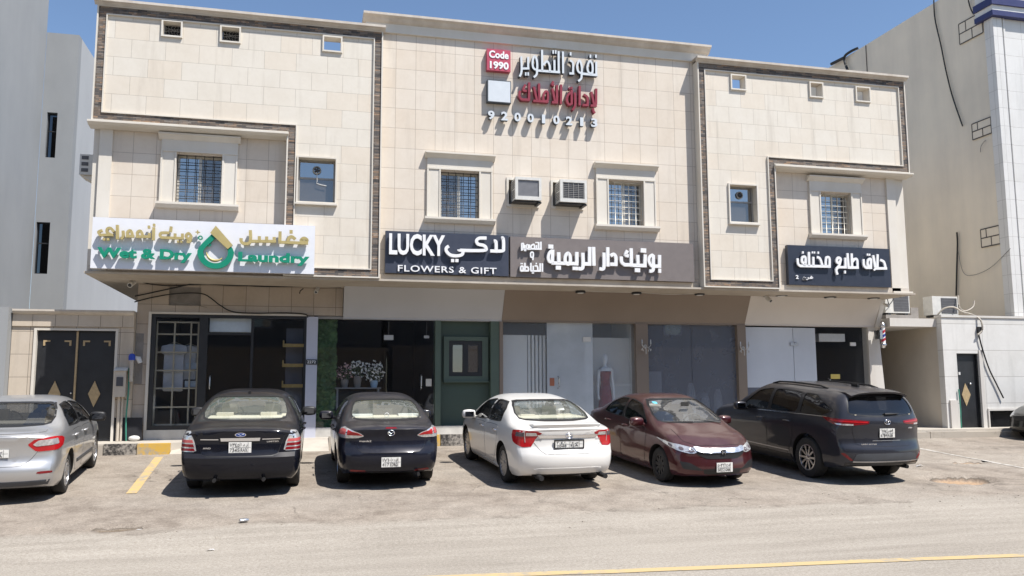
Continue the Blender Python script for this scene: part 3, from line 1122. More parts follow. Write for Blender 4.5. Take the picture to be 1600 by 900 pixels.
# ------------------------------------------------------------------ ground floor
gw = MB()
wall_holes(gw, -3.79, 0.84, 3.68, 4.36, YG, YG + 0.2, [(-3.12, -2.42, 3.86, 4.30)])
gw.build('ground_wall', MATS['tile_low'], shop)
MB().box(-3.15, -2.39, YG + 0.05, YG + 0.08, 3.84, 4.31).build('blocked_vent', MATS['bare_block'], shop)
gp = MB().box(-3.79, -3.53, YG, YG + 0.2, 0.78, 3.68)
gp.build('ground_wall', MATS['tile_low'], shop)
MB().box(-3.785, -3.62, YG - 0.012, YG - 0.001, 2.05, 3.20).build('bare_patch', MATS['bare_block'], shop)
MB().box(-3.79, -3.59, YG + 0.21, 31, 0.78, 4.36).build('side_wall', MATS['tile_low'], shop)
MB().box(15.52, 15.74, YG + 0.25, 31, 0.78, 4.36).build('side_wall', MATS['white_render'], shop)
MB().box(-3.53, 15.45, YG - 0.05, YG + 0.28, 0.70, 1.01).build('plinth', MATS['plinth'], shop)
# rooms behind the glass
ROOMS = [(-3.50, 0.02, 'shop_dark'), (0.26, 3.12, 'shop_black'), (4.82, 8.40, 'shop_pale'), (8.72, 11.32, 'shop_slate'), (11.58, 15.42, 'shop_dark')]
for a, b, mt in ROOMS:
    r = MB()
    r.box(a - 0.06, b + 0.06, YG + 0.30, YG + 5.0, 0.95, 3.95, 0, 'f')
    bmesh.ops.reverse_faces(r.bm, faces=r.bm.faces)
    r.build('shop_room', MATS[mt], shop)
# laundry front: pale jamb, black frame, glazing bars
fr = MB()
fr.box(-3.53, -3.47, YG - 0.06, YG + 0.1, 1.012, 3.70)
fr.box(-3.47, 0.0, YG - 0.06, YG + 0.1, 3.655, 3.70)
fr.build('jamb', MATS['trim_stone'], shop)
fr = MB()
fr.ring([(-3.47, 1.012), (0.0, 1.012), (0.0, 3.654), (-3.47, 3.654)], [(-3.37, 1.10), (-0.06, 1.10), (-0.06, 3.58), (-3.37, 3.58)], 'y', YG - 0.02, YG + 0.08)
for x, w_ in ((-2.33, 0.19), (-1.24, 0.06)):
    fr.box(x - w_ / 2, x + w_ / 2, YG - 0.015, YG + 0.07, 1.10, 3.58)
fr.box(-2.235, -1.271, YG - 0.012, YG + 0.068, 3.19, 3.24)
fr.build('shop_frame', MATS['black_metal'], shop)
for a, b, z0, z1, nm in ((-3.37, -2.425, 1.10, 3.58, 'shop_window'), (-2.235, -1.271, 1.10, 3.19, 'glass_door'), (-1.21, -0.06, 1.10, 3.58, 'shop_window')):
    p = MB().box(a, b, YG + 0.02, YG + 0.03, z0, z1).build(nm, MATS['shop_glass_dark'], shop)
    if nm == 'glass_door':
        MB().tube([(-2.15, YG + 0.02, 1.92), (-2.15, YG - 0.05, 1.95), (-2.15, YG - 0.05, 2.20), (-2.15, YG + 0.02, 2.23)], 0.014, 8).build('door_handle', MATS['steel'], p, 60)
MB().box(0.0, 0.26, YG - 0.10, YG + 0.2, 0.78, 3.64).build('pier', MATS['pier_white'], shop)
# slanted fascias above the shops
for x0, x1, mt, nm in ((0.85, 4.785, 'panel_grey', 'fascia'), (4.785, 11.56, 'panel_brown', 'fascia'), (11.56, 15.60, 'panel_white', 'fascia')):
    MB().prism([(YG - 0.42, 4.358), (YG - 0.05, 3.645), (YG - 0.05, 3.60), (YG + 0.15, 3.60), (YG + 0.15, 4.358)], 'x', x0 + 0.002, x1 - 0.002).build(nm, MATS[mt], shop)
# flower shop glass
for a, b, nm in ((0.262, 1.82, 'shop_window'), (1.83, 3.10, 'glass_door')):
    p = MB().box(a, b, YG + 0.03, YG + 0.04, 1.012, 3.60).build(nm, MATS['shop_glass_dark'], shop)
    if nm == 'glass_door':
        MB().tube([(2.76, YG + 0.03, 1.90), (2.76, YG - 0.05, 1.93), (2.76, YG - 0.05, 2.22), (2.76, YG + 0.03, 2.25)], 0.018, 8).build('door_handle', MATS['steel'], p, 60)
        MB().box(2.88, 3.02, YG + 0.005, YG + 0.028, 1.98, 2.16).build('door_lock', MATS['alu_frame'], p)
MB().box(0.26, 3.1, YG + 0.0, YG + 0.06, 3.60, 3.66).build('head_rail', MATS['grey_frame'], shop)
# green bay with its hatch
gb = MB()
gb.box(3.10, 3.24, YG - 0.04, YG + 0.25, 1.012, 3.66)
gb.box(4.50, 4.72, YG - 0.04, YG + 0.25, 1.012, 3.66)
gb.build('green_post', MATS['green_paint_pale'], shop)
wl_ = MB()
wall_holes(wl_, 3.24, 4.50, 1.012, 3.66, YG + 0.16, YG + 0.24, [(3.47, 4.30, 2.24, 3.10)])
wl_.build('green_wall', MATS['green_paint'], shop)
hw = MB().ring([(3.46, 2.23), (4.31, 2.23), (4.31, 3.11), (3.46, 3.11)], [(3.56, 2.33), (4.21, 2.33), (4.21, 3.01), (3.56, 3.01)], 'y', YG + 0.09, YG + 0.2)
hw.box(3.82, 3.95, YG + 0.095, YG + 0.19, 2.33, 3.01)
hw = hw.build('window', MATS['black_metal'], shop)
for a, b in ((3.56, 3.82), (3.95, 4.21)):
    MB().box(a, b, YG + 0.14, YG + 0.15, 2.33, 3.01).build('pane', MATS['green_glass'], hw)
MB().ring([(3.33, 2.10), (4.46, 2.10), (4.46, 3.21), (3.33, 3.21)], [(3.462, 2.225), (4.308, 2.225), (4.308, 3.112), (3.462, 3.112)], 'y', YG + 0.07, YG + 0.158).build('surround', MATS['green_paint_pale'], hw)
MB().box(3.33, 4.50, YG + 0.02, YG + 0.158, 2.075, 2.10).build('sill', MATS['green_paint_pale'], hw)
# brown piers, boutique glass
for a, b in ((4.725, 4.815), (8.39, 8.73), (11.32, 11.57)):
    MB().box(a, b, YG - 0.06, YG + 0.28, 0.78, 3.60).build('pier', MATS['panel_brown'], shop)
for a, b, nm in ((4.815, 5.99, 'shop_window'), (6.0, 7.24, 'glass_door'), (7.25, 8.39, 'shop_window'), (8.73, 10.02, 'shop_window'), (10.03, 11.32, 'shop_window')):
    p = MB().box(a, b, YG + 0.08, YG + 0.09, 1.012, 3.60).build(nm, MATS['shop_glass_clear' if a in (7.25, 4.815) else 'shop_glass_pale' if a < 8.5 else 'shop_glass_slate'], shop)
    if nm == 'glass_door':
        MB().tube([(6.29, YG + 0.08, 1.92), (6.29, YG + 0.0, 1.95), (6.29, YG + 0.0, 2.19), (6.29, YG + 0.08, 2.22)], 0.018, 8).build('door_handle', MATS['steel'], p, 60)
        MB().box(6.07, 6.19, YG + 0.07, YG + 0.078, 1.98, 2.18).build('door_sticker', plain('sticker_red', (0.42, 0.15, 0.08), 0.6), p)
        MB().box(6.97, 7.18, YG + 0.05, YG + 0.078, 3.12, 3.24).build('door_plate', MATS['white_plastic'], p)
# things of the boutique fixed behind the glass
MB().box(4.83, 5.52, YG + 0.24, YG + 0.29, 1.0, 3.28).build('display_wall', MATS['shop_white'], shop)
sl = MB()
for k in range(5):
    sl.box(5.54 + 0.10 * k, 5.60 + 0.10 * k, YG + 0.22, YG + 0.36, 1.0, 3.28)
sl.build('slat_screen', MATS['shop_white'], shop)
MB().box(4.83, 6.0, YG + 0.24, YG + 0.40, 3.285, 3.62).build('bulkhead', MATS['shop_black'], shop)
MB().box(7.22, 8.46, YG + 0.62, YG + 0.66, 1.0, 3.26).build('display_wall', MATS['shop_white'], shop)
MB().box(6.0, 8.44, YG + 1.9, YG + 2.0, 3.28, 3.9).build('bulkhead', MATS['shop_slate'], shop)
# barber front: frosted sheets, glass door, white jamb
for a, b in ((11.575, 13.06), (13.075, 13.76)):
    MB().box(a, b, YG + 0.05, YG + 0.09, 1.92, 3.56).build('frosted_sheet', MATS['frosted_panel'], shop)
MB().box(11.575, 13.76, YG + 0.05, YG + 0.09, 1.012, 1.915).build('stall_riser', MATS['shop_slate'], shop)
MB().box(12.96, 13.20, YG + 0.02, YG + 0.048, 3.06, 3.15).build('sheet_clamp', MATS['steel'], shop)
for a, b, nm in ((13.765, 14.05, 'shop_window'), (14.06, 14.98, 'glass_door'), (14.99, 15.40, 'shop_window')):
    p = MB().box(a, b, YG + 0.06, YG + 0.07, 1.012, 3.58).build(nm, MATS['shop_glass_dark'], shop)
    if nm == 'glass_door':
        MB().tube([(14.12, YG + 0.06, 1.80), (14.12, YG - 0.02, 1.83), (14.12, YG - 0.02, 2.13), (14.12, YG + 0.06, 2.16)], 0.018, 8).build('door_handle', MATS['steel'], p, 60)
        y_ = MB().box(14.19, 14.48, YG + 0.045, YG + 0.058, 2.15, 2.28).build('door_notice', plain('yellow_card', (0.62, 0.48, 0.12), 0.6), p)
        MB().box(14.85, 15.03, YG + 0.03, YG + 0.058, 3.07, 3.17).build('door_closer', MATS['white_plastic'], p)
jb = MB().prism([(15.40, 1.012), (15.90, 1.012), (15.74, 3.60), (15.40, 3.60)], 'y', YG - 0.02, YG + 0.24)
jb.build('jamb', MATS['white_render'], shop)
MB().prism([(YG - 0.40, 4.355), (YG + 0.2, 4.355), (YG + 0.2, 3.60), (YG - 0.08, 3.60)], 'x', 15.603, 15.74).build('fascia_end', MATS['white_render'], shop)
# ------------------------------------------------------------------ neighbours
# left: grey rendered block stepping back from the street
lb = thing('grey_building', 'tall plain grey rendered block with narrow dark windows at the left', 'building', (-10.0, 34, 0.56))
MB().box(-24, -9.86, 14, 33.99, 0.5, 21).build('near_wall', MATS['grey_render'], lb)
WIN = [(-9.675, -9.32, 10.57, 12.31), (-9.80, -9.34, 6.18, 8.11)]
w = MB()
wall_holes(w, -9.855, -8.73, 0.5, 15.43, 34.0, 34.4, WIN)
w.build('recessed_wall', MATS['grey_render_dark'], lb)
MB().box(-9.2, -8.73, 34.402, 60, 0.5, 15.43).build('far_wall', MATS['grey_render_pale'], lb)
for x0, x1, z0, z1 in WIN:
    f = MB().ring([(x0, z0), (x1, z0), (x1, z1), (x0, z1)], [(x0 + 0.04, z0 + 0.04), (x1 - 0.04, z0 + 0.04), (x1 - 0.04, z1 - 0.04), (x0 + 0.04, z1 - 0.04)], 'y', 34.14, 34.2)
    zm = z0 + (z1 - z0) * 0.6
    f.box(x0 + 0.041, x1 - 0.041, 34.145, 34.195, zm - 0.02, zm + 0.02)
    f = f.build('window', MATS['black_metal'], lb)
    MB().box(x0 + 0.04, x1 - 0.04, 34.16, 34.17, z0 + 0.04, z1 - 0.04).build('pane', MATS['slit_glass'], f)
    MB().box(x0 - 0.05, x1 + 0.05, 34.9, 34.92, z0 - 0.1, z1 + 0.1).build('room_back', MATS['room_dark'], f)
# low pale wall in front of it
solo('boundary_wall', MB().box(-14, -6.30, 20.35, 20.75, 0.6, 3.72), MATS['grey_render'], 'low pale grey boundary wall left of the black double gate', 'wall')

# stone gate wall with the double gate
gt = thing('gate_wall', 'cream stone entrance wall with a black double gate and gold diamonds', 'gate', (-5.0, 20.6, 0.785))
w = MB()
wall_holes(w, -6.29, -3.80, 0.70, 3.32, 20.6, 20.85, [(-5.79, -4.17, 0.60, 3.235)])
w.build('gate_wall_face', MATS['tile_gate'], gt)
MB().box(-6.28, -3.80, 20.56, 20.85, 3.322, 3.58).build('lintel', MATS['tile_gate'], gt)
MB().prism([(20.56, 3.582), (20.50, 3.61), (20.46, 3.65), (20.46, 3.69), (20.90, 3.69), (20.90, 3.582)], 'x', -6.27, -3.80).build('coping', MATS['cornice_stone'], gt)
fr = MB()
for a, b in ((-5.84, -5.785), (-4.175, -4.12)):
    fr.box(a, b, 20.57, 20.80, 0.785, 3.28)
fr.box(-5.785, -4.175, 20.572, 20.80, 3.235, 3.279)
fr.build('jamb', MATS['trim_stone'], gt)
for s, (a, b) in ((1, (-5.78, -4.985)), (-1, (-4.965, -4.18))):
    lf = MB().box(a, b, 20.68, 20.72, 0.82, 3.23).build('gate_leaf', MATS['black_metal'], gt)
    cx = (a + b) / 2
    d = MB().prism([(cx, 2.12), (cx + 0.125, 1.83), (cx, 1.54), (cx - 0.125, 1.83)], 'y', 20.655, 20.679)
    d.build('gold_diamond', MATS['gold_paint'], lf)
    for q in (-1, 1):
        x = cx + q * 0.235
        c = MB().prism([(x + q * 0.05, 3.02), (x - q * 0.09, 3.02), (x - q * 0.09, 2.985), (x + q * 0.01, 2.985), (x + q * 0.01, 2.90), (x + q * 0.05, 2.90)], 'y', 20.66, 20.679)
        c.build('gold_corner', MATS['gold_paint'], lf)
    if s == 1:
        MB().ball((b - 0.06, 20.65, 1.85), 0.022).build('knob', MATS['steel'], lf)
        MB().box(-4.995, -4.955, 20.64, 20.678, 0.82, 3.225).build('gold_strip', MATS['gold_paint'], lf)
MB().box(-4.16, -3.53, 20.585, 20.599, 0.785, 1.30).build('dark_base', MATS['shop_black'], gt)

# right: roofed passage with its plaster wall, white wall with a black door
al = thing('passage_roof', 'flat concrete roof slab over the passage beside the barber shop', 'roof', (16.6, 20.3, 3.6))
m = MB().box(15.76, 17.29, 20.3, 30, 3.60, 3.83)
m.bevel(0.03, 2)
m.build('roof_slab', MATS['white_render'], al)
pw = thing('passage_wall', 'beige plaster wall along the shaded passage beside the barber shop', 'wall', (17.4, 24, 0.785))
MB().box(17.30, 17.45, 20.32, 30, 0.70, 3.82).build('plaster_wall', MATS['alley_plaster'], pw)
MB().box(15.76, 17.45, 30.0, 30.2, 0.7, 3.84).build('end_wall', MATS['alley_plaster'], pw)
rw_ = thing('white_wall', 'white tiled street wall with a narrow black door at the right', 'wall', (18.5, 20.2, 0.72))
w = MB()
wall_holes(w, 17.27, 26, 0.55, 3.86, 20.1, 20.31, [(17.70, 18.43, 0.50, 2.85), (18.64, 20.3, 0.75, 1.25)])
w.build('wall_face', MATS['tile_wall'], rw_)
MB().box(17.25, 26, 20.07, 20.36, 3.862, 3.92).build('coping', MATS['white_render'], rw_)
d = MB().box(17.74, 18.39, 20.2, 20.25, 0.75, 2.82)
d.ring([(17.70, 0.72), (18.43, 0.72), (18.43, 2.85), (17.70, 2.85)], [(17.74, 0.75), (18.39, 0.75), (18.39, 2.82), (17.74, 2.82)], 'y', 20.15, 20.28)
dd = d.build('door', MATS['black_metal'], rw_)
MB().prism([(18.0, 2.02), (18.16, 1.70), (18.0, 1.38), (17.87, 1.70)], 'y', 20.185, 20.199).build('gold_diamond', MATS['gold_paint'], dd)
MB().ball((18.16, 20.17, 2.0), 0.035).build('knob', MATS['steel'], dd)
MB().box(17.80, 17.86, 20.18, 20.199, 2.25, 2.33).build('door_label', MATS['white_plastic'], dd)
MB().box(18.43, 18.55, 20.075, 20.099, 0.60, 2.95).build('door_trim', MATS['white_render'], rw_)
b_ = MB().ring([(18.60, 0.70), (20.35, 0.70), (20.35, 1.31), (18.60, 1.31)], [(18.64, 0.75), (20.3, 0.75), (20.3, 1.25), (18.64, 1.25)], 'y', 20.06, 20.12).build('window', MATS['white_render'], rw_)
MB().box(18.65, 20.29, 20.18, 20.20, 0.76, 1.24).build('pane', MATS['shop_glass_dark'], b_)
MB().box(18.6, 20.35, 20.315, 20.33, 0.7, 1.3).build('room_back', MATS['room_dark'], b_)
MB().box(17.36, 17.60, 20.05, 20.099, 0.55, 1.55).build('skirting', MATS['white_render'], rw_)

# tall building with bare concrete flank
rb = thing('concrete_building', 'tall building with a bare stained concrete flank and white tiled front', 'building', (20.04, 20.4, 0.7))
m = MB().box(20.04, 40, 20.42, 33, 0.7, 14.62)
m.build('concrete_flank', MATS['concrete_wall'], rb)
fa = MB()
fa.box(20.02, 40, 20.36, 20.42, 3.95, 13.05)
fa.box(19.98, 20.30, 20.32, 20.66, 3.95, 13.05)
fa.box(20.36, 20.42, 20.33, 20.359, 3.95, 13.05)
fa.build('tiled_front', MATS['tile_white'], rb)
for z0, z1, mt, e in ((13.06, 13.22, 'band_blue', 0.12), (13.221, 13.40, 'white_plastic', 0.08), (13.401, 13.62, 'band_blue', 0.14), (13.621, 14.7, 'white_plastic', 0.05)):
    if mt == 'band_blue':
        plain('band_blue', (0.03, 0.035, 0.12), 0.5)
    MB().box(19.98 - e, 40, 20.30 - e, 20.9, z0, z1).build('cornice_band', MATS[mt], rb)
# blocked openings outlined in the flank
for y0, y1, z0, z1 in ((20.75, 21.75 - 0.05, 12.75, 13.42), (20.70, 21.45, 9.55, 10.05), (20.68, 21.40, 6.15, 6.70)):
    q = MB().box(20.012, 20.039, y0 - 0.02 + 0.02, y1, z0, z1, 0)
    for z in (z0, z1, z0 + (z1 - z0) * 0.5):
        q.box(20.004, 20.0115, y0, y1, z - 0.017, z + 0.017, 1)
    for t, (za, zb) in ((0.0, (z0, z1)), (1.0, (z0, z1)), (0.45, (z0, z0 + (z1 - z0) * 0.5)), (0.7, (z0 + (z1 - z0) * 0.5, z1))):
        y = y0 + (y1 - y0) * t
        q.box(20.003, 20.0112, y - 0.013, y + 0.013, za, zb, 1)
    q.build('blocked_opening', [MATS['concrete_wall'], MATS['joint_dark'] if 'joint_dark' in MATS else plain('joint_dark', (0.09, 0.085, 0.08), 0.9)], rb)
MB().box(20.01, 20.039, 26.25, 26.262, 3.9, 14.6).build('expansion_joint', MATS['joint_dark'], rb)
w = MB().box(19.95, 20.039, 27.2, 28.4, 11.2, 12.1)
w.build('window', MATS['gold_paint'], rb)
MB().box(19.93, 19.949, 27.3, 28.3, 11.25, 12.0).build('pane', MATS['room_dark'], rb)

# across the street, behind the viewpoint: what the shop glass mirrors
for x0, x1, y1, h, mt, lab in ((-34, 5.0, -13.0, 4.3, 'opp_tan', 'low tan building across the street, mirrored in the shop glass'),
                               (5.6, 46, -15.0, 4.6, 'opp_brown', 'wide brown building across the street, mirrored in the boutique glass')):
    plain('opp_tan', (0.34, 0.27, 0.20), 0.9, var=0.1, scale=1)
    plain('opp_brown', (0.27, 0.23, 0.20), 0.9, var=0.1, scale=1)
    b = thing('far_building', lab, 'building', ((x0 + x1) / 2, y1, 0), None)
    w = MB().box(x0, x1, y1 - 4, y1, 0, h)
    w.build('wall', MATS[mt], b)
    MB().box(x0 - 0.1, x1 + 0.1, y1 - 0.4, y1 + 0.15, h + 0.001, h + 0.25).build('coping', MATS[mt], b)
    plain('opp_upper', (0.20, 0.19, 0.185), 0.9, var=0.1, scale=1)
    MB().box(x0, x1, y1 - 16, y1 - 4, h + 0.01, 13).build('upper_floor', MATS['opp_upper'], b)
    for k in range(int((x1 - x0) / 9)):
        x = x0 + 4.0 + 9.0 * k
        f = MB().box(x - 0.75, x + 0.75, y1 - 3.999, y1 - 3.93, 6.0, 8.0).build('window', MATS['pier_white'], b)
        MB().box(x - 0.65, x + 0.65, y1 - 3.929, y1 - 3.90, 6.1, 7.9).build('pane', MATS['window_glass'], f)
    n = int((x1 - x0) / 3.2)
    for k in range(n):
        x = x0 + (x1 - x0) * (k + 0.5) / n
        for z0, z1 in ():
            f = MB().ring([(x - 0.7, z0), (x + 0.7, z0), (x + 0.7, z1), (x - 0.7, z1)], [(x - 0.62, z0 + 0.08), (x + 0.62, z0 + 0.08), (x + 0.62, z1 - 0.08), (x - 0.62, z1 - 0.08)], 'y', y1 + 0.002, y1 + 0.06).build('window', MATS['trim_stone'], b)
            MB().box(x - 0.62, x + 0.62, y1 + 0.004, y1 + 0.02, z0 + 0.08, z1 - 0.08).build('pane', MATS['green_glass'], f)
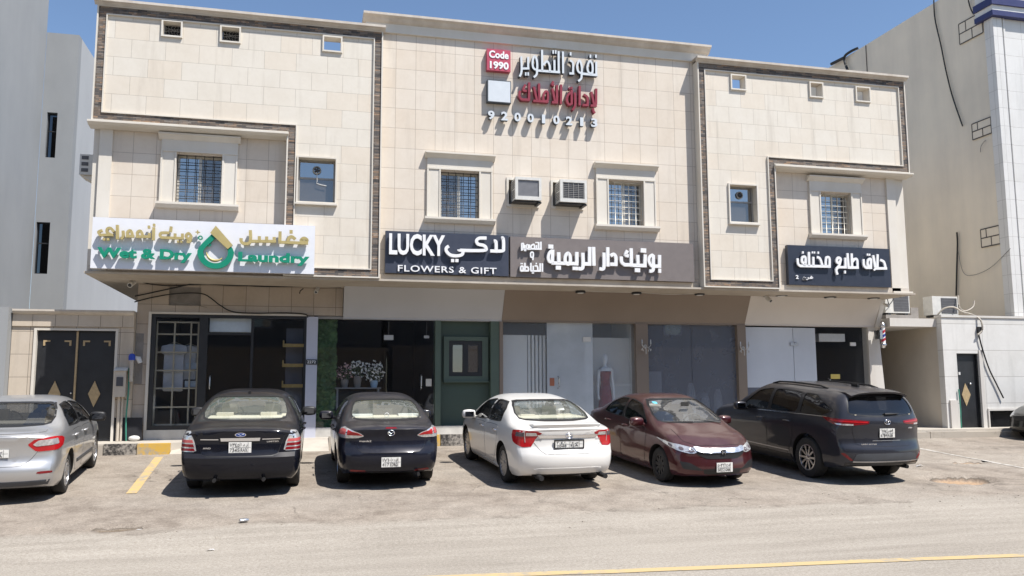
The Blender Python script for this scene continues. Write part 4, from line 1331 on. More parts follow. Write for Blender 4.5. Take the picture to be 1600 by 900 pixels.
# lettering of the signs: strokes as (width, closed, points in the plane of the board)
STROKES = {
 'nufuz': [(0.062,0,[(6.897,10.053),(6.891,9.711)]), (0.074,0,[(6.924,9.703),(6.521,9.706)]), (0.054,0,[(6.891,10.235),(6.89,10.149)]), (0.049,0,[(6.744,10.221),(6.742,10.135)]), (0.062,1,[(6.687,9.757),(6.661,9.904),(6.73,10.059),(6.793,9.947),(6.784,9.755)]), (0.061,1,[(6.418,9.755),(6.39,9.901),(6.45,10.044),(6.506,9.911),(6.504,9.73)]), (0.061,0,[(6.504,9.73),(6.493,9.581),(6.411,9.5)]), (0.061,0,[(6.197,10.021),(6.282,9.955),(6.278,9.689)]), (0.065,0,[(6.31,9.688),(6.182,9.681)]), (0.053,0,[(6.223,10.232),(6.222,10.147)])],
 'tatweer': [(0.061,0,[(6.025,10.235),(6.025,9.671)]), (0.061,0,[(5.912,10.233),(5.91,9.678)]), (0.069,0,[(5.945,9.692),(5.313,9.685)]), (0.061,0,[(5.8,9.996),(5.801,9.711)]), (0.045,0,[(5.772,10.245),(5.771,10.152)]), (0.045,0,[(5.836,10.251),(5.835,10.158)]), (0.061,0,[(5.485,10.226),(5.485,9.694)]), (0.061,0,[(5.513,9.833),(5.609,9.943),(5.675,9.837),(5.68,9.69)]), (0.061,1,[(5.255,9.747),(5.244,9.924),(5.295,10.044),(5.349,9.934),(5.349,9.713)]), (0.06,0,[(5.349,9.713),(5.342,9.583),(5.266,9.501)]), (0.06,0,[(5.128,10.008),(5.126,9.704)]), (0.064,0,[(5.157,9.717),(4.949,9.695)]), (0.048,0,[(5.063,9.609),(5.062,9.525)]), (0.048,0,[(5.125,9.614),(5.125,9.53)]), (0.06,0,[(4.951,10.002),(4.959,9.637),(4.907,9.487)])],
 'idara': [(0.065,0,[(6.892,9.356),(6.879,8.946)]), (0.069,0,[(6.896,8.92),(6.734,8.903)]), (0.065,0,[(6.761,9.264),(6.827,8.931)]), (0.065,0,[(6.797,8.834),(6.807,8.771),(6.845,8.717)]), (0.065,0,[(6.556,9.174),(6.651,9.107),(6.655,8.907)]), (0.065,0,[(6.68,8.909),(6.52,8.903)]), (0.065,0,[(6.456,9.387),(6.445,8.885)]), (0.065,0,[(6.332,9.204),(6.328,8.882),(6.256,8.75)]), (0.065,1,[(6.231,9.179),(6.154,9.135),(6.115,9.001),(6.164,8.89),(6.237,8.927)]), (0.065,0,[(6.241,9.264),(6.24,8.89)]), (0.045,0,[(6.191,9.331),(6.19,9.272)]), (0.045,0,[(6.246,9.344),(6.246,9.285)])],
 'amlak': [(0.065,0,[(5.977,9.385),(5.961,8.885)]), (0.065,0,[(5.867,9.359),(5.862,8.929)]), (0.069,0,[(5.885,8.916),(5.73,8.912)]), (0.065,0,[(5.75,9.265),(5.81,8.935)]), (0.065,0,[(5.773,9.446),(5.743,9.37),(5.797,9.353)]), (0.064,1,[(5.513,9.037),(5.56,9.166),(5.623,9.15),(5.621,8.952),(5.527,8.934)]), (0.064,0,[(5.642,8.912),(5.256,8.913)]), (0.064,0,[(5.405,9.362),(5.412,8.935)]), (0.064,0,[(5.273,9.268),(5.349,8.93)]), (0.064,0,[(5.155,9.366),(5.146,8.935)]), (0.068,0,[(5.173,8.927),(4.956,8.918)]), (0.064,0,[(4.966,8.91),(4.904,8.999),(4.92,9.134)]), (0.064,0,[(5.057,9.302),(5.002,9.162),(5.091,9.144)])],
 'lucky': [(0.075,0,[(4.427,5.455),(4.473,5.439),(4.48,5.223),(4.446,5.147),(4.158,5.137)]), (0.075,0,[(4.244,5.377),(4.295,5.358),(4.302,5.163)]), (0.074,0,[(4.068,5.441),(3.893,5.43),(3.826,5.362),(3.872,5.287),(3.999,5.263),(4.055,5.202),(3.999,5.142),(3.474,5.127),(3.406,5.153)]), (0.074,0,[(3.505,5.114),(3.487,5.03),(3.37,4.993),(3.214,5.006),(3.118,5.09),(3.112,5.168),(3.171,5.215)]), (0.074,0,[(3.261,4.914),(3.262,4.841)]), (0.074,0,[(3.362,4.917),(3.362,4.844)])],
 'tasmim': [(0.038,0,[(5.401,5.405),(5.401,5.231)]), (0.038,0,[(5.344,5.396),(5.344,5.229)]), (0.04,0,[(5.421,5.229),(4.925,5.209)]), (0.038,0,[(5.291,5.32),(5.29,5.231)]), (0.024,0,[(5.276,5.395),(5.276,5.365)]), (0.024,0,[(5.308,5.396),(5.308,5.366)]), (0.037,1,[(5.16,5.233),(5.164,5.301),(5.227,5.331),(5.236,5.239)]), (0.037,0,[(5.113,5.327),(5.113,5.225)]), (0.029,1,[(5.046,5.232),(5.047,5.311),(5.083,5.312),(5.082,5.233)]), (0.037,0,[(5.003,5.309),(5.002,5.221)]), (0.056,0,[(5.007,5.186),(5.007,5.162)]), (0.037,0,[(4.926,5.354),(4.925,5.168)]), (0.037,0,[(4.926,5.336),(4.967,5.337),(4.966,5.22)])],
 'wa': [(0.035,1,[(5.15,5.03),(5.151,5.132),(5.206,5.134),(5.205,5.032)]), (0.035,0,[(5.205,5.046),(5.199,4.953)])],
 'khiyata': [(0.037,0,[(5.434,4.884),(5.433,4.681)]), (0.037,0,[(5.379,4.882),(5.377,4.697)]), (0.04,0,[(5.395,4.698),(5.139,4.69)]), (0.037,0,[(5.244,4.817),(5.306,4.806),(5.322,4.705)]), (0.029,0,[(5.282,4.89),(5.282,4.855)]), (0.037,0,[(5.207,4.816),(5.206,4.695)]), (0.056,0,[(5.197,4.657),(5.197,4.63)]), (0.037,0,[(5.148,4.884),(5.146,4.686)]), (0.04,0,[(5.098,4.694),(4.892,4.688)]), (0.037,1,[(5.002,4.695),(5.008,4.772),(5.074,4.774),(5.082,4.698)]), (0.037,0,[(5,4.88),(4.999,4.695)]), (0.037,1,[(4.9,4.692),(4.901,4.786),(4.95,4.788),(4.95,4.694)]), (0.024,0,[(4.904,4.874),(4.904,4.842)]), (0.024,0,[(4.937,4.875),(4.937,4.843)])],
 'rimiya': [(0.084,0,[(6.725,5.324),(6.729,4.863)]), (0.084,0,[(6.625,5.32),(6.618,4.887)]), (0.089,0,[(6.658,4.902),(6.43,4.902)]), (0.084,0,[(6.448,5.17),(6.451,4.882),(6.421,4.785),(6.336,4.783)]), (0.084,0,[(6.295,5.185),(6.294,4.918)]), (0.083,0,[(6.331,4.899),(5.655,4.898)]), (0.149,0,[(6.256,4.824),(6.255,4.742)]), (0.076,1,[(6.069,4.877),(6.003,4.95),(6.008,5.079),(6.072,5.15),(6.123,5.083),(6.127,4.94)]), (0.083,0,[(5.837,5.162),(5.84,4.917)]), (0.128,0,[(5.825,4.835),(5.824,4.74)]), (0.07,1,[(5.671,5.177),(5.608,5.141),(5.575,5.031),(5.602,4.937),(5.669,4.939)]), (0.083,0,[(5.686,5.218),(5.676,4.905)]), (0.124,0,[(5.641,5.341),(5.64,5.243)])],
 'boutique': [(0.082,0,[(8.445,5.185),(8.437,4.885)]), (0.086,0,[(8.477,4.907),(8.226,4.899)]), (0.077,0,[(8.438,4.843),(8.436,4.739)]), (0.068,1,[(8.264,5.173),(8.175,5.118),(8.162,5.014),(8.215,4.913),(8.269,4.914)]), (0.082,0,[(8.276,5.179),(8.271,4.868),(8.242,4.785),(8.162,4.776)]), (0.082,0,[(8.063,5.183),(8.05,4.896)]), (0.086,0,[(8.093,4.907),(7.676,4.905)]), (0.145,0,[(8.018,5.336),(8.016,5.23)]), (0.081,0,[(7.865,5.165),(7.869,4.902)]), (0.138,0,[(7.849,4.836),(7.847,4.738)]), (0.081,0,[(7.697,5.326),(7.694,4.897)]), (0.086,0,[(7.724,4.915),(7.496,4.911)]), (0.081,0,[(7.532,4.903),(7.443,4.974),(7.434,5.111)]), (0.081,0,[(7.599,5.265),(7.547,5.16),(7.627,5.132)])],
 'dar': [(0.081,0,[(7.16,5.119),(7.232,5.164),(7.294,5.1),(7.293,4.896)]), (0.085,0,[(7.331,4.914),(7.144,4.914)]), (0.081,0,[(7.09,5.33),(7.085,4.855)]), (0.08,0,[(6.989,5.195),(6.985,4.863),(6.952,4.789),(6.864,4.797)])],
 'hallaq': [(0.065,0,[(14.742,5.27),(14.856,5.217),(14.898,5.046)]), (0.068,0,[(14.937,5.048),(14.552,5.036)]), (0.064,0,[(14.673,5.417),(14.644,5.047)]), (0.064,0,[(14.541,5.024),(14.574,4.99)]), (0.064,0,[(14.535,5.387),(14.579,5.062)]), (0.064,1,[(14.45,5.281),(14.364,5.235),(14.357,5.124),(14.438,5.075)]), (0.064,0,[(14.461,5.29),(14.445,5.041)]), (0.068,0,[(14.477,5.051),(14.281,5.045)]), (0.064,0,[(14.294,5.045),(14.233,5.117),(14.234,5.271)]), (0.044,0,[(14.36,5.424),(14.357,5.372)]), (0.044,0,[(14.422,5.422),(14.419,5.371)])],
 'tabi': [(0.064,0,[(13.888,5.413),(13.882,5.041)]), (0.064,0,[(13.894,5.186),(13.976,5.269),(14.044,5.242),(14.043,5.046)]), (0.067,0,[(14.078,5.044),(13.747,5.034)]), (0.064,0,[(13.762,5.415),(13.774,5.038)]), (0.064,0,[(13.69,5.294),(13.679,5.044)]), (0.064,0,[(13.713,5.04),(13.465,5.035)]), (0.05,0,[(13.66,4.95),(13.656,4.875)]), (0.064,1,[(13.421,5.197),(13.483,5.287),(13.549,5.243),(13.481,5.144)]), (0.064,0,[(13.543,5.226),(13.491,5.08),(13.4,4.959),(13.431,4.838)])],
 'mukhtalif': [(0.069,0,[(13.242,5.047),(12.338,5.036)]), (0.063,0,[(12.357,5.032),(12.293,5.09),(12.285,5.23)]), (0.063,0,[(13.209,5.038),(13.216,5.266),(13.122,5.268),(13.098,5.068)]), (0.063,0,[(12.846,5.282),(12.938,5.245),(12.998,5.065)]), (0.047,0,[(12.895,5.427),(12.892,5.37)]), (0.063,0,[(12.743,5.284),(12.735,5.065)]), (0.037,0,[(12.724,5.425),(12.721,5.374)]), (0.037,0,[(12.784,5.424),(12.781,5.373)]), (0.063,0,[(12.618,5.409),(12.611,5.053)]), (0.063,1,[(12.499,5.083),(12.508,5.264),(12.424,5.262),(12.404,5.16),(12.453,5.102)]), (0.046,0,[(12.443,5.418),(12.44,5.361)])],
 'wet': [(0.069,1,[(-2.512,5.244),(-2.561,5.18),(-2.507,5.119),(-2.458,5.184)]), (0.068,0,[(-2.457,5.177),(-2.479,5.065),(-2.54,5.067)]), (0.068,0,[(-2.634,5.233),(-2.632,5.122)]), (0.068,0,[(-2.606,5.129),(-3.058,5.13)]), (0.068,0,[(-3.046,5.126),(-3.08,5.18),(-3.05,5.232),(-2.897,5.239)]), (0.068,0,[(-2.781,5.229),(-2.778,5.137)]), (0.068,0,[(-2.864,5.376),(-2.876,5.258)]), (0.052,0,[(-2.715,5.08),(-2.713,5.032)]), (0.052,0,[(-2.648,5.079),(-2.646,5.032)])],
 'and_dry': [(0.068,0,[(-3.211,5.347),(-3.207,5.065)]), (0.057,0,[(-3.208,5.422),(-3.206,5.367)]), (0.068,0,[(-3.291,5.22),(-3.29,5.124)]), (0.068,0,[(-3.262,5.141),(-3.555,5.132)]), (0.068,0,[(-3.521,5.149),(-3.525,5.227),(-3.463,5.254),(-3.418,5.146)]), (0.057,0,[(-3.309,5.376),(-3.306,5.316)]), (0.068,0,[(-3.711,5.141),(-3.719,5.223),(-3.658,5.253),(-3.619,5.138)]), (0.067,0,[(-3.59,5.135),(-3.746,5.129)]), (0.067,0,[(-3.811,5.247),(-3.802,5.131),(-3.836,5.061)]), (0.067,0,[(-3.928,5.365),(-3.91,5.058)]), (0.067,0,[(-3.987,5.212),(-4.046,5.288),(-4.111,5.276),(-4.116,5.2),(-4.027,5.147)]), (0.067,0,[(-3.998,5.148),(-4.261,5.137)]), (0.067,0,[(-4.245,5.134),(-4.281,5.2),(-4.211,5.237)]), (0.059,0,[(-4.168,5.074),(-4.166,5.023)]), (0.059,0,[(-4.092,5.077),(-4.089,5.026)])],
 'maghasil': [(0.082,1,[(-0.104,5.23),(-0.167,5.183),(-0.102,5.14),(-0.039,5.187)]), (0.072,0,[(-0.016,5.121),(-0.65,5.123)]), (0.077,0,[(-0.449,5.144),(-0.43,5.223),(-0.367,5.253),(-0.291,5.2)]), (0.079,0,[(-0.387,5.401),(-0.385,5.327)]), (0.077,0,[(-0.62,5.36),(-0.618,5.126)]), (0.072,0,[(-0.698,5.137),(-1.254,5.119)]), (0.077,0,[(-0.741,5.231),(-0.74,5.138)]), (0.077,0,[(-0.901,5.235),(-0.898,5.138)]), (0.076,0,[(-1.054,5.237),(-1.05,5.132)]), (0.076,0,[(-1.246,5.362),(-1.236,5.136),(-1.283,5.068),(-1.371,5.063),(-1.428,5.112),(-1.432,5.178)])],
}
# ------------------------------------------------------------------ signs
plain('sign_white', (0.74, 0.75, 0.79), 0.35, var=0.02)
plain('sign_navy', (0.045, 0.052, 0.075), 0.4, var=0.05)
plain('sign_grey', (0.185, 0.16, 0.15), 0.45, var=0.05)
plain('sign_ink', (0.028, 0.034, 0.052), 0.4, var=0.05)
plain('letter_shaded', (0.60, 0.635, 0.66), 0.4, var=0.03)  # white letter faces with their bluish shade mixed into the colour
plain('letter_white', (0.80, 0.80, 0.80), 0.4, var=0.02)
plain('letter_gold', (0.52, 0.42, 0.18), 0.4, metal=0.25, var=0.06)
plain('letter_green', (0.010, 0.24, 0.145), 0.35, var=0.05)
plain('letter_red', (0.25, 0.028, 0.045), 0.4, var=0.05)
plain('letter_side', (0.05, 0.06, 0.07), 0.5)
plain('plate_red', (0.44, 0.06, 0.10), 0.4, var=0.04)

FAR = arabic('\u0641\u0631\u0639')


def stroke_word(root, name, key, y, depth, mat, side=None, fat=1.0, shift=(0, 0)):
    """one word of thick flat strokes standing off the board; crossing strokes step forward a hair"""
    mb = MB()
    bm = mb.bm
    for k, (w, closed, pts) in enumerate(STROKES[key]):
        P = [Vector((a + shift[0], b + shift[1])) for a, b in pts]
        if closed:
            Q = []
            for i in range(len(P)):              # rounded rings
                p0, p1, p2, p3 = P[i - 1], P[i], P[(i + 1) % len(P)], P[(i + 2) % len(P)]
                for j in range(4):
                    t = j / 4
                    Q.append(0.5 * ((2 * p1) + (p2 - p0) * t + (2 * p0 - 5 * p1 + 4 * p2 - p3) * t * t + (3 * p1 - p0 - 3 * p2 + p3) * t ** 3))
            P = Q
        elif len(P) > 2:
            Q = []
            for i in range(len(P) - 1):
                p0, p1, p2, p3 = P[max(i - 1, 0)], P[i], P[i + 1], P[min(i + 2, len(P) - 1)]
                for j in range(4):
                    t = j / 4
                    Q.append(0.5 * ((2 * p1) + (p2 - p0) * t + (2 * p0 - 5 * p1 + 4 * p2 - p3) * t * t + (3 * p1 - p0 - 3 * p2 + p3) * t ** 3))
            P = Q + [P[-1]]
        n = len(P)
        w = w * fat / 2
        yf = y - depth - 0.0009 * k
        yb_ = y + 0.0007 * k
        rows = []
        for i in range(n):
            a = P[i - 1] if (i or closed) else P[i]
            c = P[(i + 1) % n] if (i < n - 1 or closed) else P[i]
            d1, d2_ = (P[i] - a), (c - P[i])
            d = (d1.normalized() if d1.length else Vector((0, 0))) + (d2_.normalized() if d2_.length else Vector((0, 0)))
            d.normalize()
            nn = Vector((-d.y, d.x))
            L_, R_ = P[i] + nn * w, P[i] - nn * w
            rows.append([bm.verts.new((L_.x, yf, L_.y)), bm.verts.new((R_.x, yf, R_.y)), bm.verts.new((R_.x, yb_, R_.y)), bm.verts.new((L_.x, yb_, L_.y))])
        fs = []
        for i in range(n if closed else n - 1):
            A, B_ = rows[i], rows[(i + 1) % n]
            for j in range(4):
                f = bm.faces.new((A[j], A[(j + 1) % 4], B_[(j + 1) % 4], B_[j]))
                f.material_index = 0 if j == 0 else 1
                fs.append(f)
        if not closed:
            for q in (rows[0], rows[-1][::-1]):
                f = bm.faces.new(q)
                f.material_index = 1
                fs.append(f)
        bmesh.ops.recalc_face_normals(bm, faces=fs)
    return mb.build(name, [MATS[mat], MATS[side or mat]], root)


def letters(root, name, s, x0, x1, z0, z1, y, depth, mat, bold=0.03, gap=0.0, side=None, spacing=1.0):
    """raised letters standing off the board on a gap"""
    t = text_mesh(s, x0, x1, z0, z1, y - gap, depth, bold, spacing)
    if side:
        for f in t.bm.faces:
            f.material_index = 0 if f.normal.y < -0.5 else 1
        return t.build(name, [MATS[mat], MATS[side]], root)
    return t.build(name, MATS[mat], root)


# property office sign on the bare wall
rs = thing('office_sign', 'large raised white and red Arabic letters with a phone number high on the centre', 'sign', (5.5, YC, 8.35))
yb = YC - 0.03
stroke_word(rs, 'lettering', 'nufuz', yb - 0.01, 0.125, 'letter_shaded', 'letter_side', 0.86)
stroke_word(rs, 'lettering', 'tatweer', yb - 0.01, 0.125, 'letter_shaded', 'letter_side', 0.86)
stroke_word(rs, 'lettering', 'idara', yb - 0.01, 0.115, 'letter_red', None, 0.86)
stroke_word(rs, 'lettering', 'amlak', yb - 0.01, 0.115, 'letter_red', None, 0.86)
for k, ch in enumerate('920010213'):
    x = 4.12 + (6.74 - 4.12) * k / 8
    wd = 0.165 if ch != '1' else 0.085
    letters(rs, 'digit', ch, x + (0.165 - wd) / 2, x + (0.165 + wd) / 2, 8.36, 8.58, yb - 0.01, 0.115, 'letter_shaded', 0.035, 0.0, 'letter_side')
q = MB().box(4.10, 4.69, yb - 0.11, yb + 0.03, 9.60, 10.14)
q.bevel(0.012, 2)
q = q.build('code_plate', MATS['plate_red'], rs)
letters(q, 'lettering', 'Code', 4.15, 4.64, 9.91, 10.10, yb - 0.1105, 0.012, 'letter_white', 0.035)
letters(q, 'lettering', '1990', 4.17, 4.64, 9.64, 9.83, yb - 0.1105, 0.012, 'letter_white', 0.035)
q = MB().box(4.11, 4.70, yb - 0.11, yb + 0.03, 8.80, 9.36, 1)
q.box(4.13, 4.68, yb - 0.115, yb - 0.1105, 8.82, 9.34, 0)
q.build('blank_plate', [MATS['letter_shaded'], MATS['letter_side']], rs)

# laundry
ys_ = 19.07
ls = thing('laundry_sign', 'wide white shop sign with gold Arabic, green letters and a water drop', 'sign', (-2.15, ys_, 4.45))
bd = MB().box(-4.43, 0.13, ys_, ys_ + 0.12, 4.45, 5.535)
bd.bevel(0.008, 1)
bd.build('sign_board', MATS['sign_white'], ls)
stroke_word(ls, 'lettering', 'wet', ys_ - 0.055, 0.06, 'letter_gold', None, 0.8)
stroke_word(ls, 'lettering', 'and_dry', ys_ - 0.055, 0.06, 'letter_gold', None, 0.8)
stroke_word(ls, 'lettering', 'maghasil', ys_ - 0.055, 0.06, 'letter_gold', None, 0.86)
letters(ls, 'lettering', 'Wet & Dry', -4.29, -2.43, 4.60, 4.88, ys_ - 0.06, 0.055, 'letter_green', 0.045)
letters(ls, 'lettering', 'Laundry', -1.48, 0.02, 4.61, 4.88, ys_ - 0.06, 0.055, 'letter_green', 0.045)
# drop emblem: green drop outline, gold slanted cap, pale swoosh and bubbles


def drop(cx, cz, r, top, n=44):
    """teardrop loop: a circle drawn up to a point"""
    pts = []
    for k in range(n):
        t = 2 * math.pi * k / n
        x, z = math.sin(t), -math.cos(t)
        if z > 0:
            s = z ** 1.5
            x *= (1 - s * 0.98) * (1 - 0.12 * z)
            z = z * (top / r)
        pts.append((cx + x * r, cz + z * r))
    return pts


lc = (-1.945, 4.87)
ou, inn_ = drop(lc[0], lc[1], 0.375, 0.52), drop(lc[0], lc[1] + 0.0, 0.255, 0.33)
em = MB().ring(ou, inn_, 'y', ys_ - 0.105, ys_ - 0.04)
em.build('drop_emblem', MATS['letter_green'], ls)
MB().prism([(-1.96, 5.43), (-1.60, 5.02), (-1.70, 4.925), (-2.07, 5.27)], 'y', ys_ - 0.125, ys_ - 0.04).build('drop_cap', MATS['letter_gold'], ls)
sw = MB().tube([(lc[0] - 0.19 * math.cos(a), ys_ - 0.09, lc[1] + 0.0 + 0.20 * math.sin(a) * -1) for a in [0.1 + 2.3 * k / 12 for k in range(13)]], [0.012 + 0.022 * math.sin(math.pi * k / 12) for k in range(13)], 8)
sw.build('drop_swoosh', MATS['letter_gold'], ls, 60)
for x, z, r in ((-2.27, 5.16, 0.05), (-2.09, 5.02, 0.045)):
    MB().lathe([(r, -0.035), (r, 0.0), (r * 0.5, 0.0), (r * 0.5, -0.035)], 'y', (x, ys_ - 0.05, z), 18, 0, closed=True).build('bubble', MATS['letter_green'], ls, 40)
st_ = [(-2.33 + (0.055 if k % 2 == 0 else 0.022) * math.sin(2 * math.pi * k / 8), 5.28 + (0.055 if k % 2 == 0 else 0.022) * math.cos(2 * math.pi * k / 8)) for k in range(8)]
MB().prism(st_, 'y', ys_ - 0.09, ys_ - 0.045).build('sparkle', MATS['letter_gold'], ls)

# flower shop
yf = 19.30
fs = thing('flower_sign', 'dark navy shop sign with large white Latin and Arabic letters over a smaller line', 'sign', (3.15, yf, 4.56))
MB().box(1.71, 4.62, yf, yf + 0.12, 4.56, 5.535).bevel(0.008, 1).build('sign_board', MATS['sign_navy'], fs)
letters(fs, 'lettering', 'LUCKY', 1.79, 3.08, 4.97, 5.47, yf - 0.04, 0.05, 'letter_white', 0.03)
stroke_word(fs, 'lettering', 'lucky', yf - 0.04, 0.05, 'letter_white')
letters(fs, 'lettering', 'FLOWERS & GIFT', 2.00, 4.32, 4.595, 4.745, yf - 0.005, 0.03, 'letter_white', 0.012, 0, None, 1.1)

# boutique
bs = thing('boutique_sign', 'long brown-grey shop sign with thick white Arabic letters', 'sign', (7.03, yf, 4.55))
MB().box(4.665, 9.40, yf + 0.002, yf + 0.122, 4.55, 5.52).bevel(0.008, 1).build('sign_board', MATS['sign_grey'], bs)
stroke_word(bs, 'lettering', 'boutique', yf - 0.04, 0.05, 'letter_white')
stroke_word(bs, 'lettering', 'dar', yf - 0.04, 0.05, 'letter_white')
stroke_word(bs, 'lettering', 'rimiya', yf - 0.04, 0.05, 'letter_white')
stroke_word(bs, 'lettering', 'tasmim', yf - 0.04, 0.035, 'letter_white')
stroke_word(bs, 'lettering', 'wa', yf - 0.04, 0.035, 'letter_white')
stroke_word(bs, 'lettering', 'khiyata', yf - 0.04, 0.035, 'letter_white')

# barber
hs = thing('barber_sign', 'near black shop sign with white Arabic letters at the right end', 'sign', (13.57, yf, 4.55))
MB().box(12.05, 15.09, yf, yf + 0.12, 4.55, 5.585).bevel(0.008, 1).build('sign_board', MATS['sign_ink'], hs)
stroke_word(hs, 'lettering', 'hallaq', yf - 0.04, 0.035, 'letter_white')
stroke_word(hs, 'lettering', 'tabi', yf - 0.04, 0.035, 'letter_white')
stroke_word(hs, 'lettering', 'mukhtalif', yf - 0.04, 0.035, 'letter_white')
letters(hs, 'lettering', FAR, 12.43, 12.74, 4.67, 4.79, yf - 0.005, 0.02, 'letter_white', 0.03)
letters(hs, 'lettering', '2', 12.24, 12.32, 4.70, 4.80, yf - 0.005, 0.02, 'letter_white', 0.03)
# ------------------------------------------------------------------ car builder
def pc(pts):
    """monotone cubic through points"""
    xs = [p[0] for p in pts]
    ys = [p[1] for p in pts]
    n = len(xs)
    if n == 1:
        return lambda x: ys[0]
    h = [xs[i + 1] - xs[i] for i in range(n - 1)]
    d = [(ys[i + 1] - ys[i]) / h[i] for i in range(n - 1)]
    m = [0.0] * n
    m[0], m[-1] = d[0], d[-1]
    for i in range(1, n - 1):
        if d[i - 1] * d[i] > 0:
            w1, w2 = 2 * h[i] + h[i - 1], h[i] + 2 * h[i - 1]
            m[i] = (w1 + w2) / (w1 / d[i - 1] + w2 / d[i])

    def f(x):
        if x <= xs[0]:
            return ys[0]
        if x >= xs[-1]:
            return ys[-1]
        i = 0
        while x > xs[i + 1]:
            i += 1
        t = (x - xs[i]) / h[i]
        return ((1 + 2 * t) * (1 - t) ** 2 * ys[i] + t * (1 - t) ** 2 * h[i] * m[i] + t * t * (3 - 2 * t) * ys[i + 1] + t * t * (t - 1) * h[i] * m[i + 1])
    return f


def smooth01(t):
    t = max(0.0, min(1.0, t))
    return t * t * (3 - 2 * t)


SIDE = [(0.0, 0.885), (0.06, 0.93), (0.2, 0.968), (0.45, 0.99), (0.62, 1.0), (0.8, 0.993), (0.93, 0.978), (1.0, 0.955)]


class Body:
    def __init__(s, sp):
        s.sp = sp
        s.xr, s.xf, s.W = sp['xr'], sp['xf'], sp['W']
        s.top, s.belt, s.bot = pc(sp['top']), pc(sp['belt']), pc(sp['bot'])
        s.plan = pc(sp['plan'])
        s.tail, s.nose = pc(sp['tail']), pc(sp['nose'])
        s.side = pc(sp.get('side', SIDE))
        s.lean = sp['lean']

    def half(s, x, inset=False):
        """half contour from bottom centre to top centre"""
        e = min(x - s.xr, s.xf - x)
        q = max(0.0, 1 - e / 0.12) ** 2 if not inset else 0.0
        W = s.W * s.plan(x) * (1 - 0.05 * q)
        zt, zb = s.top(x) - 0.03 * q, s.bot(x) + 0.03 * q
        zs = min(s.belt(x), zt - 0.025)
        if inset:
            W -= 0.085
            zt -= 0.045
            zs = min(zs, zt - 0.01)
            z0 = zb + 0.16
            pts = [(0, z0), (W * 0.9, z0), (W * 0.93, z0 + 0.1), (W * 0.94, (z0 + zs) / 2), (W * 0.95, zs)]
            wb = W * 0.95
        else:
            pts = [(0, zb), (W * 0.45, zb), (W * 0.78, zb)]
            for k in range(11):
                t = k / 10
                pts.append((W * s.side(t), zb + (zs - zb) * t))
            wb = W * s.side(1.0)
        H = zt - zs
        n = 2.3 + 2.0 * smooth01((H - 0.10) / 0.3)
        N = 14
        for k in range(1, N + 1):
            a = math.pi / 2 * k / N
            y = wb * max(0.0, math.cos(a)) ** (2 / n) if k < N else 0.0
            z = zs + H * math.sin(a) ** (2 / n)
            y *= 1 - s.lean * (z - zs)
            pts.append((y, z))
        return pts

    def warp(s, x, y, z):
        sp = s.sp
        W = s.W
        wr = max(0.0, 1 - (x - s.xr) / sp.get('lr', 0.75)) ** 2
        wf = max(0.0, 1 - (s.xf - x) / sp.get('lf', 0.9)) ** 2
        q = (abs(y) / W)
        x += wr * (s.tail(z) + sp['bowr'] * q ** 2.6)
        x -= wf * (s.nose(z) + sp['bowf'] * q ** 2.2)
        return Vector((x, y, z))

    def grid(s, xs, inset=False):
        bm = bmesh.new()
        rings = []
        for x in xs:
            h = s.half(x, inset)
            loop = h + [(-y, z) for y, z in h[-2:0:-1]]
            pts = [s.warp(x, y, z) if not inset else Vector((x, y, z)) for y, z in loop]
            rings.append([bm.verts.new(p) for p in pts])
        m = len(rings[0])
        nh = len(s.half(xs[0], inset))
        for A, B in zip(rings, rings[1:]):
            for k in range(m):
                bm.faces.new((A[k], A[(k + 1) % m], B[(k + 1) % m], B[k]))
        for rg, x in ((rings[0], xs[0]), (rings[-1], xs[-1])):
            cols = 12
            h = s.half(x, inset)
            prev = None
            for i in range(nh):
                y, z = h[i]
                lf = rg[i]
                rt_ = rg[(m - i) % m]
                if i in (0, nh - 1):
                    row = [lf]
                else:
                    row = [lf] + [bm.verts.new((s.warp(x, y * (1 - 2 * c / cols), z) if not inset else Vector((x, y * (1 - 2 * c / cols), z)))) for c in range(1, cols)] + [rt_]
                if prev is not None:
                    if len(prev) == 1:
                        for c in range(len(row) - 1):
                            bm.faces.new((prev[0], row[c], row[c + 1]))
                    elif len(row) == 1:
                        for c in range(len(prev) - 1):
                            bm.faces.new((prev[c], row[0], prev[c + 1]))
                    else:
                        for c in range(len(row) - 1):
                            bm.faces.new((prev[c], row[c], row[c + 1], prev[c + 1]))
                prev = row
        bmesh.ops.recalc_face_normals(bm, faces=bm.faces)
        return bm

    def stations(s):
        xs = [s.xr + d for d in (0, 0.012, 0.03, 0.055, 0.085, 0.12, 0.17, 0.23, 0.3, 0.38, 0.46)]
        x = xs[-1] + 0.07
        while x < s.xf - 0.46:
            xs.append(x)
            x += 0.07
        xs += [s.xf - d for d in (0.46, 0.38, 0.3, 0.23, 0.17, 0.12, 0.085, 0.055, 0.03, 0.012, 0)]
        return xs


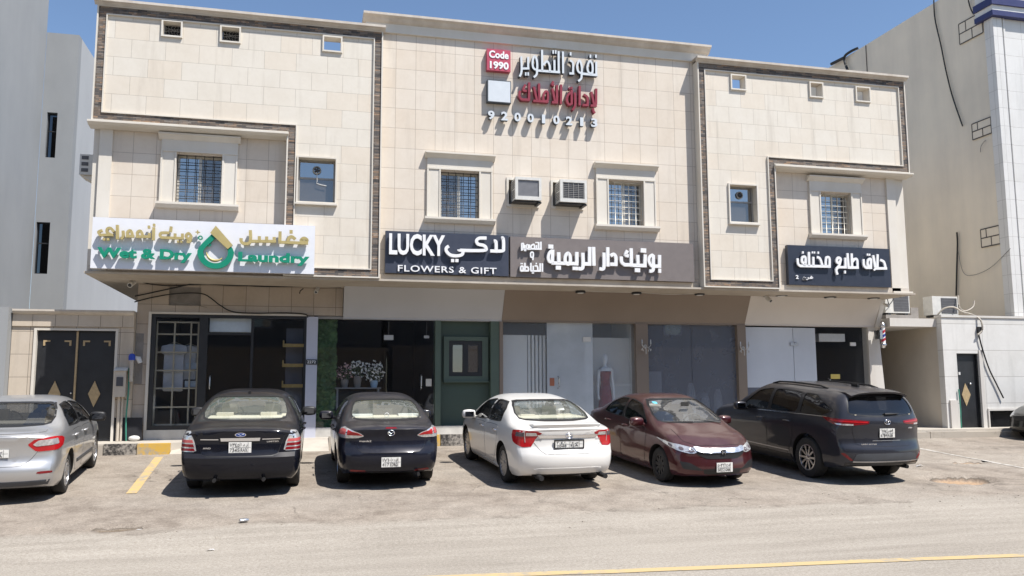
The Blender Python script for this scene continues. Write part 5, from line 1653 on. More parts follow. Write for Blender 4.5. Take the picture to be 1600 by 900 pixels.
def bool_cut(me, cutters):
    """difference of a mesh with closed cutter meshes, one after the other"""
    for c in cutters:
        for k in range(6):
            o = bpy.data.objects.new('tmp_body', me)
            q = bpy.data.objects.new('tmp_cut', c)
            q.location = (0.0013 * k, 0.0007 * k, 0.0011 * k)
            q.rotation_euler = (0, 0.002 * k, 0.001 * k)
            COL.objects.link(o)
            COL.objects.link(q)
            md = o.modifiers.new('cut', 'BOOLEAN')
            md.operation = 'DIFFERENCE'
            md.solver = 'EXACT'
            md.object = q
            dg = bpy.context.evaluated_depsgraph_get()
            dg.update()
            out = bpy.data.meshes.new_from_object(o.evaluated_get(dg))
            bpy.data.objects.remove(q)
            bpy.data.objects.remove(o)
            n = len(out.vertices)
            box = [max(v.co[i] for v in out.vertices) - min(v.co[i] for v in out.vertices) for i in range(3)] if n else [0, 0, 0]
            ref = [max(v.co[i] for v in me.vertices) - min(v.co[i] for v in me.vertices) for i in range(3)]
            if all(abs(x - y) < 0.02 for x, y in zip(box, ref)):
                break
            bpy.data.meshes.remove(out)
            out = None
        bpy.data.meshes.remove(c)
        if out is not None:
            bpy.data.meshes.remove(me)
            me = out
    return me


def soften(poly, it=2, keep=0.25):
    """corner cutting"""
    for _ in range(it):
        out = []
        n = len(poly)
        for i in range(n):
            a, b = poly[i], poly[(i + 1) % n]
            out.append((a[0] + (b[0] - a[0]) * keep, a[1] + (b[1] - a[1]) * keep))
            out.append((a[0] + (b[0] - a[0]) * (1 - keep), a[1] + (b[1] - a[1]) * (1 - keep)))
        poly = out
        keep = 0.25
    return poly


def grow(poly, d):
    """offset a loop outwards"""
    n = len(poly)
    area = sum(poly[i][0] * poly[(i + 1) % n][1] - poly[(i + 1) % n][0] * poly[i][1] for i in range(n))
    sg = 1 if area > 0 else -1
    out = []
    for i in range(n):
        p0, p1, p2 = Vector(poly[i - 1]), Vector(poly[i]), Vector(poly[(i + 1) % n])
        e1, e2 = (p1 - p0), (p2 - p1)
        if e1.length < 1e-9 or e2.length < 1e-9:
            out.append(tuple(p1))
            continue
        e1.normalize(); e2.normalize()
        n1, n2 = Vector((e1.y, -e1.x)) * sg, Vector((e2.y, -e2.x)) * sg
        b = n1 + n2
        if b.length < 1e-6:
            b = n1
        b.normalize()
        k = d / max(0.45, b.dot(n1))
        out.append((p1.x + b.x * k, p1.y + b.y * k))
    return out


def mirrored(poly):
    return [(-a, b) for a, b in poly][::-1]


class Skin:
    """lays shapes onto a body surface"""

    def __init__(s, bm, xr, xf):
        s.bvh = BVHTree.FromBMesh(bm)
        s.xr, s.xf = xr, xf
        s.cache = {}

    def hit(s, view, u, v):
        if view == 'rear':
            o, d = Vector((s.xr - 1, u, v)), Vector((1, 0, 0))
        elif view == 'front':
            o, d = Vector((s.xf + 1, u, v)), Vector((-1, 0, 0))
        elif view == 'left':
            o, d = Vector((u, 3, v)), Vector((0, -1, 0))
        elif view == 'right':
            o, d = Vector((u, -3, v)), Vector((0, 1, 0))
        elif view == 'top':
            o, d = Vector((u, v, 4)), Vector((0, 0, -1))
        else:                                    # wrapped round an end: u runs along the skin
            end, side = view.split('_')
            key = (view, round(v, 3))
            if key not in s.cache:
                xc = s.xr + 1.1 if end == 'r' else s.xf - 1.1
                tab = []
                L = 0
                last = None
                for k in range(76):
                    a = math.radians(k * 1.5)
                    dx = -math.cos(a) if end == 'r' else math.cos(a)
                    dy = math.sin(a) * (1 if side == 'l' else -1)
                    c = s.bvh.ray_cast(Vector((xc, 0, v)) + Vector((dx, dy, 0)) * 4, Vector((-dx, -dy, 0)))
                    if c[0] is None:
                        continue
                    if last is not None:
                        L += (c[0] - last).length
                    last = c[0]
                    tab.append((L, c[0], c[1]))
                s.cache[key] = tab
            tab = s.cache[key]
            if u <= tab[0][0]:
                return tab[0][1], tab[0][2]
            for (a, p, n1), (b, q, n2) in zip(tab, tab[1:]):
                if u <= b:
                    t = (u - a) / max(1e-9, b - a)
                    return p.lerp(q, t), n1.lerp(n2, t).normalized()
            return tab[-1][1], tab[-1][2]
        c = s.bvh.ray_cast(o, d)
        if c[0] is None:
            c = s.bvh.find_nearest(o + d * ((s.xf - s.xr) / 2 + 1 if view in ('rear', 'front') else 2.2))
        n = c[1]
        if n.dot(d) > 0:
            n = -n
        return c[0], n

    def patch(s, poly, view, off=0.004, skirt=0.008, cell=0.06, hole=None, mi=0, mb=None):
        bm = bmesh.new()
        if hole is None:
            bm.faces.new([bm.verts.new((u, v, 0)) for u, v in poly])
        else:
            A = [bm.verts.new((u, v, 0)) for u, v in poly]
            B = [bm.verts.new((u, v, 0)) for u, v in hole]
            n = len(A)
            for i in range(n):
                bm.faces.new((A[i], A[(i + 1) % n], B[(i + 1) % n], B[i]))
        bmesh.ops.triangulate(bm, faces=bm.faces)
        us = [p[0] for p in poly]
        vs_ = [p[1] for p in poly]
        for ax, lo, hi in ((0, min(us), max(us)), (1, min(vs_), max(vs_))):
            k = lo + cell
            while k < hi - 1e-4:
                co = (k, 0, 0) if ax == 0 else (0, k, 0)
                no = (1, 0, 0) if ax == 0 else (0, 1, 0)
                bmesh.ops.bisect_plane(bm, geom=bm.verts[:] + bm.edges[:] + bm.faces[:], plane_co=co, plane_no=no, dist=1e-6)
                k += cell
        nrm = {}
        for v in bm.verts:
            p, n = s.hit(view, v.co.x, v.co.y)
            nrm[v] = n
            v.co = p + n * off
        bm.normal_update()
        flip = [f for f in bm.faces if f.normal.dot(nrm[f.verts[0]]) < 0]
        if flip:
            bmesh.ops.reverse_faces(bm, faces=flip)
        if skirt:
            es = [e for e in bm.edges if len(e.link_faces) == 1]
            low = {}
            for e in es:
                for v in e.verts:
                    if v not in low:
                        low[v] = bm.verts.new(v.co - nrm[v] * skirt)
            for e in es:
                a, b = e.verts
                lp = [l for l in e.link_loops][0]
                if lp.vert == a:
                    a, b = b, a
                bm.faces.new((a, b, low[b], low[a]))
        for f in bm.faces:
            f.material_index = mi
            f.smooth = True
        out = mb or MB()
        me = bpy.data.meshes.new('tmp')
        bm.to_mesh(me)
        bm.free()
        out.bm.from_mesh(me)
        bpy.data.meshes.remove(me)
        return out


def wheel_parts(car, x, y, r, width, side, rim_style, M):
    """tyre with a rim of spokes; side +1 left, -1 right"""
    ro = y + side * width / 2
    ri = y - side * width / 2
    w = width / 2
    rr = r * rim_style['rim']
    prof = [(rr, -w * 0.9), (rr + (r - rr) * 0.5, -w), (r - 0.022, -w * 0.93), (r - 0.004, -w * 0.74), (r, -w * 0.4), (r, w * 0.4), (r - 0.004, w * 0.74), (r - 0.022, w * 0.93), (rr + (r - rr) * 0.5, w), (rr, w * 0.9), (rr - 0.01, w * 0.6), (rr - 0.01, -w * 0.6)]
    t = MB().lathe(prof, 'y', (x, y, r), 36, 0, closed=True)
    # dark brake disc inside
    t.lathe([(rr - 0.005, -side * 0.0 - 0.01), (rr - 0.005, 0.01)], 'y', (x, y - side * 0.02, r), 28, 1)
    tyre = t.build('wheel', [M['tyre'], M['wheelwell']], car, 40, True)
    m = MB()
    o = y + side * (w - 0.012)
    # lip
    m.lathe([(rr + 0.004, -side * 0.0), (rr - 0.018, side * 0.004), (rr - 0.024, -side * 0.03), (rr - 0.006, -side * 0.05)], 'y', (x, o, r), 32, 0, closed=True)
    # hub
    m.lathe([(0.055, -side * 0.045), (0.055, -side * 0.012), (0.04, -side * 0.004), (0.012, -side * 0.002)], 'y', (x, o, r), 20)
    n = rim_style['n']
    for k in range(n):
        for dbl in ((-0.5, 0.5) if rim_style.get('double') else (0,)):
            a = 2 * math.pi * k / n + 0.3
            c, s_ = math.cos(a), math.sin(a)
            wid0, wid1 = rim_style['w']
            sp0, sp1 = dbl * rim_style.get('s0', 0.03), dbl * rim_style.get('s1', 0.09)
            q = []
            for rad, wd, sh, dep in ((0.035, wid0, sp0, 0.014), (rr * 0.55, (wid0 + wid1) / 2, (sp0 + sp1) / 2, 0.010), (rr - 0.012, wid1, sp1, 0.004)):
                for sg in (-1, 1):
                    for dd in (0, 0.026):
                        tt = sh + sg * wd / 2
                        q.append(m.bm.verts.new((x + c * rad - s_ * tt, o - side * (dep + dd), r + s_ * rad + c * tt)))
            fs = []
            for b in (0, 4):
                for idx in ((0, 2, 6, 4), (1, 5, 7, 3), (0, 4, 5, 1), (2, 3, 7, 6)):
                    fs.append(m.bm.faces.new([q[b + i] for i in idx]))
            bmesh.ops.recalc_face_normals(m.bm, faces=fs)
    m.build('rim', M[rim_style['mat']], tyre, 35, True)
    return tyre


def seat(car, x, y, w, zf, hb, mat, head=True, z_head=None):
    m = MB()
    m.box(x - 0.02, x + 0.5, y - w / 2, y + w / 2, zf, zf + 0.16)
    m.bevel(0.04)
    b = MB().box(-0.06, 0.06, y - w / 2, y + w / 2, 0, hb)
    b.bevel(0.05)
    b.xf(Matrix.Translation((x, 0, zf + 0.1)) @ Matrix.Rotation(R(-16), 4, 'Y'))
    st = join_mb([m, b]).build('seat', mat, car, 45, True)
    return st


def headrest(st, x, y, z, mat, w=0.26, h=0.17):
    m = MB().box(x - 0.05, x + 0.05, y - w / 2, y + w / 2, z, z + h)
    m.bevel(0.035, 3)
    m.tube([(x, y - 0.06, z - 0.08), (x, y - 0.06, z + 0.02)], 0.008, 6)
    m.tube([(x, y + 0.06, z - 0.08), (x, y + 0.06, z + 0.02)], 0.008, 6)
    m.build('headrest', mat, st, 45, True)


def build_car(sp, label, loc, ang, slope, M):
    """loc: ground under the rear axle; ang: heading from +y towards +x"""
    n = Vector((0, -slope, 1)).normalized()
    f = Vector((math.sin(ang), math.cos(ang), 0))
    f = (f - n * f.dot(n)).normalized()
    l = n.cross(f)
    rot = Matrix((f, l, n)).transposed()
    car = thing(sp.get('name', 'parked_car'), label, sp.get('cat', 'car'), loc, rot, sp.get('group'))
    B = Body(sp)
    bm = B.grid(B.stations())
    S = Skin(bm, B.xr, B.xf)
    me = bpy.data.meshes.new('body')
    bm.to_mesh(me)
    bm.free()
    pm, inner, black = M[sp['paint']], M['cabin_lining'], M['black_plastic']
    for q in (pm, inner, black):
        me.materials.append(q)
    cut = []

    def cutter(mb, mi):
        bmesh.ops.recalc_face_normals(mb.bm, faces=mb.bm.faces)
        for fc in mb.bm.faces:
            fc.material_index = mi
        c = mb.mesh('cut')
        for q in (pm, inner, black):
            c.materials.append(q)
        cut.append(c)
    wb, r = sp['wb'], sp['r']
    for x in (0, wb):
        for s_ in (1, -1):
            c = MB().lathe([(r + sp.get('arch', 0.055), 0.48), (r + sp.get('arch', 0.055), 1.3)], 'y', (x, 0, r + 0.01), 36)
            if s_ < 0:
                c.xf(Matrix.Diagonal((1, -1, 1, 1)))
            cutter(c, 2)
    xa, xb = sp['cabin']
    xs = [xa + (xb - xa) * k / 28 for k in range(29)]
    cv = MB()
    cv.bm.free()
    cv.bm = B.grid(xs, True)
    cutter(cv, 1)
    side_w = [soften(w, 2, sp.get('win_soft', 0.09)) for w in sp['side_windows']]
    for w in side_w:
        cutter(MB().prism(w, 'y', 0.3, 1.4), 2)
        cutter(MB().prism(w, 'y', -1.4, -0.3), 2)
    rw = soften(sp['rear_window'], 2, 0.12)
    fwn = soften(sp['windscreen'], 2, 0.1)
    xm = (xa + xb) / 2
    cutter(MB().prism(rw, 'x', B.xr - 0.5, xm - 0.2), 2)
    cutter(MB().prism(fwn, 'x', xm + 0.3, B.xf + 0.5), 2)
    body = link('body', bool_cut(me, cut), [pm, inner, black], car, 28, True)

    gl, glr = M[sp.get('side_glass', 'car_glass')], M[sp.get('rear_glass', 'car_glass')]
    S.patch(grow(rw, 0.004), 'rear', -0.006, 0, 0.08).build('rear_window', glr, car, 60, True)
    S.patch(grow(fwn, 0.004), 'front', -0.006, 0, 0.08).build('windscreen', M[sp.get('front_glass', 'car_glass')], car, 60, True)
    S.patch(grow(rw, 0.022), 'rear', 0.002, 0, 0.09, hole=rw).build('window_seal', black, car, 60, True)
    S.patch(grow(fwn, 0.02), 'front', 0.002, 0, 0.09, hole=fwn).build('window_seal', black, car, 60, True)
    for w in side_w:
        for view in ('left', 'right'):
            g = S.patch(grow(w, 0.004), view, -0.006, 0, 0.09).build('side_window', gl, car, 60, True)
            S.patch(grow(w, 0.018), view, 0.003, 0, 0.09, hole=w).build('window_frame', M[sp.get('win_trim', 'black_plastic')], g, 60, True)
    for w0, w1 in zip(sp['side_windows'], sp['side_windows'][1:]):
        x0_, x1_ = max(p[0] for p in w0), min(p[0] for p in w1)
        zb_ = max(min(p[1] for p in w0), min(p[1] for p in w1))
        zt_ = min(max(p[1] for p in w0), max(p[1] for p in w1))
        for view in ('left', 'right'):
            S.patch([(x0_ - 0.012, zb_ - 0.005), (x1_ + 0.012, zb_ - 0.005), (x1_ + 0.012, zt_ - 0.005), (x0_ - 0.012, zt_ - 0.005)], view, 0.002, 0.003, 0.09).build('pillar_trim', black, car, 60, True)
    # doors: slightly raised panels over a dark gap
    for poly, (hx, hz) in zip(sp['doors'], sp['handles']):
        d_ = soften(poly, 2, 0.08)
        for view, sg in (('left', 1), ('right', -1)):
            d = S.patch(d_, view, 0.0035, 0.004, 0.07).build('door', pm, car, 50, True)
            S.patch(grow(d_, 0.007), view, 0.0012, 0, 0.09, hole=d_).build('door_gap', black, d, 50, True)
            p, nn = S.hit(view, hx, hz)
            h = MB()
            q = [p + nn * 0.004 + Vector((dx, 0, dz)) for dx, dz in ((-0.1, 0.0), (-0.09, 0.005), (0.08, 0.008), (0.09, 0.003))]
            pts = [q[0], q[1] + nn * 0.03, (q[1] + q[2]) / 2 + nn * 0.036, q[2] + nn * 0.03, q[3]]
            h.tube(pts, [0.011, 0.014, 0.015, 0.014, 0.011], 8)
            h.build('handle', M[sp.get('handle_mat', sp['paint'])], d, 60, True)
    # wheels
    ty = sp['tyre_w']
    yo = sp['W'] * sp['plan_wheel'] - 0.015
    for x in (0, wb):
        for s_ in (1, -1):
            wheel_parts(car, x, s_ * (yo - ty / 2), r, ty, s_, sp['rimstyle'], M)
    # mirrors
    mx, mz = sp['mirror']
    for s_, view in ((1, 'left'), (-1, 'right')):
        p, nn = S.hit(view, mx, mz)
        c = Vector((mx - 0.02, p.y + s_ * 0.145, mz + 0.055))
        m = MB()
        m.bm.free()
        m.bm = bmesh.new()
        bmesh.ops.create_cube(m.bm, size=1)
        bmesh.ops.subdivide_edges(m.bm, edges=m.bm.edges, cuts=4, use_grid_fill=True)
        for v in m.bm.verts:
            d = v.co.normalized() * 0.62
            v.co = v.co.lerp(d, 0.62)
            k = 1 + 0.45 * v.co.x        # blunter at the glass, tapered forwards
            v.co = Vector((v.co.x * 0.15, v.co.y * 0.245 / (k ** 0.3), v.co.z * 0.155 / (k ** 0.5)))
        m.xf(Matrix.Translation(c))
        m.tube([p - nn * 0.01 - Vector((0, 0, 0.01)), p + nn * 0.05 + Vector((0, 0, 0.012)), c - Vector((0, s_ * 0.07, 0.02))], [0.035, 0.03, 0.03], 8)
        mo = m.build('wing_mirror', [M[sp.get('mirror_mat', sp['paint'])]], car, 60, True)
        g = MB().box(c.x - 0.088, c.x - 0.0815, c.y - 0.088, c.y + 0.088, c.z - 0.05, c.z + 0.05)
        g.bevel(0.003, 1)
        g.build('mirror_glass', M['mirror'], mo, 30, True)
    # inside
    sm = M[sp.get('seat_mat', 'beige_seat')]
    zf = sp.get('floor', 0.42)
    fx = sp['front_seat']
    bx = sp['back_seat']
    hb = sp.get('seat_h', 0.56)
    for s_ in (1, -1):
        st = seat(car, fx, s_ * 0.37, 0.5, zf, hb, sm)
        headrest(st, fx - 0.2, s_ * 0.37, zf + hb + 0.12, sm)
    st = seat(car, bx, 0, 1.25, zf, hb - 0.02, sm)
    for s_ in (1, -1):
        headrest(st, bx - 0.17, s_ * 0.36, zf + hb + 0.085, sm, 0.27, 0.13)
    dx = sp['dash']
    d = MB().box(dx - 0.2, dx + 0.4, -0.68, 0.68, zf + 0.1, sp['dash_z'])
    d.bevel(0.06)
    d.build('dashboard', M['dash'], car, 45, True)
    wz = sp['dash_z'] - 0.02
    sw = MB()
    ce = Vector((dx - 0.42, 0.37, wz))
    rotm = Matrix.Translation(ce) @ Matrix.Rotation(R(-65), 4, 'Y')
    pts = [rotm @ Vector((0.185 * math.cos(a), 0.185 * math.sin(a), 0)) for a in [2 * math.pi * k / 24 for k in range(24)]]
    sw.tube(pts, 0.015, 6, closed=True)
    sw.tube([pts[0], ce, pts[12]], 0.013, 6)
    sw.tube([ce, ce + Vector((0.3, 0, -0.1))], 0.03, 6)
    sw.build('steering_wheel', M['dash'], car, 60, True)
    zs = min(p[1] for p in sp['rear_window'])
    gx = S.hit('rear', 0, zs + 0.03)[0].x + 0.05
    ps = MB().box(gx, bx - 0.1, -0.6, 0.6, zs + 0.004, zs + 0.016)
    ps.build('parcel_shelf', M[sp.get('shelf_mat', 'beige_seat')], car, None, True)
    return car, B, S, body


def end_plate(car, S, view, y, z, w, h, M, lines, dark_rim=False):
    """number plate standing on the fascia with two rows of characters"""
    p, nn = S.hit(view, y, z)
    sg = -1 if view == 'rear' else 1
    x = p.x + sg * 0.02
    m = MB().box(x - 0.006, x + 0.006, y - w / 2, y + w / 2, z - h / 2, z + h / 2)
    m.bevel(0.004, 1)
    if dark_rim:
        q = MB().ring([(y - w / 2 - 0.018, z - h / 2 - 0.018), (y + w / 2 + 0.018, z - h / 2 - 0.018), (y + w / 2 + 0.018, z + h / 2 + 0.018), (y - w / 2 - 0.018, z + h / 2 + 0.018)],
                      [(y - w / 2, z - h / 2), (y + w / 2, z - h / 2), (y + w / 2, z + h / 2), (y - w / 2, z + h / 2)], 'x', x - 0.012, x + 0.01, 1)
        m = join_mb([m, q])
    pl = m.build('number_plate', [M['plate'], M['black_plastic']], car, 30, True)
    t = []
    for s, fx0, fx1, fz0, fz1 in lines:
        q = text_mesh(s, (fx0 - 0.5) * w, (fx1 - 0.5) * w, (fz0 - 0.5) * h, (fz1 - 0.5) * h, 0, 0.002, 0.0)
        # text stands in xz facing -y: turn it so that it faces backwards (or forwards)
        rotz = Matrix.Rotation(R(-90), 4, 'Z') if sg < 0 else Matrix.Rotation(R(90), 4, 'Z')
        q.xf(Matrix.Translation((x + sg * 0.0075, y, z)) @ rotz)
        t.append(q)
    # frame lines of the plate
    b = MB()
    for fx in (0.5, 0.86):
        yy = y + (0.5 - fx) * w * (1 if sg < 0 else -1)
        b.box(x + sg * 0.006, x + sg * 0.0085, yy - 0.002, yy + 0.002, z - h * 0.48, z + h * 0.48)
    b.box(x + sg * 0.006, x + sg * 0.008, y - w * 0.48, y + w * 0.36, z - 0.0015, z + 0.0015)
    t.append(b)
    join_mb(t).build('plate_lettering', M['plate_ink'], pl, None, True)
    return pl


def badge_text(car, S, view, s, y0, y1, z0, z1, M, mat='chrome', side_sign=None):
    """raised letters on the fascia; y0 is the left end as seen by someone looking at it"""
    p, nn = S.hit(view, (y0 + y1) / 2, (z0 + z1) / 2)
    sg = -1 if view == 'rear' else 1
    w = abs(y1 - y0)
    q = text_mesh(s, -w / 2, w / 2, z0, z1, 0, 0.006, 0.015)
    t = math.atan2(nn.y, nn.x)                       # turn with the fascia
    q.xf(Matrix.Translation((p.x, (y0 + y1) / 2, 0)) @ Matrix.Rotation(t + R(90), 4, 'Z'))
    q.build('badge', M[mat], car, None, True)
# ------------------------------------------------------------------ car materials
paint('paint_silver', (0.50, 0.50, 0.50), 0.7, 0.38, 0.10)
paint('paint_black', (0.004, 0.005, 0.010), 0.0, 0.25, 0.06, 0.05, 0.6)
paint('paint_navy', (0.006, 0.008, 0.018), 0.15, 0.3, 0.10, 0.08, 0.6)
paint('paint_white', (0.74, 0.725, 0.69), 0.0, 0.35, 0.10)
paint('paint_maroon', (0.060, 0.008, 0.012), 0.35, 0.28, 0.11)
paint('paint_graphite', (0.027, 0.029, 0.039), 0.4, 0.33, 0.10, 0.1, 0.7)
paint('paint_dark', (0.012, 0.013, 0.012), 0.0, 0.3, 0.10, 0.1, 0.7)
plain('tyre', (0.022, 0.021, 0.02), 0.85, var=0.25, scale=14)
plain('wheelwell', (0.012, 0.012, 0.012), 0.9)
plain('cabin_lining', (0.09, 0.085, 0.075), 0.85)
plain('black_plastic', (0.014, 0.014, 0.015), 0.5, var=0.2)
plain('grey_plastic', (0.06, 0.065, 0.075), 0.55, var=0.12)
plain('dash', (0.035, 0.033, 0.03), 0.7)
plain('beige_seat', (0.62, 0.56, 0.44), 0.75)
plain('grey_seat', (0.10, 0.10, 0.105), 0.8)
plain('chrome', (0.78, 0.78, 0.8), 0.12, metal=1.0, var=0.03)
plain('rim_silver', (0.42, 0.42, 0.43), 0.38, metal=0.8, var=0.12, scale=10)
plain('rim_dusty', (0.20, 0.19, 0.175), 0.6, metal=0.4, var=0.2, scale=10)
plain('rim_dark', (0.03, 0.03, 0.032), 0.55, metal=0.2)
plain('rim_machined', (0.55, 0.55, 0.56), 0.3, metal=0.9, var=0.1, scale=12)
plain('mirror', (0.12, 0.13, 0.15), 0.03, metal=1.0, var=0.0)
plain('plate', (0.74, 0.73, 0.69), 0.5, var=0.08, scale=20)
plain('plate_ink', (0.07, 0.07, 0.07), 0.6)
plain('emblem_blue', (0.02, 0.07, 0.30), 0.25)
plain('red_lens', (0.42, 0.012, 0.016), 0.12, var=0.12, scale=25)
plain('dark_red_lens', (0.18, 0.008, 0.012), 0.12, var=0.12, scale=25)
plain('pink_lens', (0.50, 0.10, 0.10), 0.15, var=0.15, scale=25)
plain('clear_lens', (0.62, 0.62, 0.62), 0.1, metal=0.55, var=0.25, scale=30)
plain('smoke_lens', (0.12, 0.10, 0.11), 0.12, var=0.3, scale=30)
plain('lamp_glass', (0.50, 0.54, 0.56), 0.08, metal=0.7, var=0.35, scale=18)
plain('orange_lens', (0.5, 0.14, 0.02), 0.2)
plain('exhaust_metal', (0.25, 0.24, 0.23), 0.4, metal=0.9)
plain('sticker_cyan', (0.15, 0.55, 0.68), 0.5)
plain('paper_white', (0.78, 0.78, 0.75), 0.6)
plain('yellow_card', (0.62, 0.52, 0.16), 0.7)
glass('car_glass', (0.78, 0.84, 0.80), 0.03, 0.9, veil=(0.40, 0.43, 0.37), veilw=0.20)
glass('car_screen', (0.60, 0.66, 0.68), 0.05, 1.0, veil=(0.32, 0.34, 0.36), veilw=0.10)
glass('car_glass_tint', (0.16, 0.17, 0.18), 0.05, 0.8, veil=(0.2, 0.2, 0.2), veilw=0.05)
glass('car_glass_dark', (0.02, 0.021, 0.023), 0.04, 0.7, veil=(0.2, 0.2, 0.2), veilw=0.03)
M = MATS

PLATE_SQ = lambda a, b, c, d: [(a, 0.05, 0.47, 0.58, 0.92), (b, 0.54, 0.83, 0.58, 0.92), (c, 0.05, 0.47, 0.1, 0.44), (d, 0.54, 0.83, 0.1, 0.44)]
ZONE = slope_z = None


def on_ramp(x, y):
    return Vector((x, y, max(0.0, 0.065 * (y - 10.8))))


SL = 0.065
base_plan = [(-1.2, 0.93), (-0.7, 0.975), (0.0, 0.995), (0.8, 1.0), (2.2, 1.0), (2.9, 0.985), (3.5, 0.95), (3.95, 0.90)]

# --- black saloon, seen from behind
ford = dict(paint='paint_black', xr=-1.17, xf=3.95, W=0.946, wb=2.868, r=0.335, tyre_w=0.225, lean=0.40, plan=base_plan, plan_wheel=0.97,
            top=[(-1.17, 1.07), (-1.0, 1.10), (-0.62, 1.125), (-0.45, 1.145), (0.05, 1.33), (0.45, 1.475), (0.75, 1.535), (1.25, 1.56), (1.7, 1.535), (2.0, 1.45), (2.65, 1.09), (2.85, 1.03), (3.4, 0.95), (3.8, 0.84), (3.95, 0.72)],
            belt=[(-1.17, 0.96), (-0.5, 1.0), (0.6, 0.99), (2.0, 0.96), (2.8, 0.92), (3.95, 0.66)],
            bot=[(-1.17, 0.27), (-0.7, 0.24), (0, 0.2), (3.0, 0.2), (3.95, 0.24)],
            tail=[(0.24, 0.12), (0.33, 0.05), (0.42, 0.015), (0.6, 0.0), (0.66, 0.012), (0.69, 0.06), (0.95, 0.085), (1.05, 0.075), (1.1, 0.09)],
            nose=[(0.2, 0.1), (0.4, 0.0), (0.6, 0.02), (0.9, 0.12)], bowr=0.17, bowf=0.35, cabin=(-0.05, 2.35),
            rear_window=[(-0.70, 1.155), (0.70, 1.155), (0.60, 1.475), (-0.60, 1.475)],
            windscreen=[(-0.74, 1.13), (0.74, 1.13), (0.60, 1.47), (-0.60, 1.47)],
            side_windows=[[(0.28, 1.06), (1.16, 1.05), (1.16, 1.44), (0.72, 1.43), (0.36, 1.3)], [(1.24, 1.05), (2.25, 1.02), (1.85, 1.36), (1.24, 1.44)]],
            doors=[[(0.32, 0.98), (0.35, 0.62), (0.62, 0.3), (1.2, 0.3), (1.2, 0.98)], [(1.22, 0.98), (1.22, 0.3), (2.3, 0.3), (2.36, 0.6), (2.36, 0.95)]], handles=[(0.5, 0.9), (1.42, 0.89)],
            rimstyle=dict(rim=0.66, n=7, w=(0.05, 0.07), mat='rim_silver'), mirror=(2.1, 1.02), mirror_mat='black_plastic', seat_mat='beige_seat',
            front_seat=1.3, back_seat=0.32, dash=2.25, dash_z=1.05, floor=0.46, seat_h=0.55)
car, B, S, body = build_car(ford, 'black saloon seen from behind with blue oval badge and upright striped tail lamps', on_ramp(-0.96, 15.27), R(0.6), SL, M)
lid = [(-0.70, 1.04), (-0.66, 0.94), (-0.56, 0.66), (0.56, 0.66), (0.66, 0.94), (0.70, 1.04)]
bl = S.patch(soften(lid, 1, 0.08), 'rear', 0.004, 0.006).build('boot_lid', M['paint_black'], car, 50, True)
S.patch(grow(soften(lid, 1, 0.08), 0.006), 'rear', 0.001, 0, hole=soften(lid, 1, 0.08)).build('lid_gap', M['black_plastic'], bl, 50, True)
for s in ('l', 'r'):
    sg = 1 if s == 'l' else -1
    tl = [(0.78, 1.035), (0.97, 1.02), (1.1, 0.9), (1.12, 0.75), (1.02, 0.72), (0.66, 0.72), (0.70, 0.88)]
    t = S.patch(soften(tl, 1, 0.12), 'r_' + s, 0.006, 0.012).build('tail_light', M['clear_lens'], car, 60, True)
    for z0, z1, mt, a, b in ((0.86, 0.905, 'pink_lens', 0.705, 1.1), (0.795, 0.84, 'dark_red_lens', 0.69, 1.11), (0.735, 0.775, 'dark_red_lens', 0.675, 1.09)):
        S.patch([(a + 0.01, z0), (b - 0.02, z0), (b - 0.015, z1), (a + 0.03, z1)], 'r_' + s, 0.010, 0.006).build('lamp_band', M[mt], t, 60, True)
    S.patch([(0.1 * 0 + 0.30, 0.27), (0.44, 0.27), (0.44, 0.315), (0.30, 0.315)], 'r_' + s, 0.004, 0.01).build('exhaust_cutout', M['black_plastic'], car, 50, True)
    m = MB()
    p, nn = S.hit('rear', sg * 0.55, 0.3)
    m.lathe([(0.028, -0.12), (0.032, 0.03), (0.026, 0.03), (0.024, -0.05)], 'x', (-1.06, sg * 0.37, 0.29), 14)
    m.xf(Matrix.Identity(4))
    m.build('exhaust_pipe', M['black_plastic'], car, 40, True)
S.patch([(-0.29, 0.885), (0.29, 0.885), (0.30, 0.935), (-0.30, 0.935)], 'rear', 0.02, 0.02).build('chrome_bar', M['chrome'], car, 40, True)
for a, b in ((0.33, 0.60), (-0.60, -0.33)):
    S.patch([(a, 0.905), (b, 0.905), (b, 0.918), (a, 0.918)], 'rear', 0.010, 0.01).build('chrome_strip', M['chrome'], car, 40, True)
ov = [(0.085 * math.cos(2 * math.pi * k / 24), 0.985 + 0.034 * math.sin(2 * math.pi * k / 24)) for k in range(24)]
e = S.patch(ov, 'rear', 0.010, 0.012).build('emblem', M['chrome'], car, 40, True)
S.patch([(a * 0.86, 0.985 + (b - 0.985) * 0.80) for a, b in ov], 'rear', 0.0135, 0.004).build('emblem_face', M['emblem_blue'], e, 40, True)
sc_ = [(0.045 - 0.09 * t, 0.985 + 0.010 * math.sin(t * 9)) for t in [k / 12 for k in range(13)]]
mm = MB()
mm.tube([S.hit('rear', a, b)[0] + Vector((-0.0145, 0, 0)) for a, b in sc_], 0.003, 5)
mm.build('emblem_script', M['chrome'], e, 60, True)
S.patch([(-0.52, 0.645), (0.52, 0.645), (0.50, 0.655), (-0.50, 0.655)], 'rear', 0.004, 0.004).build('bumper_step', M['black_plastic'], car, 50, True)
end_plate(car, S, 'rear', 0.0, 0.79, 0.34, 0.165, M, PLATE_SQ('\u0667\u0663\u0664\u0665', '\uFE8D \uFEA9 \uFEAD', '7345', 'RAX'))
badge_text(car, S, 'rear', 'AWD', 0.56, 0.44, 0.765, 0.79, M)
badge_text(car, S, 'rear', 'LIMITED', -0.40, -0.58, 0.86, 0.882, M)
m = MB()
m.box(0.60, 0.72, -0.02, 0.02, 1.50, 1.56)
m.bevel(0.012)
m.build('roof_antenna', M['black_plastic'], car, 50, True)
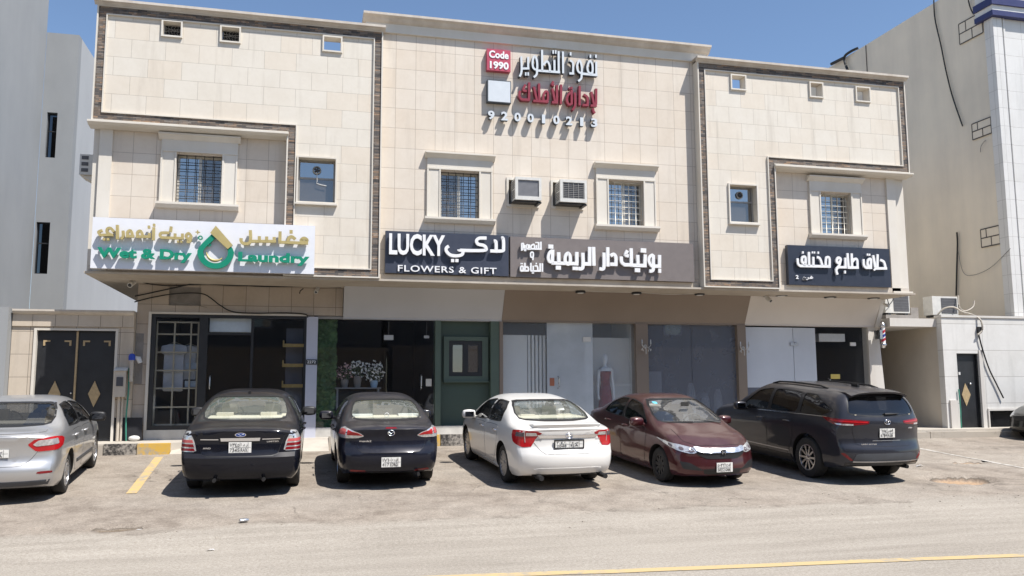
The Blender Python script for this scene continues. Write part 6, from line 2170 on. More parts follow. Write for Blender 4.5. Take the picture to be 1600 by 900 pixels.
S.patch([(-0.09, 1.16), (0.09, 1.16), (0.09, 1.19), (-0.09, 1.19)], 'rear', -0.07, 0.02).build('high_brake_light', M['dark_red_lens'], car, 50, True)

# --- navy saloon, seen from behind
mazda = dict(paint='paint_navy', xr=-1.03, xf=3.56, W=0.878, wb=2.64, r=0.317, tyre_w=0.205, lean=0.42, plan_wheel=0.965,
             plan=[(-1.03, 0.90), (-0.6, 0.965), (0.0, 0.99), (0.8, 1.0), (2.0, 1.0), (2.6, 0.98), (3.2, 0.93), (3.56, 0.86)],
             top=[(-1.03, 1.035), (-0.85, 1.075), (-0.55, 1.09), (-0.38, 1.11), (0.1, 1.28), (0.5, 1.405), (0.85, 1.45), (1.3, 1.47), (1.7, 1.44), (1.95, 1.37), (2.6, 1.02), (2.8, 0.97), (3.2, 0.88), (3.45, 0.78), (3.56, 0.66)],
             belt=[(-1.03, 0.93), (-0.4, 0.97), (0.6, 0.955), (2.0, 0.90), (2.8, 0.85), (3.56, 0.6)],
             bot=[(-1.03, 0.28), (-0.6, 0.23), (0, 0.18), (2.8, 0.18), (3.56, 0.22)],
             tail=[(0.24, 0.14), (0.34, 0.06), (0.45, 0.012), (0.58, 0.0), (0.64, 0.02), (0.70, 0.07), (0.85, 0.09), (0.98, 0.06), (1.03, 0.05), (1.08, 0.07)],
             nose=[(0.2, 0.1), (0.4, 0.0), (0.6, 0.02), (0.9, 0.12)], bowr=0.24, bowf=0.4, cabin=(0.0, 2.3),
             rear_window=[(-0.63, 1.115), (0.63, 1.115), (0.53, 1.39), (-0.53, 1.39)],
             windscreen=[(-0.68, 1.06), (0.68, 1.06), (0.55, 1.39), (-0.55, 1.39)],
             side_windows=[[(0.25, 1.05), (1.06, 1.0), (1.06, 1.36), (0.7, 1.35), (0.36, 1.22)], [(1.14, 1.0), (2.15, 0.95), (1.72, 1.29), (1.14, 1.37)]],
             doors=[[(0.3, 0.95), (0.33, 0.6), (0.58, 0.27), (1.1, 0.27), (1.1, 0.93)], [(1.12, 0.93), (1.12, 0.27), (2.1, 0.27), (2.18, 0.55), (2.2, 0.88)]], handles=[(0.46, 0.86), (1.32, 0.84)],
             rimstyle=dict(rim=0.64, n=10, w=(0.03, 0.04), mat='rim_silver'), mirror=(1.95, 0.93), seat_mat='grey_seat',
             front_seat=1.25, back_seat=0.36, dash=2.15, dash_z=0.98, floor=0.42, seat_h=0.52)
car, B, S, body = build_car(mazda, 'dark navy saloon seen from behind with almond tail lamps and winged round badge', on_ramp(1.41, 15.43), R(-0.5), SL, M)
lid = [(-0.62, 1.0), (-0.60, 0.86), (-0.56, 0.70), (-0.46, 0.62), (0.46, 0.62), (0.56, 0.70), (0.60, 0.86), (0.62, 1.0)]
lid = soften(lid, 1, 0.15)
bl = S.patch(lid, 'rear', 0.004, 0.006).build('boot_lid', M['paint_navy'], car, 50, True)
S.patch(grow(lid, 0.006), 'rear', 0.001, 0, hole=lid).build('lid_gap', M['black_plastic'], bl, 50, True)
for s in ('l', 'r'):
    tl = [(0.44, 0.89), (0.52, 0.945), (0.72, 1.0), (0.92, 1.02), (1.06, 1.0), (1.12, 0.93), (1.12, 0.87), (0.8, 0.85), (0.55, 0.855)]
    t = S.patch(soften(tl, 1, 0.15), 'r_' + s, 0.007, 0.012).build('tail_light', M['clear_lens'], car, 60, True)
    S.patch([(0.47, 0.90), (0.74, 0.905), (0.74, 0.985), (0.55, 0.94)], 'r_' + s, 0.012, 0.006).build('lamp_band', M['red_lens'], t, 60, True)
    S.patch([(0.78, 0.91), (1.09, 0.90), (1.08, 0.965), (0.93, 0.995), (0.78, 0.985)], 'r_' + s, 0.012, 0.006).build('lamp_band', M['pink_lens'], t, 60, True)
    S.patch([(0.40, 0.30), (0.68, 0.31), (0.66, 0.34), (0.42, 0.33)], 'r_' + s, 0.004, 0.006).build('reflector', M['dark_red_lens'], car, 60, True)
e = MB()
cx, cz, rr = 0.0, 0.945, 0.055
p, nn = S.hit('rear', 0, cz)
ring = [Vector((p.x - 0.012, rr * math.cos(a), cz + rr * 0.8 * math.sin(a))) for a in [2 * math.pi * k / 28 for k in range(28)]]
e.tube(ring, 0.008, 6, closed=True)
wing = [Vector((p.x - 0.012, y, cz + z)) for y, z in ((-0.048, 0.014), (-0.03, 0.012), (-0.012, -0.002), (0, -0.014), (0.012, -0.002), (0.03, 0.012), (0.048, 0.014))]
e.tube(wing, [0.004, 0.008, 0.009, 0.009, 0.009, 0.008, 0.004], 6)
e.build('emblem', M['chrome'], car, 60, True)
badge_text(car, S, 'rear', 'mazda2', 0.52, 0.32, 0.795, 0.825, M)
S.patch([(-0.10, 1.015), (0.10, 1.015), (0.08, 1.035), (-0.08, 1.035)], 'rear', 0.004, 0.004).build('high_brake_light', M['dark_red_lens'], car, 50, True)
rec = soften([(-0.3, 0.37), (0.3, 0.37), (0.33, 0.57), (-0.33, 0.57)], 1, 0.12)
S.patch(grow(soften([(-0.32, 0.25), (0.6, 0.25), (0.66, 0.3), (-0.66, 0.3), (-0.6, 0.25)], 1, 0.1), 0.0), 'rear', 0.004, 0.006).build('bumper_lip', M['black_plastic'], car, 50, True)
end_plate(car, S, 'rear', 0.0, 0.47, 0.32, 0.16, M, PLATE_SQ('\u0661\u0667\u0661\u0660', '\uFEA9 \uFEAD \uFED5', '4171', 'DRG'))
m = MB().lathe([(0.026, -0.12), (0.03, 0.03), (0.024, 0.03), (0.022, -0.05)], 'x', (-0.86, -0.47, 0.25), 14)
m.build('exhaust_pipe', M['black_plastic'], car, 40, True)
m = MB().tube([Vector((S.hit('rear', 0, 1.17)[0].x - 0.0, 0, 1.17)) + Vector((-0.012, 0.035 * math.cos(a), 0.035 * math.sin(a))) for a in [2 * math.pi * k / 20 for k in range(20)]], 0.006, 6, closed=True)
m.build('window_sticker', M['paper_white'], car, 60, True)
m = MB().box(1.86, 1.88, -0.28, 0.30, 1.2, 1.28)
m.build('sun_visor', M['yellow_card'], car, None, True)
for s_ in (1, -1):
    m = MB().box(0.0, 0.09, s_ * 0.42 - 0.19, s_ * 0.42 + 0.19, 1.08, 1.17)
    m.bevel(0.03)
    m.build('seat_cover', M['paper_white'], car, 40, True)

# --- white saloon, three quarter view from behind
camry = dict(paint='paint_white', xr=-1.10, xf=3.725, W=0.912, wb=2.775, r=0.333, tyre_w=0.215, lean=0.41, plan_wheel=0.97,
             plan=[(-1.1, 0.93), (-0.6, 0.98), (0.0, 0.995), (0.8, 1.0), (2.2, 1.0), (2.8, 0.985), (3.4, 0.94), (3.725, 0.88)],
             top=[(-1.1, 1.055), (-0.95, 1.08), (-0.65, 1.10), (-0.48, 1.12), (0.0, 1.28), (0.42, 1.405), (0.75, 1.45), (1.2, 1.475), (1.65, 1.45), (1.95, 1.37), (2.65, 1.03), (2.85, 0.98), (3.3, 0.90), (3.6, 0.80), (3.725, 0.68)],
             belt=[(-1.1, 0.965), (-0.5, 0.995), (0.6, 0.97), (2.0, 0.93), (2.8, 0.885), (3.725, 0.62)],
             bot=[(-1.1, 0.25), (-0.7, 0.21), (0, 0.185), (2.9, 0.185), (3.725, 0.22)],
             tail=[(0.22, 0.12), (0.3, 0.07), (0.36, 0.03), (0.5, 0.0), (0.6, 0.005), (0.65, 0.03), (0.72, 0.075), (0.9, 0.085), (1.0, 0.055), (1.06, 0.04), (1.1, 0.06)],
             nose=[(0.2, 0.1), (0.4, 0.0), (0.6, 0.02), (0.9, 0.12)], bowr=0.24, bowf=0.4, cabin=(0.0, 2.35),
             rear_window=[(-0.69, 1.13), (0.69, 1.13), (0.565, 1.395), (-0.565, 1.395)],
             windscreen=[(-0.72, 1.07), (0.72, 1.07), (0.57, 1.395), (-0.57, 1.395)],
             side_windows=[[(0.22, 1.055), (1.10, 1.015), (1.10, 1.375), (0.55, 1.36), (0.30, 1.25)], [(1.18, 1.01), (2.3, 0.955), (1.75, 1.305), (1.18, 1.38)]],
             doors=[[(0.3, 0.97), (0.33, 0.62), (0.6, 0.28), (1.14, 0.28), (1.14, 0.95)], [(1.16, 0.95), (1.16, 0.28), (2.22, 0.28), (2.3, 0.56), (2.32, 0.9)]], handles=[(0.44, 0.875), (1.36, 0.86)],
             handle_mat='chrome', rimstyle=dict(rim=0.67, n=7, w=(0.035, 0.05), mat='rim_silver', double=True, s0=0.03, s1=0.085), mirror=(2.1, 0.96), seat_mat='beige_seat', win_trim='black_plastic',
             front_seat=1.3, back_seat=0.36, dash=2.25, dash_z=1.0, floor=0.42, seat_h=0.53, side_glass='car_glass_tint', rear_glass='car_glass')
car, B, S, body = build_car(camry, 'white saloon, side and back showing, with red and clear angular tail lamps', on_ramp(4.31, 14.94), R(-2.7), SL, M)
lid = [(-0.66, 1.045), (-0.64, 0.86), (-0.5, 0.68), (-0.42, 0.62), (0.42, 0.62), (0.5, 0.68), (0.64, 0.86), (0.66, 1.045)]
lid = soften(lid, 1, 0.1)
bl = S.patch(lid, 'rear', 0.004, 0.006).build('boot_lid', M['paint_white'], car, 50, True)
S.patch(grow(lid, 0.006), 'rear', 0.001, 0, hole=lid).build('lid_gap', M['black_plastic'], bl, 50, True)
m = MB()
n_ = 14
pr = []
for k in range(n_ + 1):
    y = -0.6 + 1.2 * k / n_
    p, nn = S.hit('top', -0.93 + 0.12 * (abs(y) / 0.6) ** 3, y)
    tt = 0.075 * (1 - 0.35 * (abs(y) / 0.6) ** 2.5)
    xx = p.x
    pr.append([m.bm.verts.new(q) for q in (Vector((xx + 0.20, y, p.z + 0.0)), Vector((xx + 0.02, y, p.z + 0.035)), Vector((xx - 0.11, y, p.z + 0.045)), Vector((xx - 0.125, y, p.z + 0.03)), Vector((xx - 0.08, y, p.z - tt)), Vector((xx + 0.1, y, p.z - 0.03)))])
for a, b in zip(pr, pr[1:]):
    for k in range(6):
        m.bm.faces.new((a[k], a[(k + 1) % 6], b[(k + 1) % 6], b[k]))
m.bm.faces.new(pr[0])
m.bm.faces.new(pr[-1][::-1])
bmesh.ops.recalc_face_normals(m.bm, faces=m.bm.faces)
m.build('boot_spoiler', M['paint_white'], car, 35, True)
for s in ('l', 'r'):
    tl = [(0.47, 0.965), (0.53, 0.90), (0.71, 0.87), (0.64, 0.735), (0.80, 0.72), (1.04, 0.80), (1.10, 0.90), (1.12, 0.985), (0.9, 1.0), (0.56, 0.99)]
    t = S.patch(soften(tl, 1, 0.08), 'r_' + s, 0.007, 0.012).build('tail_light', M['red_lens'], car, 60, True)
    S.patch([(0.545, 0.915), (0.74, 0.91), (0.74, 0.965), (0.57, 0.965)], 'r_' + s, 0.012, 0.006).build('lamp_band', M['clear_lens'], t, 60, True)
    S.patch([(0.77, 0.895), (0.95, 0.895), (0.955, 0.965), (0.77, 0.965)], 'r_' + s, 0.012, 0.006).build('lamp_band', M['smoke_lens'], t, 60, True)
    S.patch([(0.745, 0.80), (0.755, 0.80), (0.77, 0.975), (0.76, 0.975)], 'r_' + s, 0.0125, 0.006).build('lamp_divider', M['clear_lens'], t, 60, True)
S.patch([(-0.50, 0.875), (0.50, 0.875), (0.54, 0.93), (-0.54, 0.93)], 'rear', 0.016, 0.014).build('chrome_bar', M['chrome'], car, 40, True)


def three_ovals(car, S, view, y, z, w, mat, off=0.02, name='emblem'):
    p, nn = S.hit(view, y, z)
    sg = -1 if view == 'rear' else 1
    m = MB()
    x = p.x + sg * off

    def ell(rw, rh, dz):
        return [Vector((x, y + rw * math.cos(a), z + dz + rh * math.sin(a))) for a in [2 * math.pi * k / 26 for k in range(26)]]
    m.tube(ell(w, w * 0.66, 0), w * 0.11, 6, closed=True)
    m.tube(ell(w * 0.33, w * 0.62, 0), w * 0.08, 6, closed=True)
    m.tube(ell(w * 0.66, w * 0.26, w * 0.33), w * 0.08, 6, closed=True)
    return m.build(name, M[mat], car, 60, True)


three_ovals(car, S, 'rear', 0, 0.915, 0.062, 'chrome', 0.024)
end_plate(car, S, 'rear', 0.0, 0.775, 0.50, 0.115, M, [('\u0662\u0660\u0664\u0668', 0.05, 0.40, 0.56, 0.9), ('\uFE8D \uFEA1 \uFEB1', 0.54, 0.83, 0.56, 0.9), ('2048', 0.05, 0.40, 0.1, 0.44), ('SJA', 0.54, 0.83, 0.1, 0.44)], True)
badge_text(car, S, 'rear', 'CAMRY', 0.62, 0.46, 0.835, 0.86, M, 'rim_silver')
badge_text(car, S, 'rear', 'GLX', -0.50, -0.60, 0.835, 0.86, M, 'rim_silver')
S.patch(soften([(-0.50, 0.315), (0.50, 0.315), (0.62, 0.36), (0.5, 0.385), (-0.5, 0.385), (-0.62, 0.36)], 1, 0.15), 'rear', 0.006, 0.008).build('bumper_skirt', M['paint_white'], car, 50, True)
S.patch([(-0.6, 0.235), (0.6, 0.235), (0.62, 0.27), (-0.62, 0.27)], 'rear', 0.008, 0.01).build('bumper_lip', M['black_plastic'], car, 50, True)
for y in (0.52, -0.62):
    m = MB().lathe([(0.04, -0.25), (0.043, 0.05), (0.036, 0.05), (0.034, -0.05)], 'x', (-0.90, y, 0.235), 16)
    m.build('exhaust_pipe', M['black_plastic'], car, 40, True)
for view in ('left', 'right'):
    S.patch([(0.42, 0.205), (2.36, 0.205), (2.34, 0.265), (0.46, 0.265)], view, 0.012, 0.012).build('side_skirt', M['paint_white'], car, 50, True)

# --- maroon saloon, nose to the street
honda = dict(paint='paint_maroon', xr=-0.97, xf=3.47, W=0.848, wb=2.60, r=0.305, tyre_w=0.185, lean=0.40, plan_wheel=0.965,
             plan=[(-0.97, 0.90), (-0.5, 0.965), (0.0, 0.99), (0.8, 1.0), (2.0, 1.0), (2.6, 0.985), (3.1, 0.945), (3.47, 0.89)],
             top=[(-0.97, 1.03), (-0.8, 1.075), (-0.5, 1.10), (-0.35, 1.13), (0.1, 1.3), (0.5, 1.425), (0.8, 1.465), (1.2, 1.48), (1.5, 1.455), (1.75, 1.38), (2.55, 1.015), (2.72, 0.96), (3.05, 0.865), (3.3, 0.765), (3.47, 0.66)],
             belt=[(-0.97, 0.93), (-0.4, 0.97), (0.6, 0.96), (1.8, 0.91), (2.6, 0.86), (3.1, 0.76), (3.47, 0.6)],
             bot=[(-0.97, 0.26), (-0.6, 0.22), (0, 0.18), (2.8, 0.17), (3.47, 0.2)],
             tail=[(0.24, 0.12), (0.34, 0.05), (0.5, 0.0), (0.7, 0.05), (1.0, 0.06)],
             nose=[(0.17, 0.10), (0.24, 0.03), (0.34, 0.0), (0.45, 0.015), (0.52, 0.03), (0.6, 0.035), (0.68, 0.06), (0.76, 0.12)], bowr=0.2, bowf=0.34, lf=0.95, cabin=(0.0, 2.25),
             rear_window=[(-0.60, 1.14), (0.60, 1.14), (0.52, 1.40), (-0.52, 1.40)],
             windscreen=[(-0.70, 1.045), (0.70, 1.045), (0.54, 1.40), (-0.54, 1.40)],
             side_windows=[[(0.12, 1.06), (0.98, 1.02), (0.98, 1.37), (0.6, 1.36), (0.28, 1.24)], [(1.06, 1.015), (2.12, 0.965), (1.6, 1.30), (1.06, 1.375)]],
             doors=[[(0.28, 0.96), (0.3, 0.6), (0.56, 0.27), (1.02, 0.27), (1.02, 0.95)], [(1.04, 0.95), (1.04, 0.27), (2.04, 0.27), (2.12, 0.54), (2.14, 0.9)]], handles=[(0.42, 0.90), (1.24, 0.87)],
             rimstyle=dict(rim=0.62, n=9, w=(0.05, 0.06), mat='rim_dark'), mirror=(1.98, 0.955), seat_mat='grey_seat', side_glass='car_glass_dark', front_glass='car_screen',
             front_seat=1.2, back_seat=0.36, dash=2.1, dash_z=0.97, floor=0.42, seat_h=0.53)
car, B, S, body = build_car(honda, 'dusty maroon saloon parked nose outwards, chrome bar grille and raked headlamps', on_ramp(6.86, 17.10), R(176.2), SL, M)
hood = soften([(2.62, 0.60), (3.05, 0.60), (3.26, 0.40), (3.33, 0.0), (3.26, -0.40), (3.05, -0.60), (2.62, -0.60)], 1, 0.1)
bo = S.patch(hood, 'top', 0.0045, 0.006).build('bonnet', M['paint_maroon'], car, 50, True)
S.patch(grow(hood, 0.006), 'top', 0.001, 0, hole=hood).build('bonnet_gap', M['black_plastic'], bo, 50, True)
for s in ('l', 'r'):
    hl = [(0.36, 0.645), (0.55, 0.58), (0.80, 0.625), (1.02, 0.71), (1.22, 0.80), (0.98, 0.765), (0.70, 0.72)]
    h = S.patch(soften(hl, 1, 0.12), 'f_' + s, 0.006, 0.012, 0.05).build('headlight', M['clear_lens'], car, 60, True)
    for u, v in ((0.56, 0.635), (0.72, 0.66), (0.90, 0.705)):
        ci = [(u + 0.042 * math.cos(2 * math.pi * k / 14), v + 0.028 * math.sin(2 * math.pi * k / 14)) for k in range(14)]
        S.patch(ci, 'f_' + s, 0.009, 0.004).build('lamp_bowl', M['smoke_lens'], h, 60, True)
    fg = soften([(0.36, 0.30), (0.72, 0.32), (0.78, 0.45), (0.60, 0.43)], 1, 0.1)
    S.patch(fg, 'f_' + s, 0.004, 0.006).build('fog_recess', M['black_plastic'], car, 60, True)
gr = soften([(-0.48, 0.60), (-0.40, 0.545), (-0.30, 0.50), (0.30, 0.50), (0.40, 0.545), (0.48, 0.60), (0.44, 0.63), (-0.44, 0.63)], 1, 0.1)
g = S.patch(gr, 'front', 0.006, 0.01).build('grille', M['black_plastic'], car, 60, True)
cb = soften([(-0.49, 0.685), (-0.45, 0.625), (-0.30, 0.60), (0.30, 0.60), (0.45, 0.625), (0.49, 0.685), (0.42, 0.69), (0.33, 0.665), (-0.33, 0.665), (-0.42, 0.69)], 1, 0.12)
S.patch(cb, 'front', 0.022, 0.02).build('chrome_bar', plain('satin_chrome', (0.80, 0.80, 0.80), 0.30, metal=0.9, var=0.03), car, 60, True)
p, nn = S.hit('front', 0, 0.615)
em = MB().prism([(-0.052, 0.66), (0.052, 0.66), (0.042, 0.575), (-0.042, 0.575)], 'x', p.x + 0.014, p.x + 0.030)
em.bevel(0.006, 1)
e = em.build('emblem', M['black_plastic'], car, 40, True)
hm = MB()
for y in (-1, 1):
    hm.tube([Vector((p.x + 0.032, y * 0.034, 0.652)), Vector((p.x + 0.032, y * 0.019, 0.617)), Vector((p.x + 0.032, y * 0.026, 0.582))], 0.006, 6)
hm.tube([Vector((p.x + 0.032, -0.019, 0.615)), Vector((p.x + 0.032, 0.019, 0.615))], 0.006, 6)
hm.build('emblem_letter', M['chrome'], e, 60, True)
S.patch(soften([(-0.34, 0.235), (0.34, 0.235), (0.38, 0.33), (-0.38, 0.33)], 1, 0.1), 'front', 0.004, 0.006).build('lower_grille', M['black_plastic'], car, 60, True)
S.patch([(-0.72, 0.195), (0.72, 0.195), (0.70, 0.215), (-0.70, 0.215)], 'front', 0.012, 0.01).build('bumper_lip', M['paint_maroon'], car, 50, True)
end_plate(car, S, 'front', 0.0, 0.36, 0.31, 0.16, M, PLATE_SQ('\u0665\u0660\u0662\u0662', '\uFE8D \uFEA1 \uFED5', '5022', 'GHA'))
wi = MB()
for ys in ((0.52, 0.02), (-0.06, -0.55)):
    a, b = S.hit('top', 2.50, ys[0]), S.hit('top', 2.42, ys[1])
    wi.tube([a[0] + a[1] * 0.02, (a[0] + b[0]) / 2 + a[1] * 0.022, b[0] + b[1] * 0.02], [0.012, 0.009, 0.006], 6)
wi.build('wiper', M['black_plastic'], car, 50, True)
st = soften([(-0.5, 1.33), (-0.43, 1.33), (-0.43, 1.365), (-0.5, 1.365)], 1, 0.2)
S.patch(st, 'front', -0.002, 0).build('screen_sticker', M['sticker_cyan'], car, 50, True)
mm = MB()
mm.box(2.02, 2.03, -0.05, 0.12, 1.29, 1.37)
mm.build('rear_view_mirror', M['dash'], car, None, True)
for view in ('left', 'right'):
    S.patch([(0.42, 0.20), (2.2, 0.20), (2.18, 0.25), (0.46, 0.25)], view, 0.010, 0.01).build('side_skirt', M['paint_maroon'], car, 50, True)
    S.patch([(-0.1, 0.885), (1.9, 0.79), (1.9, 0.796), (-0.1, 0.891)], view, 0.006, 0.004).build('side_crease', M['paint_maroon'], car, 60, True)

# --- graphite SUV at the right
suv = dict(paint='paint_graphite', xr=-1.10, xf=3.85, W=0.965, wb=2.85, r=0.378, tyre_w=0.235, lean=0.29, plan_wheel=0.985, arch=0.06,
           plan=[(-1.1, 0.90), (-0.6, 0.965), (0.0, 0.995), (0.5, 1.0), (2.4, 1.0), (3.0, 0.985), (3.5, 0.95), (3.85, 0.89)],
           side=[(0.0, 0.90), (0.06, 0.94), (0.2, 0.965), (0.45, 0.98), (0.62, 0.99), (0.8, 1.0), (0.93, 0.99), (1.0, 0.965)],
           top=[(-1.1, 1.10), (-1.06, 1.22), (-1.01, 1.32), (-0.86, 1.52), (-0.72, 1.64), (-0.45, 1.69), (0.3, 1.72), (1.0, 1.735), (1.6, 1.715), (1.9, 1.64), (2.65, 1.25), (2.85, 1.20), (3.4, 1.13), (3.7, 1.05), (3.85, 0.92)],
           belt=[(-1.1, 1.02), (-0.8, 1.10), (0.0, 1.13), (1.0, 1.10), (2.0, 1.07), (2.8, 1.05), (3.85, 0.84)],
           bot=[(-1.1, 0.34), (-0.6, 0.28), (0, 0.22), (2.9, 0.22), (3.85, 0.28)],
           tail=[(0.3, 0.10), (0.38, 0.05), (0.46, 0.01), (0.58, 0.0), (0.67, 0.015), (0.72, 0.06), (0.9, 0.075), (1.05, 0.05), (1.12, 0.04), (1.25, 0.06)],
           nose=[(0.2, 0.1), (0.4, 0.0), (0.7, 0.0), (1.0, 0.1)], bowr=0.26, bowf=0.4, lr=0.6, cabin=(-0.62, 2.4),
           rear_window=[(-0.70, 1.265), (-0.3, 1.235), (0.3, 1.235), (0.70, 1.265), (0.61, 1.555), (-0.61, 1.555)],
           windscreen=[(-0.76, 1.28), (0.76, 1.28), (0.6, 1.64), (-0.6, 1.64)],
           side_windows=[[(-0.66, 1.30), (-0.42, 1.20), (0.24, 1.185), (0.24, 1.56), (-0.12, 1.545)], [(0.32, 1.19), (1.22, 1.165), (1.22, 1.59), (0.32, 1.57)], [(1.30, 1.16), (2.3, 1.12), (1.8, 1.52), (1.30, 1.595)]],
           doors=[[(0.42, 1.12), (0.42, 0.7), (0.62, 0.36), (1.26, 0.36), (1.26, 1.11)], [(1.28, 1.11), (1.28, 0.36), (2.32, 0.36), (2.42, 0.66), (2.42, 1.06)]], handles=[(0.58, 1.0), (1.48, 0.985)],
           handle_mat='paint_graphite', rimstyle=dict(rim=0.635, n=5, w=(0.034, 0.036), mat='rim_machined', double=True, s0=0.03, s1=0.15), mirror=(2.12, 1.12), seat_mat='grey_seat',
           side_glass='car_glass_dark', rear_glass='car_glass_dark', win_trim='black_plastic', front_seat=1.35, back_seat=0.35, dash=2.3, dash_z=1.12, floor=0.56, seat_h=0.56, cat='suv')
car, B, S, body = build_car(suv, 'dark graphite SUV with black glass, roof spoiler and slim red tail lamps', on_ramp(10.12, 14.45), R(-3.0), SL, M)
gate = soften([(-0.60, 1.2), (-0.66, 1.0), (-0.60, 0.74), (-0.5, 0.69), (0.5, 0.69), (0.60, 0.74), (0.66, 1.0), (0.60, 1.2)], 1, 0.1)
tg = S.patch(gate, 'rear', 0.004, 0.006).build('tailgate', M['paint_graphite'], car, 50, True)
S.patch(grow(gate, 0.006), 'rear', 0.001, 0, hole=gate).build('tailgate_gap', M['black_plastic'], tg, 50, True)
for s in ('l', 'r'):
    tl = [(0.38, 1.09), (0.36, 1.14), (0.75, 1.165), (1.05, 1.175), (1.30, 1.18), (1.14, 1.105), (0.95, 1.055), (0.78, 1.05)]
    t = S.patch(soften(tl, 1, 0.12), 'r_' + s, 0.008, 0.014).build('tail_light', M['dark_red_lens'], car, 60, True)
    S.patch([(0.41, 1.105), (0.39, 1.125), (1.1, 1.150), (1.05, 1.122)], 'r_' + s, 0.012, 0.006).build('lamp_band', M['red_lens'], t, 60, True)
    S.patch([(0.66, 1.060), (0.78, 1.058), (0.95, 1.065), (1.0, 1.09), (0.66, 1.085)], 'r_' + s, 0.012, 0.006).build('lamp_band', M['clear_lens'], t, 60, True)
    S.patch(soften([(0.68, 0.44), (0.74, 0.44), (0.92, 0.57), (0.84, 0.575)], 1, 0.15), 'r_' + s, 0.006, 0.008).build('reflector', M['dark_red_lens'], car, 60, True)
lp = soften([(-0.70, 0.405), (0.70, 0.405), (0.62, 0.57), (-0.62, 0.57)], 1, 0.1)
S.patch(lp, 'rear', 0.010, 0.012).build('bumper_panel', M['grey_plastic'], car, 60, True)
S.patch([(-0.68, 0.42), (0.68, 0.42), (0.68, 0.435), (-0.68, 0.435)], 'rear', 0.016, 0.006).build('bumper_trim', M['rim_silver'], car, 60, True)
S.patch([(-0.78, 0.335), (0.78, 0.335), (0.78, 0.40), (-0.78, 0.40)], 'rear', 0.006, 0.008).build('bumper_lip', M['black_plastic'], car, 60, True)
three_ovals(car, S, 'rear', 0, 1.12, 0.062, 'chrome', 0.014)
end_plate(car, S, 'rear', 0.0, 0.925, 0.32, 0.16, M, PLATE_SQ('\u0666\u0667\u0668\u0664', '\uFEB1 \uFED5 \uFED9', '6784', 'KGS'))
S.patch([(-0.30, 0.785), (0.30, 0.785), (0.29, 0.795), (-0.29, 0.795)], 'rear', 0.008, 0.006).build('tailgate_crease', M['rim_silver'], car, 60, True)
badge_text(car, S, 'rear', 'HIGHLANDER', 0.52, 0.22, 0.72, 0.742, M)
badge_text(car, S, 'rear', 'HYBRID', -0.50, -0.62, 0.99, 1.015, M)
m = MB()
pr = []
for k in range(15):
    y = -0.60 + 1.2 * k / 14
    q = (abs(y) / 0.6)
    p, nn = S.hit('top', -0.50, y)
    xe = -0.93 + 0.07 * q ** 2
    ze = p.z - 0.035 - 0.02 * q ** 2
    pr.append([m.bm.verts.new(v) for v in (Vector((-0.46, y, p.z + 0.004)), Vector((-0.68, y, p.z + 0.0)), Vector((xe, y, ze)), Vector((xe + 0.02, y, ze - 0.03)), Vector((-0.62, y, p.z - 0.10)), Vector((-0.46, y, p.z - 0.03)))])
for a, b in zip(pr, pr[1:]):
    for k in range(6):
        m.bm.faces.new((a[k], a[(k + 1) % 6], b[(k + 1) % 6], b[k]))
m.bm.faces.new(pr[0])
m.bm.faces.new(pr[-1][::-1])
bmesh.ops.recalc_face_normals(m.bm, faces=m.bm.faces)
m.build('roof_spoiler', M['paint_graphite'], car, 35, True)
m = MB().box(-0.30, -0.12, -0.022, 0.022, 1.68, 1.755)
m.bevel(0.018)
m.build('roof_antenna', M['black_plastic'], car, 50, True)
m = MB()
for y in (0.56, -0.56):
    pts = [S.hit('top', x, y)[0] + Vector((0, 0, 0.035 if 0 < k < 8 else 0.0)) for k, x in enumerate([-0.15 + 0.22 * k for k in range(9)])]
    m.tube(pts, 0.018, 6)
m.build('roof_rail', M['black_plastic'], car, 50, True)
m = MB()
pts = [S.hit('rear', y, 1.26 + 0.01 * abs(y))[0] + Vector((-0.02, 0, 0)) for y in (0.02, -0.08, -0.18, -0.28, -0.30)]
m.tube(pts, [0.02, 0.02, 0.016, 0.012, 0.004], 6)
m.build('rear_wiper', M['black_plastic'], car, 50, True)
for view in ('left', 'right'):
    S.patch([(0.46, 0.26), (2.40, 0.26), (2.38, 0.37), (0.50, 0.37)], view, 0.012, 0.012).build('side_cladding', M['black_plastic'], car, 50, True)
    S.patch([(0.55, 0.43), (2.28, 0.43), (2.28, 0.45), (0.55, 0.45)], view, 0.010, 0.008).build('side_trim', M['rim_silver'], car, 50, True)
    S.patch([(-0.55, 1.178), (0.1, 1.165), (1.2, 1.14), (2.3, 1.1), (2.3, 1.108), (1.2, 1.152), (0.1, 1.178), (-0.52, 1.19)], view, 0.006, 0.004).build('window_line', M['chrome'], car, 50, True)
m = MB().lathe([(0.035, -0.25), (0.036, 0.02), (0.03, 0.02), (0.03, -0.05)], 'x', (-0.72, -0.5, 0.30), 14)
m.build('exhaust_pipe', M['black_plastic'], car, 40, True)

